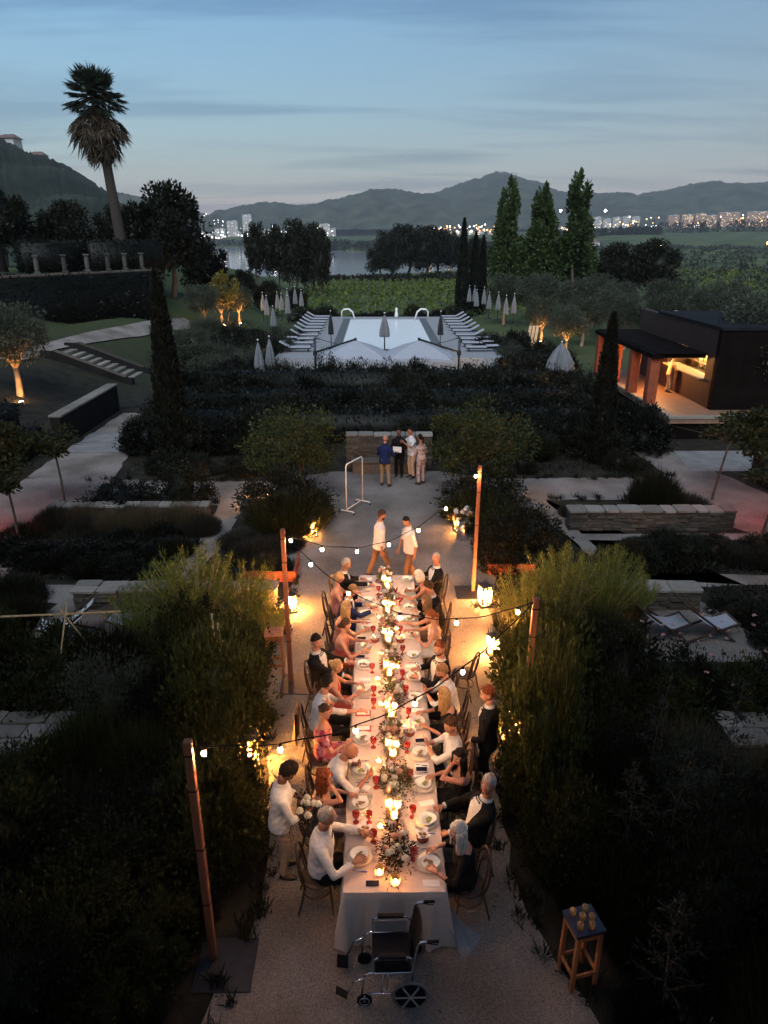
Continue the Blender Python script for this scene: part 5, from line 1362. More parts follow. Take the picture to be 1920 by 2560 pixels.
person('B4', 'woman with black ponytail in a patterned beige jumpsuit', (1.46, 22.9, 0), R(40), seated=False, female=True, hair='ponytail', hairc='hair_black', outfit='jumpsuit', cols=dict(dress='cloth_print', top=.48, sleeve=.6), handL=(.10, .22, 1.02), handR=(-.1, .22, 1.04), skin='skin_tan')
person('BR', 'person in pale beige leaning on the counter of the lit bar', (13.70, 33.3, 1.0), R(-80), seated=False, hair='short', hairc='hair_brown', outfit='shirt', cols=dict(shirt='cloth_beige', trousers='cloth_beige'), lean=.12, handL=(.12, .30, 1.13), handR=(-.12, .30, 1.13))
finish_people()
# the sheet in the hands and the waiter's flowers
c = MB(); c.box((0, 0, 0), (.30, .012, .20)); tag(c.build('paper_sheet', 'paper', None, False, (.66, 23.42, 1.08), R(-15)), 'white sheet of paper held by the person in black', 'paper')
t = thing('flower_bunch', 'bunch of white flowers and dark leaves held by the waiter', 'flowers', (-.88, 7.08, 1.06))
g = np.random.default_rng(5); p_, d_ = clumps(160, 14, g, (.16, .20, .14), .3, .4); link('leaves', leafmesh('leaves', p_, d_, .07, .03, 'leaf_dark', 3), t)
for i in range(7): o = link('rose', rose_w, t, (g.normal() * .08, g.normal() * .1, .05 + g.random() * .1)); o.scale = (1.2,) * 3

# ------------------------------------------------------------------ bentwood chairs
def make_chair():
    t = thing('bentwood_chair', '', 'chair')
    c = MB(); c.lathe([(.0, .44), (.20, .44), (.215, .452), (.20, .465), (0, .46)], 20); c.build('seat', 'wood_dark', t, True)
    for x, y in ((-.16, .15), (.16, .15)):
        c = MB(); c.tube([(x, y, .445), (x * 1.12, y * 1.15, .2), (x * 1.2, y * 1.25, 0)], [.016, .014, .012], 8); c.build('leg', 'wood_dark', t, True)
    for x in (-.17, .17):
        c = MB(); c.tube([(x, -.15, .445), (x * 1.05, -.20, .2), (x * 1.1, -.25, 0)], [.016, .014, .012], 8); c.build('leg', 'wood_dark', t, True)
    c = MB(); c.tube([(-.18, -.15, .44)] + [(.205 * math.cos(a), -.17 - .11 * (math.sin(a) * .45 + .2), .62 + .33 * math.sin(a)) for a in [math.pi - math.pi * i / 12 for i in range(13)]] + [(.18, -.15, .44)], .016, 8); c.build('back_hoop', 'wood_dark', t, True)
    c = MB(); c.tube([(-.10, -.16, .45)] + [(.115 * math.cos(a), -.17 - .10 * (math.sin(a) * .4 + .2), .60 + .24 * math.sin(a)) for a in [math.pi - math.pi * i / 10 for i in range(11)]] + [(.10, -.16, .45)], .011, 8); c.build('inner_hoop', 'wood_dark', t, True)
    c = MB(); c.tube([(.17 * math.cos(a), .17 * math.sin(a) - .02, .24) for a in [6.2832 * i / 18 for i in range(19)]], .010, 6, 0, False); c.build('leg_ring', 'wood_dark', t, True)
    return t
chp = make_chair(); n0 = True
for key, who, x, y in GUESTS:
    lab = 'dark bentwood chair under the ' + who; rz = (LF if x < 0 else RF) + rng.uniform(-.12, .12); xx = x + (-.02 if x < 0 else .02)
    if key == 'R1': rz = R(100)
    if n0: chp.location = (xx, y, 0); chp.rotation_euler = (0, 0, rz); chp['label'] = lab; chp['group'] = 'bentwood chairs at the table'; n0 = False
    else: dup(chp, (xx, y, 0), rz, None, lab, 'bentwood chairs at the table')
dup(chp, (1.55, 11.0, 0), R(60), None, 'empty bentwood chair pushed back behind the bride', 'bentwood chairs at the table')

# jackets hung over two chair backs
def hung(x, y, rz, m, lab):
    c = MB(); vs = []
    for j in range(10):
        v = j / 9
        for i in range(11):
            u = i / 10 * 2 - 1
            w_ = .21 + .03 * v + (.02 if j else 0); zz = .98 - (.02 if abs(u) < .4 else .05) - v * .62 + .015 * math.sin(u * 7 + j); yy = -.285 - .035 * math.sin(u * 5) * v - .05 * v
            vs.append((u * w_, yy, zz))
    n = len(vs); c.add(vs + [(p[0], p[1] + .035, p[2]) for p in vs], [(j * 11 + i, j * 11 + i + 1, (j + 1) * 11 + i + 1, (j + 1) * 11 + i) for j in range(9) for i in range(10)] + [(n + j * 11 + i, n + (j + 1) * 11 + i, n + (j + 1) * 11 + i + 1, n + j * 11 + i + 1) for j in range(9) for i in range(10)] + [(i, n + i, n + i + 1, i + 1) for i in range(10)])
    tag(c.build('hung_jacket', m, None, True, (x, y, 0), rz), lab, 'jacket')
hung(-1.02, 9.38, LF, 'cloth_brown', 'brown jacket hung over the chair of the man in braces')
hung(1.14, 8.42, RF, 'cloth_dark', 'dark jacket hung over the chair of the brown haired man')
# ------------------------------------------------------------------ wheelchair at the near end of the table
mat('vinyl', (.008, .009, .013), .75, var=.2, scale=10, bump=.2, spec=.12)
mat('tyre', (.16, .155, .15), .85, var=.2); mat('chrome', (.70, .70, .72), .18, 1.0, var=.05)
mat('plastic_grey', (.32, .31, .33), .6, var=.1)
wc = thing('wheelchair', 'empty folding wheelchair with chrome frame and black seat at the table end', 'wheelchair', (.13, 5.56, 0), R(91))
# local frame: forward +y, x to its right; seat width .46
W2 = .24
c = MB(); c.box((0, 0, .50), (.44, .42, .035), None, 0, .012); c.build('seat', 'vinyl', wc)
c = MB()
vs = []
for j in range(7):
    for i in range(7):
        u, v = i / 6 * 2 - 1, j / 6
        vs.append((u * .23, -.21 - .07 * v - .035 * (1 - u * u), .52 + .42 * v))
fsq = [(j * 7 + i, j * 7 + i + 1, (j + 1) * 7 + i + 1, (j + 1) * 7 + i) for j in range(6) for i in range(6)]
vs2 = [(x, y - .02, z) for x, y, z in vs]
c.add(vs, fsq); c.add(vs2, [tuple(reversed(f)) for f in fsq])
for i in range(6): c.add([vs[i], vs[i + 1], vs2[i + 1], vs2[i], vs[42 + i], vs[43 + i], vs2[43 + i], vs2[42 + i]], [(0, 3, 2, 1), (4, 5, 6, 7)])
c.build('backrest', 'vinyl', wc, True)
for s_ in (-1, 1):
    x = s_ * W2
    c = MB(); c.tube([(x, .34, .10), (x, .30, .46), (x, .24, .50), (x, -.22, .50)], .012, 8); c.tube([(x, -.22, .12), (x, -.22, .56), (x, -.27, .90), (x, -.31, .95), (x, -.40, .955)], .012, 8); c.tube([(x, .26, .18), (x, -.22, .18)], .011, 8)
    c.tube([(x, .20, .50), (x, .20, .70), (x, .15, .73), (x, -.18, .73), (x, -.23, .68)], .011, 8); c.tube([(x, .05, .18), (x, .05, .5)], .009, 6)
    fr = c.build('side_frame', 'chrome', wc, True)
    c = MB(); c.box((x, 0, .755), (.055, .30, .035), None, 0, .014); c.build('armrest', 'vinyl', wc)
    c = MB(); c.box((x, 0, .60), (.008, .36, .17), None, 0, .003); c.build('side_panel', 'plastic_grey' if s_ > 0 else 'vinyl', wc)
    h = MB(); h.tube([(x, -.37, .955), (x, -.49, .957)], .018, 8); h.build('push_handle', 'vinyl', wc, True)
    h = MB(); h.tube([(x, -.35, .935), (x, -.42, .915), (x, -.48, .905)], .006, 6); h.build('brake_lever', 'vinyl', wc, True)
    wh = MB(); n = 28; R1 = .195
    wh.tube([(x + s_ * .045, -.20 + R1 * math.cos(6.2832 * i / n), .20 + R1 * math.sin(6.2832 * i / n)) for i in range(n + 1)], .017, 8, 0, False)
    w_ = wh.build('wheel', 'tyre', wc, True)
    h = MB(); h.tube([(x + s_ * .03, -.20, .20), (x + s_ * .062, -.20, .20)], [.165, .165], 24); h.build('wheel_disc', 'vinyl', w_)
    for i in range(6):
        a = 6.2832 * i / 6; h = MB(); h.tube([(x + s_ * .066, -.20, .20), (x + s_ * .066, -.20 + .17 * math.cos(a), .20 + .17 * math.sin(a))], .010, 5); h.build('spoke', 'plastic_grey', w_)
    cs = MB(); cs.tube([(x + s_ * .012, .30, .085), (x - s_ * .012, .30, .085)], [.083, .083], 18); cw = cs.build('caster', 'vinyl', wc)
    h = MB(); h.tube([(x + s_ * .02, .30, .085), (x + s_ * .02, .30, .18)], .008, 6); h.tube([(x + s_ * .014, .30 + .06 * math.cos(a_ * .5236), .085) if False else (x + s_ * .016, .30 + .055 * math.cos(a_ * .5236), .085 + .055 * math.sin(a_ * .5236)) for a_ in range(13)], .006, 5); h.build('fork', 'chrome', wc, True)
    h = MB(); h.tube([(x, .28, .44), (x, .42, .36), (x, .50, .14)], .011, 8); h.build('leg_hanger', 'chrome', wc, True)
    h = MB(); h.box((x * .75, .55, .13), (.13, .14, .016), (R(28), R(-25 * s_), 0), 0, .006); h.build('footplate', 'vinyl', wc)
for a_, b2 in (((-W2, .12, .16), (W2, .02, .47)), ((W2, .12, .16), (-W2, .02, .47))):
    c = MB(); c.tube([a_, b2], .011, 8); c.build('cross_brace', 'chrome', wc, True)

# ------------------------------------------------------------------ wooden posts, string lights
POSTS = {'NL': (-1.93, 5.87), 'ML': (-1.66, 11.4), 'MR': (2.2, 8.88), 'FR': (2.25, 15.06)}
PLAB = dict(NL='tall square wooden post nearest the camera left of the table', ML='square wooden post left of the table beside the bottle stand', MR='square wooden post rising from the right hand shrubs', FR='square wooden post at the far right beside the flower churn')
mat('post_wood', (.20, .068, .034), .7, var=.3, scale=3, stretch=(7, 7, .7), bump=.3)
for k, (x, y) in POSTS.items():
    lean = dict(NL=(.0, .0), ML=(0, .02), MR=(.02, 0), FR=(.02, .03))[k]
    t = thing('light_post', PLAB[k], 'post', (x, y, 0))
    c = MB(); c.beam((0, 0, .02), (lean[0], lean[1], 3.12), .082, .082, 0, .008); c.build('post', 'post_wood', t)
    c = MB(); c.box((.16 if x < 0 else -.10, -.08, .012), (.66, .66, .022), None, 0, .006); c.build('base_plate', 'dark_metal', t)
    for z in (.9, 1.7, 2.5, 2.95):
        c = MB(); c.box((lean[0] * z / 3, lean[1] * z / 3, z), (.092, .092, .014)); c.build('cable_tie', 'cloth_black', t)
glow('bulb_glow', (1.0, .50, .20), 1100)
glow('bulb_dim', (1.0, .66, .30), 60)
def string(a, b, sag, us, label, extra=None):
    A, B = V(*POSTS[a], 3.06), V(*POSTS[b], 3.06); pts = []
    for i in range(33):
        u = i / 32; p = A.lerp(B, u); p.z -= sag * 4 * u * (1 - u) + .012 * math.sin(u * 40); pts.append(p)
    t = thing('string_light', label, 'string light', A)
    c = MB(); c.tube([p - A for p in pts], .0085, 6); c.build('cord', 'cloth_black', t, True)
    for u in us:
        i = u * 32; k = min(int(i), 31); p = pts[k].lerp(pts[k + 1], i - k) - A
        b_ = MB(); b_.lathe([(.0, -.112), (.018, -.107), (.026, -.090), (.024, -.07), (.014, -.048)], 10, p); bb = b_.build('bulb', 'bulb_glow', t, True)
        b_ = MB(); b_.lathe([(.018, -.048), (.018, -.01), (.008, .0)], 8, p); b_.build('socket', 'cloth_black', bb, True)
string('FR', 'ML', .92, [.02, .20, .36, .52, .68, .84, .97], 'string of bulbs from the far right post across to the left post')
string('ML', 'MR', .85, [.13, .30, .52, .74, .95], 'string of bulbs crossing the table from left post to right shrubs')
string('MR', 'NL', .74, [.26, .42, .60, .80, .97], 'string of bulbs crossing the table down to the nearest post')

# ------------------------------------------------------------------ floor lanterns
glow('lantern_flame', (1.0, .40, .10), 3400)
clear('lantern_glass', (1, .93, .8), .06, 0, glowy=.16, glowc=(1.0, .7, .35))
def lantern(x, y, z, lab, h=.46, w=.20):
    t = thing('lantern', lab, 'lantern', (x, y, z), R(20), 'floor lanterns')
    c = MB(); c.box((0, 0, .015), (w, w, .03), None, 0, .004); c.build('base', 'dark_metal', t)
    for sx in (-1, 1):
        for sy in (-1, 1):
            c = MB(); c.beam((sx * (w / 2 - .01), sy * (w / 2 - .01), .03), (sx * (w / 2 - .01), sy * (w / 2 - .01), h - .06), .014, .014); c.build('corner_post', 'dark_metal', t)
    c = MB(); a = w / 2 - .016
    for q in range(4):
        q0 = [(-a, -a), (a, -a), (a, a), (-a, a)]; p, r_ = q0[q], q0[(q + 1) % 4]
        c.add([(p[0], p[1], .03), (r_[0], r_[1], .03), (r_[0], r_[1], h - .06), (p[0], p[1], h - .06)], [(0, 1, 2, 3)])
    c.build('glass', 'lantern_glass', t)
    c = MB(); k = w / 2 + .01; c.add([(-k, -k, h - .06), (k, -k, h - .06), (k, k, h - .06), (-k, k, h - .06), (-.03, -.03, h), (.03, -.03, h), (.03, .03, h), (-.03, .03, h)], [(3, 2, 1, 0), (4, 5, 6, 7), (0, 1, 5, 4), (1, 2, 6, 5), (2, 3, 7, 6), (3, 0, 4, 7)]); c.tube([(0, 0, h), (.04, 0, h + .05), (0, 0, h + .09), (-.04, 0, h + .05), (0, 0, h)], .005, 5); c.build('cap', 'dark_metal', t)
    c = MB(); c.lathe([(.035, .032), (.035, .14), (.0, .138)], 12); c.build('candle', 'wax', t, True)
    c = MB(); c.lathe([(.012, .142), (.048, .19), (.040, .25), (0, .36)], 10); c.build('flame', 'lantern_flame', t, True)
lantern(-1.85, 18.45, .01, 'glowing lantern at the foot of the left hedge mound', .58, .26)
lantern(2.3, 18.75, .01, 'glowing lantern at the foot of the right hedge mound', .58, .26)
lantern(2.42, 14.35, .02, 'glowing lantern beside the far right wooden post', .58, .26)
lantern(-2.05, 9.15, .02, 'lantern blazing through the leaves left of the table', .60, .28)
lantern(2.3, 9.85, .02, 'lantern blazing through the leaves right of the table', .60, .28)
lantern(-1.95, 14.1, .02, 'lantern half hidden by the feathery shrub at the left post', .5, .22)
lantern(-3.35, 20.9, .02, 'lantern glowing behind the left hedge mound', .5, .22)
lantern(3.75, 20.7, .02, 'lantern glowing behind the right hedge mound', .5, .22)
lantern(2.3, 12.3, .02, 'lantern tucked into the shrubs right of the bride', .5, .22)
lantern(7.1, 28.4, .3, 'small orange lantern deep in the dark planting on the right', .5, .24)

# ------------------------------------------------------------------ garment rack, churn, stands
t = thing('garment_rack', 'white wheeled garment rack standing on the gravel path', 'rack', (-.72, 20.6, 0), R(62))
c = MB(); c.tube([(-.5, 0, .10), (-.5, 0, 1.5), (-.44, 0, 1.56), (.44, 0, 1.56), (.5, 0, 1.5), (.5, 0, .10)], .02, 8); c.build('frame', 'white_paint', t, True)
c = MB(); c.tube([(-.5, 0, .14), (.5, 0, .14)], .016, 8); c.build('lower_bar', 'white_paint', t, True)
for x in (-.5, .5):
    c = MB(); c.tube([(x, -.26, .06), (x, -.22, .10), (x, .22, .10), (x, .26, .06)], .018, 8); c.build('foot', 'white_paint', t, True)
    for y in (-.26, .26):
        c = MB(); c.tube([(x - .012, y, .032), (x + .012, y, .032)], [.03, .03], 10); c.build('caster', 'vinyl', t)
t = thing('milk_churn', 'grey metal churn holding white flowers on the gravel by the lantern', 'churn', (2.36, 18.2, 0))
c = MB(); c.lathe([(.17, 0), (.18, .02), (.18, .36), (.13, .45), (.12, .52), (.15, .56), (.14, .56), (.11, .5), (0, .45)], 18); c.build('churn_body', 'steel', t, True)
for s_ in (-1, 1):
    c = MB(); c.tube([(s_ * .13, 0, .47), (s_ * .20, 0, .46), (s_ * .20, 0, .38), (s_ * .175, 0, .36)], .010, 6); c.build('handle', 'steel', t, True)
g = np.random.default_rng(15); p_, d_ = clumps(300, 20, g, (.26, .26, .24), .3, .4); p_[:, 2] += .72; link('leaves', leafmesh('leaves', p_, d_, .08, .03, 'leaf_eucalyptus', 4), t)
for i in range(13): o = link('rose', rose_w if i % 3 else rose_p, t, (g.normal() * .12, g.normal() * .12, .70 + g.random() * .24)); o.scale = (1.6,) * 3; o.rotation_euler = (g.normal() * .5, g.normal() * .5, 0)
mat('blue_top', (.016, .020, .045), .35, var=.3, scale=12)
def stand(x, y, rz, lab, top):
    t = thing('wooden_stand', lab, 'stand', (x, y, 0), rz, None, (.84, .84, 1.0))
    for sx in (-.17, .17):
        for sy in (-.17, .17):
            c = MB(); c.beam((sx, sy, 0), (sx * .94, sy * .94, .84), .055, .055, 0, .006); c.build('leg', 'wood_warm', t)
    for z in (.22, .80):
        for a_, b2 in (((-.17, -.17), (.17, -.17)), ((.17, -.17), (.17, .17)), ((.17, .17), (-.17, .17)), ((-.17, .17), (-.17, -.17))):
            c = MB(); c.beam((*a_, z), (*b2, z), .03, .08 if z > .5 else .05, 0, .004); c.build('rail', 'wood_warm', t)
    c = MB(); c.box((0, 0, .865), (.42, .42, .04), None, 0, .006); tp_ = c.build('stand_top', top, t)
    return t
stand(2.24, 5.62, R(14), 'small orange wood stand with a blue tray top at the near right', 'blue_top')
stand(-1.98, 11.75, R(5), 'small orange wood stand carrying bottles beside the left post', 'wood_warm')
c = MB(); c.lathe([(.03, 0), (.034, .01), (.036, .07), (.03, .07), (.0, .012)], 12); tum = c.mesh('tumbler', 'votive_glass'); 
k = 0
for x, y in ((-.11, .12), (.08, .13), (-.02, .02), (.1, -.02), (-.12, -.1), (.04, -.13)):
    q = Matrix.Rotation(R(14), 2); v = q @ Vector((x, y)) * .8
    tag(link('tumbler', tum, None, (2.24 + v.x, 5.62 + v.y, .887)), ['far left', 'far right', 'middle', 'right', 'near left', 'near right'][k] + ' of six small glass tumblers on the blue tray stand', 'glass', 'tumblers on the blue tray'); k += 1
c = MB(); c.lathe([(.035, 0), (.037, .18), (.014, .23), (.014, .30)], 10); bt_ = c.mesh('bottle', 'glass')
for i, (x, y) in enumerate(((-.1, .06), (.02, .1), (.1, -.04), (-.04, -.1))):
    tag(link('bottle', bt_, None, (-1.98 + x * .8, 11.75 + y * .8, .887), 0, (.9, .9, .75)), ['left', 'rear', 'right', 'front'][i] + ' one of four clear bottles on the left wooden stand', 'bottle', 'bottles on the wooden stand')

# ------------------------------------------------------------------ sling deckchairs
def deckchair(x, y, rz, lab, m):
    t = thing('deckchair', lab, 'deckchair', (x, y, 0), rz)
    for s_ in (-.29, .29):
        c = MB(); c.beam((s_, -.62, .02), (s_, .50, .88), .035, .045, 0, .004); c.build('back_rail', 'wood_dark', t)
        c = MB(); c.beam((s_ * .88, .48, .02), (s_ * .88, -.66, .42), .035, .045, 0, .004); c.build('seat_rail', 'wood_dark', t)
    for p in ((.0, .50, .88), (0, -.66, .42), (0, .40, .05), (0, -.55, .07)):
        c = MB(); c.beam((-.30, p[1], p[2]), (.30, p[1], p[2]), .03, .03, 0, .004); c.build('cross_bar', 'wood_dark', t)
    c = MB(); vs = []
    for j in range(13):
        u = j / 12; yy = lerp(-.66, .50, u); zz = lerp(.42, .88, u) - .30 * math.sin(u * math.pi) ** .9 * (1 - .25 * u)
        for xx in (-.25, 0, .25): vs.append((xx, yy, zz - .01 * (1 - abs(xx) / .25)))
    c.add(vs, [(j * 3 + i, j * 3 + i + 1, (j + 1) * 3 + i + 1, (j + 1) * 3 + i) for j in range(12) for i in range(2)]); c.build('sling', m, t, True)
deckchair(5.75, 12.95, R(95), 'pale sling deckchair, left of the two beside the stone wall', 'white_canvas')
deckchair(6.75, 12.95, R(95), 'pale sling deckchair, right of the two beside the stone wall', 'white_canvas')
pattern('leaf_print', (.62, .63, .64), [(.60, .60, .62), (.05, .06, .06), (.5, .5, .5)])
deckchair(-6.35, 13.0, R(-80), 'deckchair with dark leaf print sling among the left shrubs', 'leaf_print')
deckchair(-5.0, 13.2, R(-95), 'pale deckchair close to the squat stone wall on the left', 'white_canvas')
# cane trellis
t = thing('cane_trellis', 'bamboo cane trellis over the vegetable bed at the left edge', 'trellis', (-6.0, 11.0, 0))
for a_, b2 in (((-3.2, .3, 1.38), (1.35, .35, 1.55)),): c = MB(); c.tube([a_, b2], .022, 6); c.build('cane', 'cane', t, True)
for x in (-1.2, .35):
    for a_, b2 in (((x - .12, -.45, 0), (x + .06, .38, 1.75)), ((x + .35, .9, 0), (x - .05, .25, 1.7))): c = MB(); c.tube([a_, b2], [.02, .014], 6); c.build('cane', 'cane', t, True)
t = thing('support_stakes', 'pair of pale stakes standing in the left shrubs', 'stakes', (-2.9, 10.9, 0))
for x in (0, .09): c = MB(); c.beam((x, 0, 0), (x + .01, 0, 1.75 - x * 2), .03, .03); c.build('stake', 'wood_pale', t)
c = MB(); c.beam((-.06, 0, 1.2), (.16, 0, 1.2), .02, .04); c.build('crosspiece', 'wood_pale', t)

# ------------------------------------------------------------------ ground spotlights for the trees
glow('spot_lens', (1.0, .50, .17), 1000)
glow('red_lens', (1.0, .10, .05), 380)
def uplight(x, y, z, lab, aim=(0, 0, 1), lens='spot_lens', r=.07, stem=.1):
    t = thing('ground_spotlight', lab, 'spotlight', (x, y, z), 0, 'garden spotlights'); d = Vector(aim).normalized()
    c = MB(); c.tube([V(0, 0, .06) - d * .08, V(0, 0, .06) + d * .075], [r * .8, r * 1.1], 12); c.build('housing', 'dark_metal', t)
    c = MB(); c.tube([V(0, 0, .06) + d * .077, V(0, 0, .06) + d * .085], [r, r], 12); c.build('lens', lens, t)
    c = MB(); c.tube([(0, 0, -stem), (0, 0, .03)], .015 if stem < 1 else .03, 6); c.build('stake', 'dark_metal', t)
# ------------------------------------------------------------------ plant prototypes
def shrub_mesh(name, m, seed, n=7600, k=95, leafl=(.045, .085), ratio=.5, spread=.20, h=1.0, up=.35, core=.40):
    g = np.random.default_rng(seed)
    p, d = clumps(n, k, g, (1, 1, 1), .5, spread, -.25, up)
    p[:, 2] = np.where(p[:, 2] < 0, p[:, 2] * .5, p[:, 2]) * h
    p[:, 2] += .02 + .3 * h
    p[:, 2] *= 1 / 1.35
    # stray sprigs that break the outline
    ns = n // 12; dirs = unit(ns, g); dirs[:, 2] = np.abs(dirs[:, 2]) + .2; dirs /= np.linalg.norm(dirs, axis=1, keepdims=True)
    q = dirs * (0.95 + .3 * g.random((ns, 1))) * np.array([1, 1, h * .95]); p = np.concatenate([p, q]); d = np.concatenate([d, dirs + g.normal(size=(ns, 3)) * .4])
    L = g.uniform(*leafl, len(p)); c = MB(); c.ball((0, 0, .40 * h), (core, core, .30 * h), 10, 7)
    c.v = [(x * (1 + g.normal() * .08), y * (1 + g.normal() * .08), z * (1 + g.normal() * .08)) for x, y, z in c.v]
    return leafmesh(name, p, d, L, L * ratio, m, seed, c)
SH_D = [shrub_mesh('foliage', 'leaf_dark', 200 + i, h=1.0 + .1 * i) for i in range(3)]
SH_M = [shrub_mesh('foliage', 'leaf_mid', 210 + i, leafl=(.05, .10), h=1.05) for i in range(2)]
SH_G = [shrub_mesh('foliage', 'leaf_garden', 215, leafl=(.05, .11), h=1.05)]
SH_O = [shrub_mesh('foliage', 'leaf_olive', 220, leafl=(.05, .10), ratio=.28, spread=.26)]
SH_H = [shrub_mesh('foliage', 'leaf_hedge', 230 + i, leafl=(.05, .11)) for i in range(2)]
def spiky(name, m, seed, n=4200, L=(.25, .5), w=.018, rad=.75, up=1.1):
    g = np.random.default_rng(seed); a = g.random(n) * 6.283; r = rad * np.sqrt(g.random(n))
    p = np.stack([r * np.cos(a), r * np.sin(a), .05 + .35 * g.random(n) * (1 - (r / rad) ** 2)], 1)
    d = np.stack([np.cos(a) * (r / rad) * .8, np.sin(a) * (r / rad) * .8, np.full(n, up)], 1) + g.normal(size=(n, 3)) * .25
    c = MB(); c.ball((0, 0, .04), (rad * .7, rad * .7, .10), 10, 6)
    return leafmesh(name, p, d, g.uniform(*L, n), w, m, seed, c)
SP_L = [spiky('foliage', 'leaf_lavender', 240 + i) for i in range(2)]
SP_M = [spiky('foliage', 'leaf_mid', 246, 4200, (.3, .7), .022)]
SP_D = [spiky('foliage', 'leaf_dark', 245, 4200, (.3, .7), .022)]
SP_Y = [spiky('foliage', 'leaf_dry', 248, 2200, (.3, .8), .014, .6)]
def feathery(name, seed, n_st=85, m='leaf_feather'):
    g = np.random.default_rng(seed); P, D, L, W = [], [], [], []; c = MB()
    for i in range(n_st):
        a = g.random() * 6.283; r = .55 * math.sqrt(g.random()); bx, by = r * .35 * math.cos(a), r * .35 * math.sin(a)
        h = g.uniform(.75, 1.12) * (1 - .35 * r); top = V(r * 1.75 * math.cos(a), r * 1.75 * math.sin(a), h)
        base = V(bx, by, 0); c.tube([base, base.lerp(top, .5) + V(0, 0, .12), top], [.010, .007, .002], 4, 1)
        for q in range(110):
            u = .32 + .68 * g.random(); pt = base.lerp(top, u) + V(0, 0, .12 * math.sin(u * 3.14))
            dr = V(*g.normal(size=3)); dr.z += .5; dr.normalize(); sp_ = .16 * (1.15 - u)
            P.append(pt + dr * g.random() * sp_); D.append(dr); L.append(g.uniform(.04, .09)); W.append(g.uniform(.006, .013))
    return leafmesh(name, np.array(P), np.array(D), np.array(L), np.array(W), m, seed, c, 'cane')
FE = [feathery('foliage', 260), feathery('foliage', 261)]
def put(mesh, name, x, y, r, h, lab, cat, group, z=None, rz=None):
    z0 = float(ground_z(x, y)) - .03 if z is None else z
    o = link(name, mesh, None, (x, y, z0), rng.uniform(0, 6.28) if rz is None else rz, (r, r * rng.uniform(.92, 1.08), h))
    return tag(o, lab, cat, group)

# ------------------------------------------------------------------ named plants
put(SH_D[0], 'hedge_mound', -2.75, 19.75, 1.35, 1.45, 'large rounded dark hedge mound behind the left lantern', 'shrub', None)
put(SP_M[0], 'hedge_mound', -2.55, 19.0, 1.2, 1.3, 'bushy dark grass skirt around the left lantern', 'shrub', None)
put(SH_D[1], 'hedge_mound', 3.15, 19.85, 1.3, 1.3, 'large rounded dark hedge mound behind the right lantern', 'shrub', None)
put(SP_M[0], 'hedge_mound', 3.05, 19.3, 1.15, 1.25, 'bushy dark grass skirt around the right lantern', 'shrub', None)
FEL = [(-3.7, 12.9, 1.1, 2.0, 'tall feathery yellow green shrub with a spire, left of the post'), (-2.75, 13.1, .9, 1.6, 'feathery yellow shrub close behind the left wooden post'), (-4.6, 12.4, .85, 1.45, 'lower feathery green shrub farthest left of the lit ones'), (-2.25, 12.7, .55, .95, 'small feathery shrub at the gravel edge by the left lantern'),
       (3.0, 12.9, .9, 1.5, 'feathery yellow shrub right beside the far right lantern'), (3.85, 13.2, 1.0, 1.9, 'tall feathery green shrub in the middle of the right hand bed'), (4.7, 13.1, .9, 1.9, 'feathery green shrub with a spire before the right stone wall'), (3.2, 11.9, .75, 1.1, 'loose feathery shrub over the gravel edge behind the bride'), (5.4, 13.4, .6, 1.2, 'thin feathery shrub nearest the sling deckchairs')]
for i, (x, y, r, h, lab) in enumerate(FEL): put(FE[i % 2], 'feathery_shrub', x, y, r, h, lab, 'shrub', 'feathery shrubs')
put(SH_D[0], 'dark_shrub', 3.75, 17.1, 1.15, 1.3, 'dense dark shrub in the bed right of the flower churn', 'shrub', None)
put(SH_M[0], 'green_shrub', 3.3, 18.4, .75, .8, 'low green herb shrub behind the flower churn', 'shrub', None)
put(SH_D[1], 'dark_shrub', 3.1, 16.3, .6, .75, 'small reddish lit shrub above the right rust edge', 'shrub', None)
for x, y, r, h, lab in [(-3.2, 17.0, .8, .75, 'grey green lavender mound behind the left post'), (-2.6, 17.7, .7, .6, 'lavender mound nearest the left lantern'), (-3.7, 17.9, .8, .6, 'lavender mound beside the small stone wall end, left'), (-2.75, 16.2, .6, .7, 'lavender mound above the left rust edge')]:
    put(SP_L[0], 'lavender_mound', x, y, r, h, lab, 'shrub', 'lavender mounds')
put(SH_D[2], 'dark_shrub', -6.1, 20.9, .95, 1.15, 'round loose shrub on the left wall end by the cross path', 'shrub', None)
put(SH_H[0], 'dark_shrub', -8.0, 20.7, 1.1, .75, 'low spreading dark shrub behind the long left wall', 'shrub', None)
put(SP_D[0], 'sedge_clump', 8.35, 20.1, .75, 1.7, 'upright dark grass clump behind the long right wall', 'grass clump', None)  # these clumps are garden grass
put(SP_L[1], 'sedge_clump', 9.4, 20.2, .8, .9, 'paler low grass beside the upright clump on the right', 'grass clump', None)
for i in range(9): put(SP_L[i % 2], 'low_plant', 5.9 + i * .33, 20.0 + rng.uniform(-.2, .2), .5, .5, 'low plant in the strip behind the long right wall', 'plant', 'plants behind the right wall')
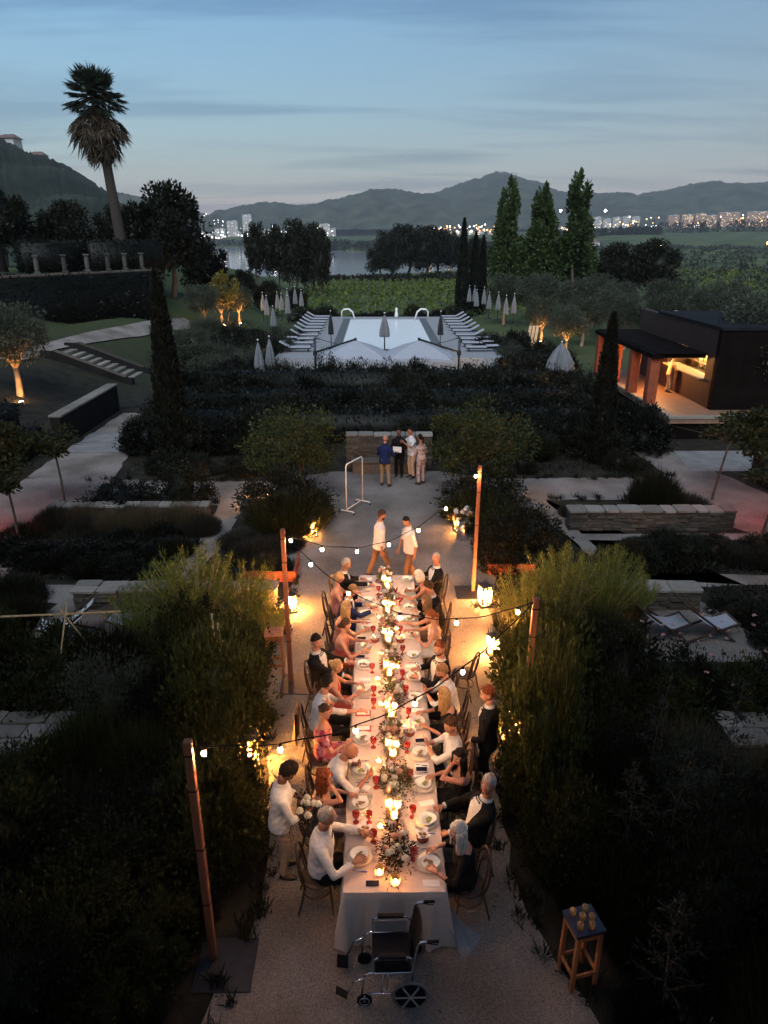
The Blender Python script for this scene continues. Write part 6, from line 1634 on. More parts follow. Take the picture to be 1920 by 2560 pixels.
# pale dry stems under the left wall
for i in range(13): put(SP_Y[0] if i % 3 else SP_L[0], 'dry_plant', -9.3 + i * .36, 18.9 + rng.uniform(-.4, .4), .6, rng.uniform(.7, 1.1), 'pale dry flower stems under the long left wall', 'plant', 'dry stems under the left wall')
for i in range(26): put(SH_H[i % 2] if i % 2 else SP_D[0], 'bed_plant', rng.uniform(-10.2, -5.2), rng.uniform(16.0, 18.4), rng.uniform(.5, .8), rng.uniform(.35, .6), 'dark low plant in the bed below the dry stems, left', 'plant', 'dark bed plants on the left')
for i in range(24): put(SH_D[i % 3] if i % 2 else SP_L[1], 'bed_plant', rng.uniform(6.2, 11.2), rng.uniform(16.3, 17.7), rng.uniform(.5, .75), rng.uniform(.35, .6), 'low leafy plant in the bed below the long right wall', 'plant', 'bed plants on the right')
for i in range(12): put(SH_D[i % 3], 'bed_plant', rng.uniform(7.6, 11.5), rng.uniform(12.0, 14.9), rng.uniform(.5, .8), rng.uniform(.35, .55), 'dark low plant in the bed right of the deckchairs', 'plant', 'bed plants beyond the deckchairs')
for i in range(12): put(SP_D[0], 'bed_plant', rng.uniform(-10.5, -7.6), rng.uniform(13.0, 15.0), rng.uniform(.5, .8), rng.uniform(.4, .7), 'dark low plant in the bed left of the squat stone wall', 'plant', 'bed plants left of the squat wall')

# ------------------------------------------------------------------ the two dense shrub masses beside the table
def pathx(y, side):
    if side < 0: return np.interp(y, [3, 5, 5.8, 6.6, 8, 9.7, 11.4, 13], [-2.3, -2.15, -1.95, -1.7, -1.7, -1.95, -2.3, -2.4])
    return np.interp(y, [3, 5, 6.1, 7.2, 8.6, 9.6, 11.5, 13], [2.7, 2.55, 2.05, 1.9, 2.0, 2.3, 2.7, 2.8])
cnt = 0
for side in (-1, 1):
    yy = 3.9
    while yy < 12.3:
        xx = abs(pathx(yy, side)) + .52
        while xx < 9.2:
            x = side * (xx + rng.uniform(-.15, .2)); y = yy + rng.uniform(-.3, .3)
            near_edge = xx < abs(pathx(yy, side)) + .9
            blocked = any(abs(x - px_) < .45 and abs(y - py_) < .7 for px_, py_ in ((-2.25, 8.7), (2.25, 9.3), (2.24, 5.3), (-1.98, 11.6), (2.2, 8.6)))
            if abs(x - 2.3) < .95 and 4.3 < y < 6.3: blocked = True
            if abs(x + 1.95) < .75 and 4.6 < y < 6.4: blocked = True
            if side > 0 and x > 4.9 and y > 11.4: blocked = True
            if side < 0 and x < -4.2 and y > 11.6: blocked = True
            if (8.6 < y < 10.0) and ((side < 0 and x < -4.6) or (side > 0 and x > 5.2)): blocked = True
            if not blocked:
                r = rng.uniform(.62, .95); h = rng.uniform(.95, 1.55) * (0.80 if near_edge else 1)
                if near_edge: r *= rng.uniform(.75, 1.0) if y > 7.2 else .75; h *= rng.uniform(.85, 1.3) if y > 7.2 else .8
                me_ = rng.choice([SH_D[0], SH_D[1], SH_D[2], SH_M[0], SH_M[1], SP_D[0], SH_H[0], SH_O[0], SP_L[1], SP_M[0], SP_Y[0] if side > 0 else SH_M[1]])
                if near_edge and y > 7.2: me_ = rng.choice([SH_M[0], SH_M[1], SH_G[0], SP_M[0]])
                wh = 'left' if side < 0 else 'right'
                put(me_, 'garden_shrub', x, y, r, h, 'dark leafy shrub in the dense planting %s of the long table' % wh, 'shrub', 'dense shrubs %s of the table' % wh)
                cnt += 1
            xx += rng.uniform(.85, 1.15)
        yy += .82
# larger lit shrubs crowding the path edge
for x, y, r, h, lab in [(-2.65, 9.75, .85, 1.9, 'tall leafy shrub lit orange from behind, left of the table'), (-2.35, 8.2, .65, 1.5, 'leafy shrub overhanging the waiter on the left'), (2.95, 10.6, .9, 1.9, 'tall leafy shrub lit from below, right of the standing man'), (2.36, 8.30, .62, 2.45, 'tall leafy shrub in front of the right wooden post'), (2.5, 7.2, .6, 1.2, 'leafy shrub beside the silver haired woman'), (-2.7, 11.3, .75, 1.35, 'leafy shrub at the foot of the left wooden post')]:
    put(SH_G[0] if y > 8.2 else SH_M[0], 'leafy_shrub', x, y, r, h, lab, 'shrub', 'leafy shrubs at the path edge')
for x, y, r, h in [(-2.75, 4.9, .55, .5), (-2.75, 5.75, .55, .6), (-2.35, 6.3, .4, .5), (3.0, 5.0, .55, .5), (3.15, 5.9, .55, .6), (2.6, 6.45, .4, .5), (-2.4, 4.2, .5, .45), (2.9, 4.2, .5, .45)]:
    put(SP_D[0], 'sedge_clump', x, y, r, h, '%s low dark grass clump at the %s gravel edge near the camera' % ({4.9: 'third', 5.75: 'second', 6.3: 'farthest', 5.0: 'third', 5.9: 'second', 6.45: 'farthest', 4.2: 'nearest'}[y], 'left' if x < 0 else 'right'), 'grass', 'low grass clumps by the camera')
# small pale blossoms scattered in the right hand bed
g = np.random.default_rng(77); n_ = 46; P_ = np.stack([g.uniform(5.0, 8.2, n_), g.uniform(9.6, 11.9, n_), g.uniform(1.0, 1.35, n_)], 1)
o = link('blossom', leafmesh('blossom', np.repeat(P_, 5, 0), unit(n_ * 5, g) * [1, 1, .3], .05, .035, 'petal_pink', 2)); stuff(o); tag(o, 'small pale pink blossoms scattered over the right hand shrubs', 'flowers')
# thin saplings in the near right corner
def sapling(x, y, h, seed, lab):
    g = np.random.default_rng(seed); t = thing('sapling', lab, 'sapling', (x, y, 0), 0, 'saplings at the near right'); c = MB()
    pts = [V(.10 * math.sin(u * 3 + seed) * u, .08 * math.cos(u * 2.4 + seed) * u, h * u) for u in np.linspace(0, 1, 9)]
    c.tube(pts, [lerp(.014, .004, i / 8) for i in range(9)], 6); P, D = [], []
    for i in range(26):
        u = .3 + .7 * i / 26; k = min(int(u * 8), 7); p = pts[k].lerp(pts[k + 1], u * 8 - k); a = i * 2.4; L_ = .42 * (1.2 - u)
        e = p + V(math.cos(a), math.sin(a), .25) * L_; c.tube([p, p.lerp(e, .5) + V(0, 0, .03), e], [.005, .004, .002], 4)
        for q in range(16):
            w_ = g.random() ** .7; P.append(p.lerp(e, w_) + V(*g.normal(size=3)) * .02); D.append((e - p).normalized() + V(*g.normal(size=3)) * .7)
    c.build('stem', 'bark', t, True); link('leaves', leafmesh('leaves', np.array(P), np.array(D), .09, .022, 'leaf_dark', seed), t)
for i, (x, y, h) in enumerate([(3.55, 6.6, 2.3), (4.5, 7.5, 2.7), (3.1, 6.9, 1.9), (5.4, 7.2, 2.5), (4.6, 5.6, 2.2), (3.0, 5.1, 1.7), (3.85, 8.0, 2.4)]):
    sapling(x, y, h, 300 + i, 'slender %s in the dark planting at the near right' % ['sapling with a pale curved stem', 'tallest pale stemmed sapling', 'short feathery sapling', 'sapling closest to the right edge', 'sapling lowest in the corner', 'small sapling beside the orange stand', 'sapling farthest back'][i])

# ------------------------------------------------------------------ hedge belt between the cross path and the pool
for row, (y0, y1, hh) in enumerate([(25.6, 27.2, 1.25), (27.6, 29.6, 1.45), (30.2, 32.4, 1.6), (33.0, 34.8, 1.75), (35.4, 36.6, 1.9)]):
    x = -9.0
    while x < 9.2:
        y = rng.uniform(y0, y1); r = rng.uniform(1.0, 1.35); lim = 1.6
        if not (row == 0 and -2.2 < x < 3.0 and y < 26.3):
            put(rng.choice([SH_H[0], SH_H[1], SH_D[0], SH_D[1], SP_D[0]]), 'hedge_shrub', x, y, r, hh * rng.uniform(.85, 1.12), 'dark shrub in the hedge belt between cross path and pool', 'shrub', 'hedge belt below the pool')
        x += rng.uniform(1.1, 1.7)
for i in range(16): put(SP_L[i % 2] if i % 2 else SH_D[i % 3], 'border_plant', rng.choice([rng.uniform(-8.6, -3.9), rng.uniform(4.0, 9.4)]), rng.uniform(23.9, 24.8), rng.uniform(.5, .8), rng.uniform(.4, .7), 'low border plant along the far side of the cross path', 'plant', 'border plants on the cross path')
for x0, x1, w_ in ((-9.5, -6.3, 'left'), (7.9, 12.5, 'right')):
    for i in range(17): put(rng.choice([SH_H[0], SH_H[1], SH_D[2], SH_O[0]]), 'pool_shrub', rng.uniform(x0, x1), rng.uniform(38.5, 62), rng.uniform(1.0, 1.6), rng.uniform(1.2, 2.0), 'dark shrub on the slope %s of the pool deck' % w_, 'shrub', 'shrubs %s of the pool' % w_)
for i in range(14): put(rng.choice([SH_H[0], SH_D[1]]), 'field_shrub', rng.uniform(-10, 10), rng.uniform(79, 84), rng.uniform(1.0, 1.7), rng.uniform(.9, 1.7), 'dark shrub at the edge of the green field behind the pool', 'shrub', 'shrubs behind the pool')
for i in range(14): put(rng.choice([SH_H[0], SH_D[1], SH_O[0]]), 'slope_shrub', rng.uniform(-14, -10.2), rng.uniform(44, 66), rng.uniform(1.0, 1.8), rng.uniform(1.0, 1.8), 'dark shrub on the slope below the lit olive trees, left', 'shrub', 'shrubs on the left slope')
for i in range(9): put(rng.choice([SH_H[0], SH_H[1]]), 'bar_shrub', rng.uniform(8.6, 10.8), rng.uniform(25.5, 34), rng.uniform(.8, 1.2), rng.uniform(1.1, 1.8), 'dark shrub below the bar deck on the right', 'shrub', 'shrubs below the bar deck')

# ------------------------------------------------------------------ hedges and ivy
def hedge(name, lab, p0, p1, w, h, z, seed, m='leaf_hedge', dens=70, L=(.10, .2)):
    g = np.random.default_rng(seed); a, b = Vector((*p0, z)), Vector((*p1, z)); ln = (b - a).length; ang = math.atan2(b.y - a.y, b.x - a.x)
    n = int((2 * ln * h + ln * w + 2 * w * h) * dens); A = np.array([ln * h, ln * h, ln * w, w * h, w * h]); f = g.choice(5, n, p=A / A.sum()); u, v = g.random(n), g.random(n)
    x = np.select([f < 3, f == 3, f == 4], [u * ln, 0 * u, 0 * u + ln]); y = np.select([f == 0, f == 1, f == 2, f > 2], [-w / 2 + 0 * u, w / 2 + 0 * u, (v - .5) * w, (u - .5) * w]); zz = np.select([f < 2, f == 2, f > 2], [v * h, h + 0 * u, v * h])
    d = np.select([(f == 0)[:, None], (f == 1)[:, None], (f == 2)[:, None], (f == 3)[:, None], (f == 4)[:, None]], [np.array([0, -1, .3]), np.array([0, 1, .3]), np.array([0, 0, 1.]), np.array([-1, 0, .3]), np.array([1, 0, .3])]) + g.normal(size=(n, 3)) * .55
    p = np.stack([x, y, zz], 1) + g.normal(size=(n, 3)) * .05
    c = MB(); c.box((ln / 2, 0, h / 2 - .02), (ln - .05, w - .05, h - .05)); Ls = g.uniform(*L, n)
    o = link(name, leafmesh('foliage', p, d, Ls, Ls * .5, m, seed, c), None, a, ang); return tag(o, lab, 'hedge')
hedge('ivy_wall', 'tall terrace wall covered in dark ivy on the left', (-29.5, 37.6), (-17.3, 57.2), .6, 4.3, 1.2, 400, dens=26, L=(.15, .32))
hedge('clipped_hedge', 'near clipped hedge block behind the stone pillars', (-25.5, 54.0), (-22.2, 57.6), 1.4, 2.1, 5.4, 401, dens=40, L=(.12, .25))
hedge('clipped_hedge', 'far clipped hedge block behind the stone pillars', (-21.8, 57.0), (-17.9, 62.0), 1.4, 2.1, 5.4, 402, dens=40, L=(.12, .25))
hedge('clipped_hedge', 'dark hedge beside the parapet wall at the left edge', (-15.2, 20.5), (-15.2, 27.4), 2.4, 1.9, 0, 403, dens=60, L=(.08, .18))
hedge('clipped_hedge', 'low dark hedge running along the left edge path', (-13.6, 13.0), (-13.6, 27.2), 1.0, 1.0, 0, 404, dens=60, L=(.08, .16))
hedge('clipped_hedge', 'dark hedge beyond the path at the right edge', (14.6, 14.0), (13.6, 23.5), 1.4, .8, 0, 405, dens=60, L=(.08, .16))

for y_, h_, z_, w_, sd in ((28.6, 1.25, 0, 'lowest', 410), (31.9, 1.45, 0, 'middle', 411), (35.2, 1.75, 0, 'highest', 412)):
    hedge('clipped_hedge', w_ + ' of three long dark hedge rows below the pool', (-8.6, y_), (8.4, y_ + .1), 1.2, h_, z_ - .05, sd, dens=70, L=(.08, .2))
# ------------------------------------------------------------------ trees
def limbs(c, base, h, r, spread, g, k=5, fork=.55, mi=0):
    top = V(g.normal() * .1 * h, g.normal() * .1 * h, h * fork)
    mid = base.lerp(base + top, .5) + V(g.normal(), g.normal(), 0) * r * .8
    c.tube([base - V(0, 0, .1), base + V(0, 0, .02), mid, base + top], [r * 1.45, r * 1.2, r * .95, r * .8], 9, mi)
    ends = []
    for i in range(k):
        a = 6.283 * i / k + g.normal() * .3; e = base + V(math.cos(a) * spread * g.uniform(.6, 1), math.sin(a) * spread * g.uniform(.6, 1), h * g.uniform(.75, 1.0))
        s_ = base + top; m1 = s_.lerp(e, .5) + V(0, 0, .1 * h) * g.uniform(-.3, .6)
        c.tube([s_ - V(0, 0, .05), m1, e], [r * .55, r * .35, r * .12], 6, mi); ends.append(e)
        for q in range(2):
            e2 = e + V(g.normal(), g.normal(), abs(g.normal())) * spread * .35; c.tube([m1, m1.lerp(e2, .6), e2], [r * .25, r * .16, r * .06], 5, mi)
    return ends
def tree(kind, seed, h, cr, crz, cz, tr, leafm, barkm, n, L, ratio, k=40, spread=.26, inner=.35, up=.2, core=0.0, fork=.5, taper=0.0):
    g = np.random.default_rng(seed); t = thing(kind, '', 'tree'); c = MB(); limbs(c, V(0, 0, 0), cz + crz * .3, tr, cr * .65, g, 6, fork); c.build('trunk', barkm, t, True)
    p, d = clumps(n, k, g, (1, 1, 1), inner, spread, -.8, up); p = p * np.array([cr, cr, crz])
    if taper: p[:, :2] *= (1 - taper * np.clip(p[:, 2:3] / crz * .5 + .35, 0, 1))
    p = p + np.array([0, 0, cz])
    Ls = g.uniform(*L, n); cc = None
    if core: cc = MB(); cc.ball((0, 0, cz), (cr * core, cr * core, crz * core), 10, 8); cc.v = [(x * (1 + g.normal() * .06), y * (1 + g.normal() * .06), z) for x, y, z in cc.v]
    link('crown', leafmesh('crown', p, d, Ls, Ls * ratio, leafm, seed, cc), t); return t
def place(proto, spots, group=None):
    for i, s_ in enumerate(spots):
        x, y, z, sc_, lab = s_[:5]; z = float(ground_z(x, y)) - .05 if z is None else z; rz = rng.uniform(0, 6.28)
        if i == 0:
            proto.location = (x, y, z); proto.rotation_euler = (0, 0, rz); proto.scale = (sc_,) * 3 if not isinstance(sc_, tuple) else sc_; proto['label'] = lab
            if group: proto['group'] = group
        else: dup(proto, (x, y, z), rz, sc_, lab, group)
# the two crowns over the lanterns
t = tree('garden_tree', 500, 2.9, 1.45, 1.05, 1.85, .07, 'leaf_garden', 'bark', 7500, (.06, .12), .5, 50, .3, .25, .2)
place(t, [(-2.65, 21.5, 0, 1.02, 'small leafy tree above the left hedge mound'), (3.2, 21.1, 0, 1.1, 'small leafy tree above the right hedge mound, lit from below')], 'small trees at the path corners')
# slim trees at the side paths
t = tree('plane_tree', 510, 2.3, 1.25, .55, 2.05, .035, 'leaf_mid', 'bark', 3600, (.09, .17), .7, 30, .36, .3, .1, 0, .85)
for ch in t.children:
    if ch.name.startswith('crown'): ch.location = (.75, 0, .1)
place(t, [(-9.65, 20.6, 0, 1.0, 'slim trunked tree at the left path, farther from us'), (-9.7, 17.7, 0, .95, 'slim trunked tree at the left picture edge'), (10.7, 21.3, 0, 1.05, 'slim trunked tree before the bar deck'), (10.2, 17.4, 0, 1.0, 'slim trunked tree at the right picture edge')], 'slim side path trees')
for o in [o for o in COL.objects if o.name.startswith('plane_tree')]: o.rotation_euler = (0, 0, 0 if o.location.x > 0 else math.pi)
# cypresses
def cypress(seed, h, r, n):
    g = np.random.default_rng(seed); t = thing('cypress', '', 'cypress'); u = g.random(n) ** .85; a = g.random(n) * 6.283
    prof = lambda q: r * np.minimum(1, q * 6 + .35) * (1 - q ** 1.8) ** .8
    rad = prof(u) * (.82 + .25 * g.random(n) + .12 * np.sin(a * 5 + u * 30)); p = np.stack([rad * np.cos(a), rad * np.sin(a), u * h], 1); d = np.stack([np.cos(a) * .5, np.sin(a) * .5, np.full(n, 1.3)], 1) + g.normal(size=(n, 3)) * .3
    c = MB(); c.lathe([(float(prof(q)) * .78, q * h) for q in np.linspace(.01, .98, 12)], 10)
    link('crown', leafmesh('crown', p, d, g.uniform(.12, .28, n), .07, 'leaf_cypress', seed, c), t)
    c = MB(); c.tube([(0, 0, -.1), (0, 0, .5)], .12, 8); c.build('trunk', 'bark', t, True); return t
place(cypress(520, 6.5, .52, 5200), [(-7.75, 26.2, 0, (1, 1, 1.02), 'tall dark cypress standing on the left before the terrace wall'), (8.15, 25.2, 0, (.85, .85, .82), 'dark cypress in front of the bar pergola'), (9.7, 85, None, (1.35, 1.35, 1.62), 'tallest of the far cypresses right behind the pool'), (11.3, 87, None, (1.2, 1.2, 1.42), 'second far cypress right behind the pool'), (12.5, 89, None, (1.1, 1.1, 1.36), 'third far cypress right behind the pool')], 'cypresses')
# olives
t = tree('olive_tree', 530, 3.6, 1.6, 1.3, 2.75, .14, 'leaf_olive', 'bark_olive', 9500, (.10, .20), .30, 70, .34, .30, .1, 0, .42)
place(t, [(-16.6, 32.9, None, 1.0, 'floodlit olive tree with a pale twisted trunk at the left edge'), (-14.6, 62, None, .9, 'nearest of three lit olive trees left of the pool'), (-14.2, 67, None, .85, 'middle of three lit olive trees left of the pool'), (-13.2, 70, None, .85, 'farthest of three lit olive trees left of the pool'), (14.8, 56.6, None, .95, 'lit round olive tree behind the bar pergola'), (14.4, 64, None, .95, 'olive tree with a lit slim trunk behind the right parasols'),
          (17.2, 31.5, 0, 1.35, 'large olive at the right edge in front of the bar wall')] +
      [(x, y, None, s_, 'grey green olive tree in the grove right of the pool') for x, y, s_ in [(13.5, 78, 1.25), (16.5, 75, 1.3), (19.5, 72, 1.2), (22.5, 69, 1.2), (17.5, 62, 1.0), (20.5, 60, 1.05), (24, 61, 1.05), (27.5, 64, 1.15), (31, 63, 1.15), (18, 82, 1.2), (23, 78, 1.25), (28, 72, 1.2), (33, 70, 1.2), (37, 66, 1.2), (35.5, 60, 1.1), (40, 72, 1.2), (21, 66, 1.05), (29, 58, 1.05)]], 'olive trees')
uplight(-16.1, 31.9, float(ground_z(-16.1, 31.9)), 'ground spotlight under the floodlit olive at the left edge', (-.28, .5, 1), 'spot_lens', .10)
for x, y, lab in [(-14.3, 60.9, 'ground spotlight under the nearest lit olive left of the pool'), (-13.9, 66.0, 'ground spotlight under the middle lit olive left of the pool'), (-12.9, 69.0, 'ground spotlight under the farthest lit olive left of the pool'), (14.6, 55.5, 'ground spotlight under the round olive behind the pergola'), (14.2, 63.0, 'ground spotlight under the slim olive behind the right parasols'), (12.6, 46, 'ground spotlight in the shrubs right of the large folded parasol'), (7.6, 44.4, 'small ground lamp at the right corner of the pool deck'), (-12.4, 63.5, 'ground spotlight below the dark tree with golden leaves')]:
    uplight(x, y, float(ground_z(x, y)) + (.55 if y < 50 else .1), lab, (-.05, .4, 1), 'spot_lens', .12)
# poplars and other big trees
t = tree('poplar_tree', 540, 17, 2.9, 7.8, 8.2, .22, 'leaf_poplar', 'bark', 9000, (.30, .6), .6, 80, .22, .2, .5, 0, .5, .78)
place(t, [(18.2, 106, None, (1, 1, 1.02), 'left one of three tall poplars behind the olive grove'), (22.6, 105, None, (1.15, 1.15, .97), 'middle one of three tall poplars behind the olive grove'), (27.2, 104, None, (1.15, 1.15, 1.06), 'right one of three tall poplars behind the olive grove')], 'tall poplars')
t = tree('dark_tree', 550, 9, 3.6, 4.0, 4.9, .25, 'leaf_dark', 'bark', 8000, (.28, .5), .6, 80, .24, .4, .1, .62)
place(t, [(-19.2, 70, None, (.92, .92, 1.12), 'big round dark tree between terrace wall and river'), (-17.4, 76, None, .62, 'dark tree in front of the big round one, left of the river')] +
      [(x, y, None, (s_, s_, sz), 'dark tall tree in the clump behind the left parasols') for x, y, s_, sz in [(-20.4, 128, .55, 1.12), (-17.2, 131, .6, 1.15), (-14.0, 128, .78, 1.36), (-11.2, 130, .8, 1.32), (-9.6, 127, .5, 1.2)]] +
      [(x, y, None, s_, 'dark tree in the wood on the near river bank') for x, y, s_ in [(5, 290, 1.9), (12, 300, 2.2), (19, 295, 2.1), (25, 305, 2.0), (1, 285, 1.4), (33, 300, 1.6), (40, 310, 1.6)]] +
      [(x, y, 5.2, s_, 'dark tree on the raised terrace behind the clipped hedges') for x, y, s_ in [(-36, 60, .7), (-31, 63, .75), (-27, 66, .62), (-23.5, 70, .6), (-20, 72, .55), (-40, 66, .9)]] +
      [(x, y, None, s_, 'dark tree standing in the plain right of the poplars') for x, y, s_ in [(38, 118, .95), (43, 116, 1.0), (34, 122, .75), (14, 108, .5)]] +
      [(x, y, None, s_, 'dark tree left of the pool beyond the lit olives') for x, y, s_ in [(-12.5, 84, .42), (-15.5, 86, .45), (-9.5, 88, .36)]], 'dark trees')
# a small tree with golden lit leaves
t = tree('golden_tree', 560, 4, 1.1, 1.7, 3.4, .10, 'leaf_yellow', 'bark', 2600, (.16, .3), .6, 24, .3, .3)
place(t, [(-13.4, 64.6, None, 1.0, 'small tree with golden lit leaves before the big dark tree')])
# fan palm with a skirt of dead fronds
pt = thing('fan_palm', 'tall fan palm with a shaggy skirt of dead fronds against the sky', 'palm', (-20.3, 60, 5.3))
c = MB(); tp_pts = [V(lerp(.3, -.5, u), 0, 12.2 * u) for u in np.linspace(0, 1, 9)]; c.tube(tp_pts, [lerp(.46, .30, i / 8) for i in range(9)], 10); c.build('trunk', 'bark_palm', pt, True)
def fronds(n, e0, e1, seed, m, zc, Lp, Lb, droop, nb=13):
    g = np.random.default_rng(seed); P, D, L_, W_ = [], [], [], []; c = MB(); top = V(-.5, 0, zc)
    for i in range(n):
        a = g.random() * 6.283; el = g.uniform(e0, e1); dr = V(math.cos(a) * math.cos(el), math.sin(a) * math.cos(el), math.sin(el)); lp = g.uniform(*Lp)
        tip = top + dr * lp - V(0, 0, droop * lp); c.tube([top, top.lerp(tip, .5) + V(0, 0, .06), tip], [.035, .028, .02], 4, 1)
        fd = (dr - V(0, 0, droop * 1.6)).normalized(); sd = fd.cross(V(0, 0, 1)); sd = sd.normalized() if sd.length > .05 else V(1, 0, 0)
        for b2 in range(nb):
            t_ = (b2 / (nb - 1) - .5) * 2.6; dd = fd * math.cos(t_) + sd * math.sin(t_); dd.z -= .25 * abs(t_) * .5
            P.append(tip); D.append(dd); L_.append(g.uniform(*Lb) * (1 - .2 * abs(t_))); W_.append(.10)
    return leafmesh('fronds', np.array(P), np.array(D), np.array(L_), np.array(W_), m, seed, c, 'palm_dead')
link('crown', fronds(150, -.55, 1.5, 571, 'leaf_palm', 12.2, (.9, 1.7), (.75, 1.15), .12, 15), pt)
link('dead_fronds', fronds(120, -1.0, .0, 572, 'palm_dead', 11.7, (.9, 1.9), (.9, 1.6), .7, 9), pt)
link('dead_fronds', fronds(90, -1.45, -.5, 573, 'palm_dead', 10.4, (.6, 1.3), (.9, 1.5), .8, 9), pt)
# second palm trunk at the picture edge
t = thing('palm_trunk', 'bare dark palm trunk at the left picture edge', 'palm', (-28.7, 56, 5.3)); c = MB(); c.tube([(.9, 0, 0), (.2, 0, 6), (-.9, 0, 14)], [.4, .36, .3], 10); c.build('trunk', 'bark_palm', t, True)
link('crown', fronds(50, -.6, 1.5, 575, 'leaf_palm', 14.0, (.8, 1.5), (.7, 1.1), .05), t)

# ------------------------------------------------------------------ vines, orchards and far woods (too many to count)
def mass(name, lab, cat, P, L, m, seed, per=40, rad=1.0, hz=1.0, ratio=.6):
    g = np.random.default_rng(seed); n = len(P); i = np.repeat(np.arange(n), per); R_ = np.broadcast_to(np.asarray(rad, float), (n,))[i]; H_ = np.broadcast_to(np.asarray(hz, float), (n,))[i]
    u = unit(n * per, g); u[:, 2] = np.abs(u[:, 2]); off = u * (.55 + .5 * g.random((n * per, 1))) * np.stack([R_, R_, H_], 1)
    p = P[i] + off; d = u + g.normal(size=u.shape) * .6; Ls = np.broadcast_to(np.asarray(L, float), (n,))[i] * g.uniform(.6, 1.3, n * per)
    o = link(name, leafmesh(name, p, d, Ls, Ls * ratio, m, seed)); stuff(o); return tag(o, lab, cat)
g = np.random.default_rng(90)
P_ = []
for y in np.arange(86, 230, 2.4):
    for x in np.arange(-9 - y * .03, 20 + y * .10, 1.5 + y * .004): P_.append((x + g.normal() * .2, y + g.normal() * .1, 0))
P_ = np.array(P_); P_[:, 2] = ground_z(P_[:, 0], P_[:, 1]); 
mass('vineyard', 'bright green vineyard on the slope behind the pool', 'vineyard', P_, .55, 'leaf_vine', 91, 6, .75, 1.0, .7)
P_ = []
for k in range(0, 52):
    y0 = 0
    for y in np.arange(150, 420, 3.4):
        x = 58 + k * 3.6 + (y - 150) * .33
        if x < y * .60: P_.append((x, y + g.normal() * .3, 0))
P_ = np.array(P_); P_[:, 2] = ground_z(P_[:, 0], P_[:, 1]); mass('vineyard', 'vineyard rows on the plain at the right', 'vineyard', P_, .9, 'leaf_vine', 92, 4, 1.1, 1.2, .7)
def scatter(n, f): 
    out = []
    while len(out) < n:
        p = f(); 
        if river_d(p[0], p[1]) < -12: out.append(p)
    a = np.array([(x, y, 0) for x, y in out]); a[:, 2] = ground_z(a[:, 0], a[:, 1]); return a
P_ = scatter(420, lambda: (lambda y: (g.uniform(.14, .58) * y, y))(g.uniform(420, 1300))); mass('orchard', 'grey green olive orchards across the far plain', 'orchard', P_, 2.2, 'leaf_olive', 93, 26, 4.2, 4.0, .8)
P_ = scatter(200, lambda: (lambda y: (g.uniform(.16, .62) * y, y))(g.uniform(130, 420))); mass('orchard', 'olive scrub on the near plain right of the poplars', 'orchard', P_, 1.1, 'leaf_olive', 94, 30, 2.4, 2.4, .7)
yy_ = g.uniform(1180, 1900, 420); P_ = np.stack([np.interp(yy_, [500, 1150, 1500, 1790, 2900], [190, 190, 130, -10, -640]) + g.uniform(5, 70, 420), yy_, 0 * yy_ - 22], 1); mass('woodland', 'dark woodland along the far river bank', 'woodland', P_, 5.5, 'leaf_dark', 95, 26, 9, 20, .8)
yy_ = g.uniform(1900, 2950, 300); P_ = np.stack([np.interp(yy_, [1150, 1500, 1790, 2900], [190, 130, -10, -640]) + g.uniform(-10, 90, 300), yy_, 0 * yy_ - 22], 1); mass('woodland', 'dark woodland on the river bend below the town', 'woodland', P_, 7, 'leaf_dark', 96, 20, 12, 20, .8)
P_ = scatter(240, lambda: (g.uniform(-.36, -.255) * (y_ := g.uniform(240, 520)), y_)); mass('woodland', 'dark trees on the left river slope', 'woodland', P_, 2.2, 'leaf_dark', 97, 26, 4, 6, .8)
P_ = scatter(170, lambda: (g.uniform(-22, 62), g.uniform(228, 300))); mass('woodland', 'scrub at the lower edge of the green field', 'woodland', P_, .9, 'leaf_dark', 98, 26, 1.6, 1.4, .8)
xx_ = g.uniform(700, 1200, 90); P_ = np.stack([xx_, 2150 + g.uniform(-20, 20, 90), ground_z(xx_, xx_ * 0 + 2150)], 1); mass('woodland', 'row of dark pointed trees on the far plain', 'woodland', P_, 7, 'leaf_cypress', 99, 26, 6, 30, .5)
xx_ = g.uniform(430, 700, 120); P_ = np.stack([xx_, 1900 + g.uniform(-40, 40, 120), ground_z(xx_, xx_ * 0 + 1900)], 1); mass('woodland', 'dark wood below the floodlit ground on the plain', 'woodland', P_, 7, 'leaf_dark', 101, 22, 9, 16, .7)
# low ground cover in the beds
def cover(n, xr, yr, seed, m): 
    g = np.random.default_rng(seed); p = np.stack([g.uniform(*xr, n), g.uniform(*yr, n), np.zeros(n)], 1); d = g.normal(size=(n, 3)) * .6; d[:, 2] = np.abs(d[:, 2]) + .4
    return p, d
P_, D_ = [], []
for xr, yr, n in (((-9, -2.6), (3.6, 11.6), 9000), ((2.9, 9), (3.6, 11.6), 9000), ((-9, -2.6), (24, 36), 5000), ((2.8, 9.5), (24, 36), 5000), ((-9.5, -5.3), (15.7, 19.4), 4500), ((6.4, 11.5), (15.9, 17.9), 3500), ((-4.0, -2.4), (14.8, 18.8), 1800), ((3.0, 4.9), (14.8, 18.8), 1800), ((7.7, 11.5), (11, 15.2), 3000), ((-10.5, -7.6), (11, 15), 3000)):
    p, d = cover(n, xr, yr, len(P_) + 600, None); P_.append(p); D_.append(d)
P_ = np.concatenate(P_); D_ = np.concatenate(D_); o = link('ground_cover', leafmesh('ground_cover', P_, D_, np.random.default_rng(3).uniform(.08, .22, len(P_)), .03, 'leaf_dark', 601)); stuff(o); tag(o, 'low leafy ground cover in the garden beds', 'ground cover')
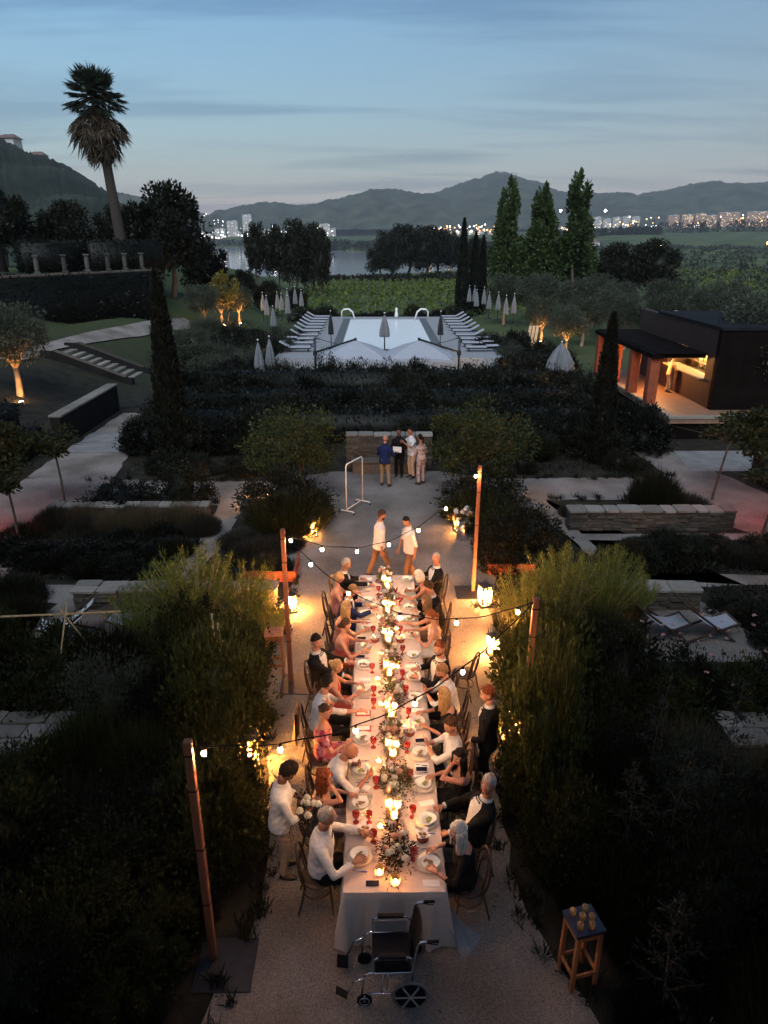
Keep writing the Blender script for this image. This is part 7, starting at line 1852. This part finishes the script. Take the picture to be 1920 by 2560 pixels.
# red lamps that tint the two side paths
uplight(-12.3, 17.6, 2.3, 'red spotlight on a pole tinting the left side path', (.75, .25, -1), 'red_lens', .16, 2.4)
uplight(13.0, 18.6, 2.3, 'red spotlight on a pole tinting the right side path', (-.8, .25, -1), 'red_lens', .16, 2.4)

# tufts and litter along the gravel edge
g = np.random.default_rng(640); P_, D_ = [], []
edgeL = [(-2.35, 2.8), (-1.95, 5.0), (-1.75, 5.8), (-1.5, 6.6), (-1.6, 8.0), (-1.9, 9.7), (-2.2, 11.4), (-2.2, 14.4), (-2.0, 15.9), (-2.5, 17.4), (-2.3, 19.0), (-1.7, 20.2)]
edgeR = [(2.6, 2.8), (2.5, 4.6), (2.25, 5.4), (1.95, 6.1), (1.75, 7.2), (1.8, 8.6), (2.1, 9.6), (2.5, 11.5), (2.5, 14.2), (2.9, 15.6), (3.1, 17.2), (3.2, 18.6), (2.7, 19.8)]
others = [[(-10, 23.4), (-3.6, 23.3)], [(4, 23.5), (10.5, 23.6)], [(-9.9, 20.75), (-5.1, 21.0)], [(5.4, 21.3), (10.2, 21.3)], [(-4.95, 18), (-5.3, 15.5)], [(5.9, 17.9), (6.3, 14.4)], [(7.6, 14.2), (8.2, 12)]]
for ln in [edgeL, edgeR] + others:
    for p, q in zip(ln[:-1], ln[1:]):
        for i in range(int(math.dist(p, q) * 5)):
            u = g.random(); c_ = np.array([p[0] + (q[0] - p[0]) * u, p[1] + (q[1] - p[1]) * u, 0]) + np.array([g.normal() * .12, g.normal() * .12, 0]); k = 26
            a = g.normal(size=(k, 3)) * .5; a[:, 2] = np.abs(a[:, 2]) + .7; P_.append(c_ + g.normal(size=(k, 3)) * [.05, .05, 0]); D_.append(a)
P_ = np.concatenate(P_); D_ = np.concatenate(D_); o = link('edge_grass', leafmesh('edge_grass', P_, D_, g.uniform(.08, .26, len(P_)), .022, 'leaf_dark', 641)); stuff(o); tag(o, 'ragged grass tufts along the gravel path edges', 'grass')
n_ = 700; yy_ = g.uniform(4.6, 23, n_); P_ = np.stack([g.uniform(-2.2, 2.6, n_), yy_, np.full(n_, .016)], 1); D_ = g.normal(size=(n_, 3)) * [1, 1, .12]
o = link('leaf_litter', leafmesh('leaf_litter', P_, D_, g.uniform(.03, .07, n_), g.uniform(.012, .03, n_), 'leaf_dry', 642)); stuff(o); tag(o, 'dry fallen leaves scattered on the gravel', 'leaves')
# ------------------------------------------------------------------ the far town
glow('town_white', (.95, .92, 1.0), 5.0); glow('town_orange', (1.0, .50, .20), 5.0); glow('window_lit', (1.0, .72, .42), 1.6)
mat('far_roof', (.14, .10, .085), .9, var=.2, scale=.1)
def building(x, y, w, d, h, lab, m='plaster_far', group='far town buildings', floors=4, lit=.15, z=None, roof=False):
    z0 = z if z is not None else float(ground_z(x, y)) - 2
    t = thing('town_building', lab, 'building', (x, y, z0), rng.uniform(-.15, .15), group)
    c = MB(); c.box((0, 0, h / 2), (w, d, h)); c.build('wall', m, t)
    c = MB()
    if roof: c.add([(-w / 2 - 1, -d / 2 - 1, h), (w / 2 + 1, -d / 2 - 1, h), (w / 2 + 1, d / 2 + 1, h), (-w / 2 - 1, d / 2 + 1, h), (-w / 3, 0, h + d * .3), (w / 3, 0, h + d * .3)], [(0, 1, 5, 4), (1, 2, 5), (2, 3, 4, 5), (3, 0, 4)])
    else: c.box((0, 0, h + .6), (w + .6, d + .6, 1.2)); c.box((w * .2, 0, h + 2.2), (w * .25, d * .4, 2.4))
    c.build('roof', 'far_roof' if roof else 'plaster_far', t)
    nf = max(1, int(h / 5)); nw = max(2, int(w / 7))
    for f in range(nf):
        for k in range(nw):
            q = MB(); q.box((-w / 2 + (k + .5) * w / nw, -d / 2 - .12, (f + .5) * h / nf), (w / nw * .5, .2, h / nf * .42)); q.build('window', 'window_lit' if rng.random() < lit else 'far_window', t)
for i in range(15):
    x = -680 + i * 36 + rng.uniform(-12, 12); big = i in (3, 5)
    building(x, 3010 + rng.uniform(-60, 60), rng.uniform(22, 46), 18, rng.uniform(18, 36), 'pale block of flats in the town across the river', z=4)
building(-505, 2990, 34, 22, 84, 'pale tower block, tallest in the town across the river', z=4); building(-565, 2995, 40, 20, 62, 'wide tower block left of the tallest one across the river', z=4)
building(-330, 3000, 44, 20, 46, 'lone pale high block above the far river bank', z=2); building(-205, 2960, 44, 20, 52, 'white square block standing right of the riverside trees', z=2)
for i in range(14): building(200 + i * 19 + rng.uniform(-6, 6), 2700 + rng.uniform(-80, 80), rng.uniform(16, 30), 15, rng.uniform(10, 18), 'small house in the lit suburb at the foot of the castle hill', roof=True, group='suburb houses', lit=.25)
for i in range(8): building(600 + i * 26, 2700 + rng.uniform(-40, 40), rng.uniform(18, 28), 16, rng.uniform(14, 24), 'pale block beside the floodlit ground on the plain', group='blocks on the plain')
for i in range(5): building(860 + i * 38, 3000, 30, 18, rng.uniform(34, 46), 'pale block in the right hand row below the far ridge', group='blocks below the ridge')
for i in range(8): building(1090 + i * 46, 2820 + rng.uniform(-30, 30), 40, 18, rng.uniform(40, 52), 'pinkish long block in the estate at the right edge', m='plaster_pink', group='estate blocks', lit=.3)
building(330, 1180, 30, 14, 9, 'white farmhouse in the middle of the plain', roof=True, group='farmhouses'); building(300, 1150, 10, 8, 5, 'small white shed left of the farmhouse on the plain', roof=True, group='farmhouses')
building(113, 510, 13, 8, 4.5, 'low white shed near the poplars on the plain', roof=True, group='farmhouses'); building(292, 800, 22, 12, 6, 'pale low farm building in the orchards', roof=True, group='farmhouses')
building(-205, 447, 9, 8, 8.5, 'pale house on top of the left hill', roof=True, z=50.5, group='hilltop houses', lit=.5); building(-190, 446, 7, 7, 4.5, 'low roofed house right of the hilltop house', roof=True, z=46.0, group='hilltop houses'); building(-211, 446, 5, 6, 6, 'white annex left of the hilltop house', roof=False, z=51.5, group='hilltop houses')
building(880, 5150, 90, 40, 18, 'castle like building crowning the far hill', z=383, group=None); building(820, 5150, 40, 40, 26, 'low tower crowning the far hill', z=384, group=None)
# street lights, far too many and small to count
def lights(name, lab, pts, m, seed):
    g = random.Random(seed); c = MB()
    for x, y, z, r in pts: c.ball((x, y, z), r, 6, 4)
    o = c.build(name, m); stuff(o); tag(o, lab, 'street lights')
g = random.Random(31); W_, O_ = [], []
for i in range(60): x = g.uniform(-700, -160); W_.append((x, 2940, g.uniform(4, 30), g.uniform(1.2, 2.6)))
for i in range(46): x = g.uniform(-640, -330); (W_ if g.random() < .6 else O_).append((x, 2930, g.uniform(2, 12), g.uniform(1.4, 3.0)))
for i in range(40): u = g.uniform(420, 640); y = 4100; W_.append((u * 1.1 + 40, 4350, 195 + g.uniform(-8, 16) + (u - 420) * .1, g.uniform(2.0, 3.6)))
for i in range(70): x = g.uniform(170, 480); (O_ if g.random() < .65 else W_).append((x, 2620, float(ground_z(x, 2620)) + g.uniform(8, 34), g.uniform(1.4, 3.4)))
for i in range(36): x = g.uniform(560, 900); (W_ if g.random() < .5 else O_).append((x, 2650, float(ground_z(x, 2650)) + g.uniform(4, 22), g.uniform(1.2, 2.8)))
for i in range(44): x = g.uniform(900, 1500); (O_ if g.random() < .7 else W_).append((x, 2760, float(ground_z(x, 2760)) + g.uniform(4, 40), g.uniform(1.4, 3.0)))
for i in range(30): x = g.uniform(-900, -560); p = hillL2(x, g.uniform(.4, .8)); W_.append((p[0], p[1] - 10, p[2] + 8, g.uniform(1.2, 2.4)))
lights('street_lights', 'white street lights of the far town', W_, 'town_white', 1); lights('street_lights', 'orange street lights of the far suburbs', O_, 'town_orange', 2)
glow('flood_white', (1.0, .95, 1.0), 40)
for x, y, z, lab in [(-395, 2900, 44, 'left floodlight mast in the town across the river'), (-225, 2900, 40, 'right floodlight mast in the town across the river'), (596, 2500, 88, 'left floodlight mast of the sports ground on the plain'), (742, 2500, 88, 'right floodlight mast of the sports ground on the plain')]:
    t = thing('floodlight_mast', lab, 'floodlight', (x, y, z - 40)); c = MB(); c.tube([(0, 0, 0), (0, 0, 38)], [.6, .4], 6); c.build('mast', 'dark_metal', t); c = MB(); c.ball((0, 0, 40), 3.6, 8, 6); c.build('lamp', 'flood_white', t)
glow('field_lamp', (1.0, .45, .16), 40)
for x, y, lab in [(300, 800, 'orange lamp at the farm building in the orchards'), (465, 900, 'left orange lamp in the far orchards'), (560, 1000, 'middle orange lamp in the far orchards'), (720, 1000, 'right orange lamp in the far orchards'), (1320, 2500, 'large orange lit yard lamp in the estate')]:
    z = float(ground_z(x, y)); s_ = y / 900
    t = thing('yard_lamp', lab, 'lamp', (x, y, z)); c = MB(); c.tube([(0, 0, 0), (0, 0, 9 * s_)], .2, 6); c.build('mast', 'dark_metal', t); c = MB(); c.ball((0, 0, 9.4 * s_), 1.3 * s_, 8, 6); c.build('lamp', 'field_lamp', t)
# ------------------------------------------------------------------ tell the repeated plants apart by row and place
ORD = ['first', 'second', 'third', 'fourth', 'fifth', 'sixth', 'seventh', 'eighth', 'ninth', 'tenth', 'eleventh', 'twelfth', 'thirteenth', 'fourteenth', 'fifteenth', 'sixteenth', 'seventeenth', 'eighteenth']
def relabel(old, fmt, rows, other=None):
    """fmt takes place and row words; rows run from the nearest to the farthest"""
    obs = sorted([o for o in COL.objects if o.parent is None and o.get('label') == old], key=lambda o: o.location.y); n = len(obs); k = 0
    for r in range(rows):
        m_ = obs[k:k + (n - k + rows - r - 1) // (rows - r)]; k += len(m_)
        rw = 'nearest' if r == 0 else ('farthest' if r == rows - 1 else ORD[r] + ' nearest')
        for i, o in enumerate(sorted(m_, key=lambda o: o.location.x)):
            o['label'] = fmt % (ORD[i], rw) if rows > 1 else fmt % ORD[i]
relabel('dark leafy shrub in the dense planting left of the long table', 'dark shrub left of the table, %s from the left in the %s row', 10)
relabel('dark leafy shrub in the dense planting right of the long table', 'dark shrub right of the table, %s from the left in the %s row', 10)
relabel('dark shrub in the hedge belt between cross path and pool', 'dark shrub below the pool, %s from the left in the %s row', 5)
relabel('dark low plant in the bed below the dry stems, left', 'dark plant below the dry stems, %s from the left in the %s row', 3)
relabel('low leafy plant in the bed below the long right wall', 'leafy plant below the long right wall, %s from left in the %s row', 3)
relabel('dark low plant in the bed right of the deckchairs', 'dark plant right of the deckchairs, %s from left in the %s row', 3)
relabel('dark low plant in the bed left of the squat stone wall', 'dark plant left of the squat wall, %s from left in the %s row', 3)
relabel('low plant in the strip behind the long right wall', '%s from the left of the low plants behind the long right wall', 1)
relabel('pale dry flower stems under the long left wall', '%s clump from the left of the pale dry stems under the left wall', 1)
relabel('low border plant along the far side of the cross path', '%s from the left of the border plants beyond the cross path', 1)
relabel('dark shrub on the slope left of the pool deck', 'dark shrub left of the pool deck, %s from left in the %s row', 4)
relabel('dark shrub on the slope right of the pool deck', 'dark shrub right of the pool deck, %s from left in the %s row', 4)
relabel('dark shrub at the edge of the green field behind the pool', '%s from the left of the dark shrubs behind the pool', 1)
relabel('dark shrub on the slope below the lit olive trees, left', 'dark shrub below the three lit olives, %s from left in the %s row', 3)
relabel('dark shrub below the bar deck on the right', '%s from the left of the dark shrubs below the bar deck', 1)
relabel('grey green olive tree in the grove right of the pool', 'grey green olive in the grove, %s from the left in the %s row', 3)
relabel('dark tall tree in the clump behind the left parasols', '%s from the left of the tall dark trees behind the left parasols', 1)
relabel('dark tree in the wood on the near river bank', '%s from the left of the dark trees on the near river bank', 1)
relabel('dark tree on the raised terrace behind the clipped hedges', '%s from the left of the dark trees on the raised terrace', 1)
relabel('dark tree standing in the plain right of the poplars', '%s from the left of the dark trees in the plain', 1)
relabel('dark tree left of the pool beyond the lit olives', '%s from the left of the dark trees beyond the lit olives', 1)
relabel('folded grey parasol in the cluster left of the pool loungers', 'folded grey parasol left of the loungers, %s from left in the %s row', 2)
relabel('folded grey parasol in the row right of the pool loungers', 'folded grey parasol right of the loungers, %s from left in the %s row', 2)
relabel('dark dining chair in the shade under the white pool umbrellas', 'dark chair under the white umbrellas, %s from left in the %s row', 2)
relabel('pale block of flats in the town across the river', '%s from the left of the pale flats across the river', 1)
relabel('small house in the lit suburb at the foot of the castle hill', '%s from the left of the small suburb houses below the castle hill', 1)
relabel('pale block beside the floodlit ground on the plain', '%s from the left of the pale blocks by the floodlit ground', 1)
relabel('pale block in the right hand row below the far ridge', '%s from the left of the pale blocks below the far ridge', 1)
relabel('pinkish long block in the estate at the right edge', '%s from the left of the pinkish estate blocks', 1)
def bottles():
    for z, w_ in ((1.85, 'lower'), (2.2, 'upper')):
        for half, hw in ((0, 'nearer half'), (1, 'farther half')):
            b_ = sorted([o for o in COL.objects if o.get('label') == 'bottle on the lit shelves behind the bar hatch' and abs(o.location.z - z - .002) < .01 and (o.location.y > 32.6) == bool(half)], key=lambda o: o.location.y)
            for i, o in enumerate(b_): o['label'] = '%s bottle on the %s half, %s bar shelf' % (ORD[i], hw.split()[0], w_)
bottles()
# ------------------------------------------------------------------ evening haze over the valley
hz = MB(); hz.box((0, 3000, 175), (14000, 8000, 490)); 
m, n, l, o = _nt('haze_air'); pv = n.new('ShaderNodeVolumePrincipled'); pv.inputs['Color'].default_value = (.80, .86, .95, 1); pv.inputs['Density'].default_value = 7.5e-5; pv.inputs['Anisotropy'].default_value = .1
l.new(pv.outputs[0], o.inputs['Volume']); M['haze_air'] = m
stuff(hz.build('haze', 'haze_air'))
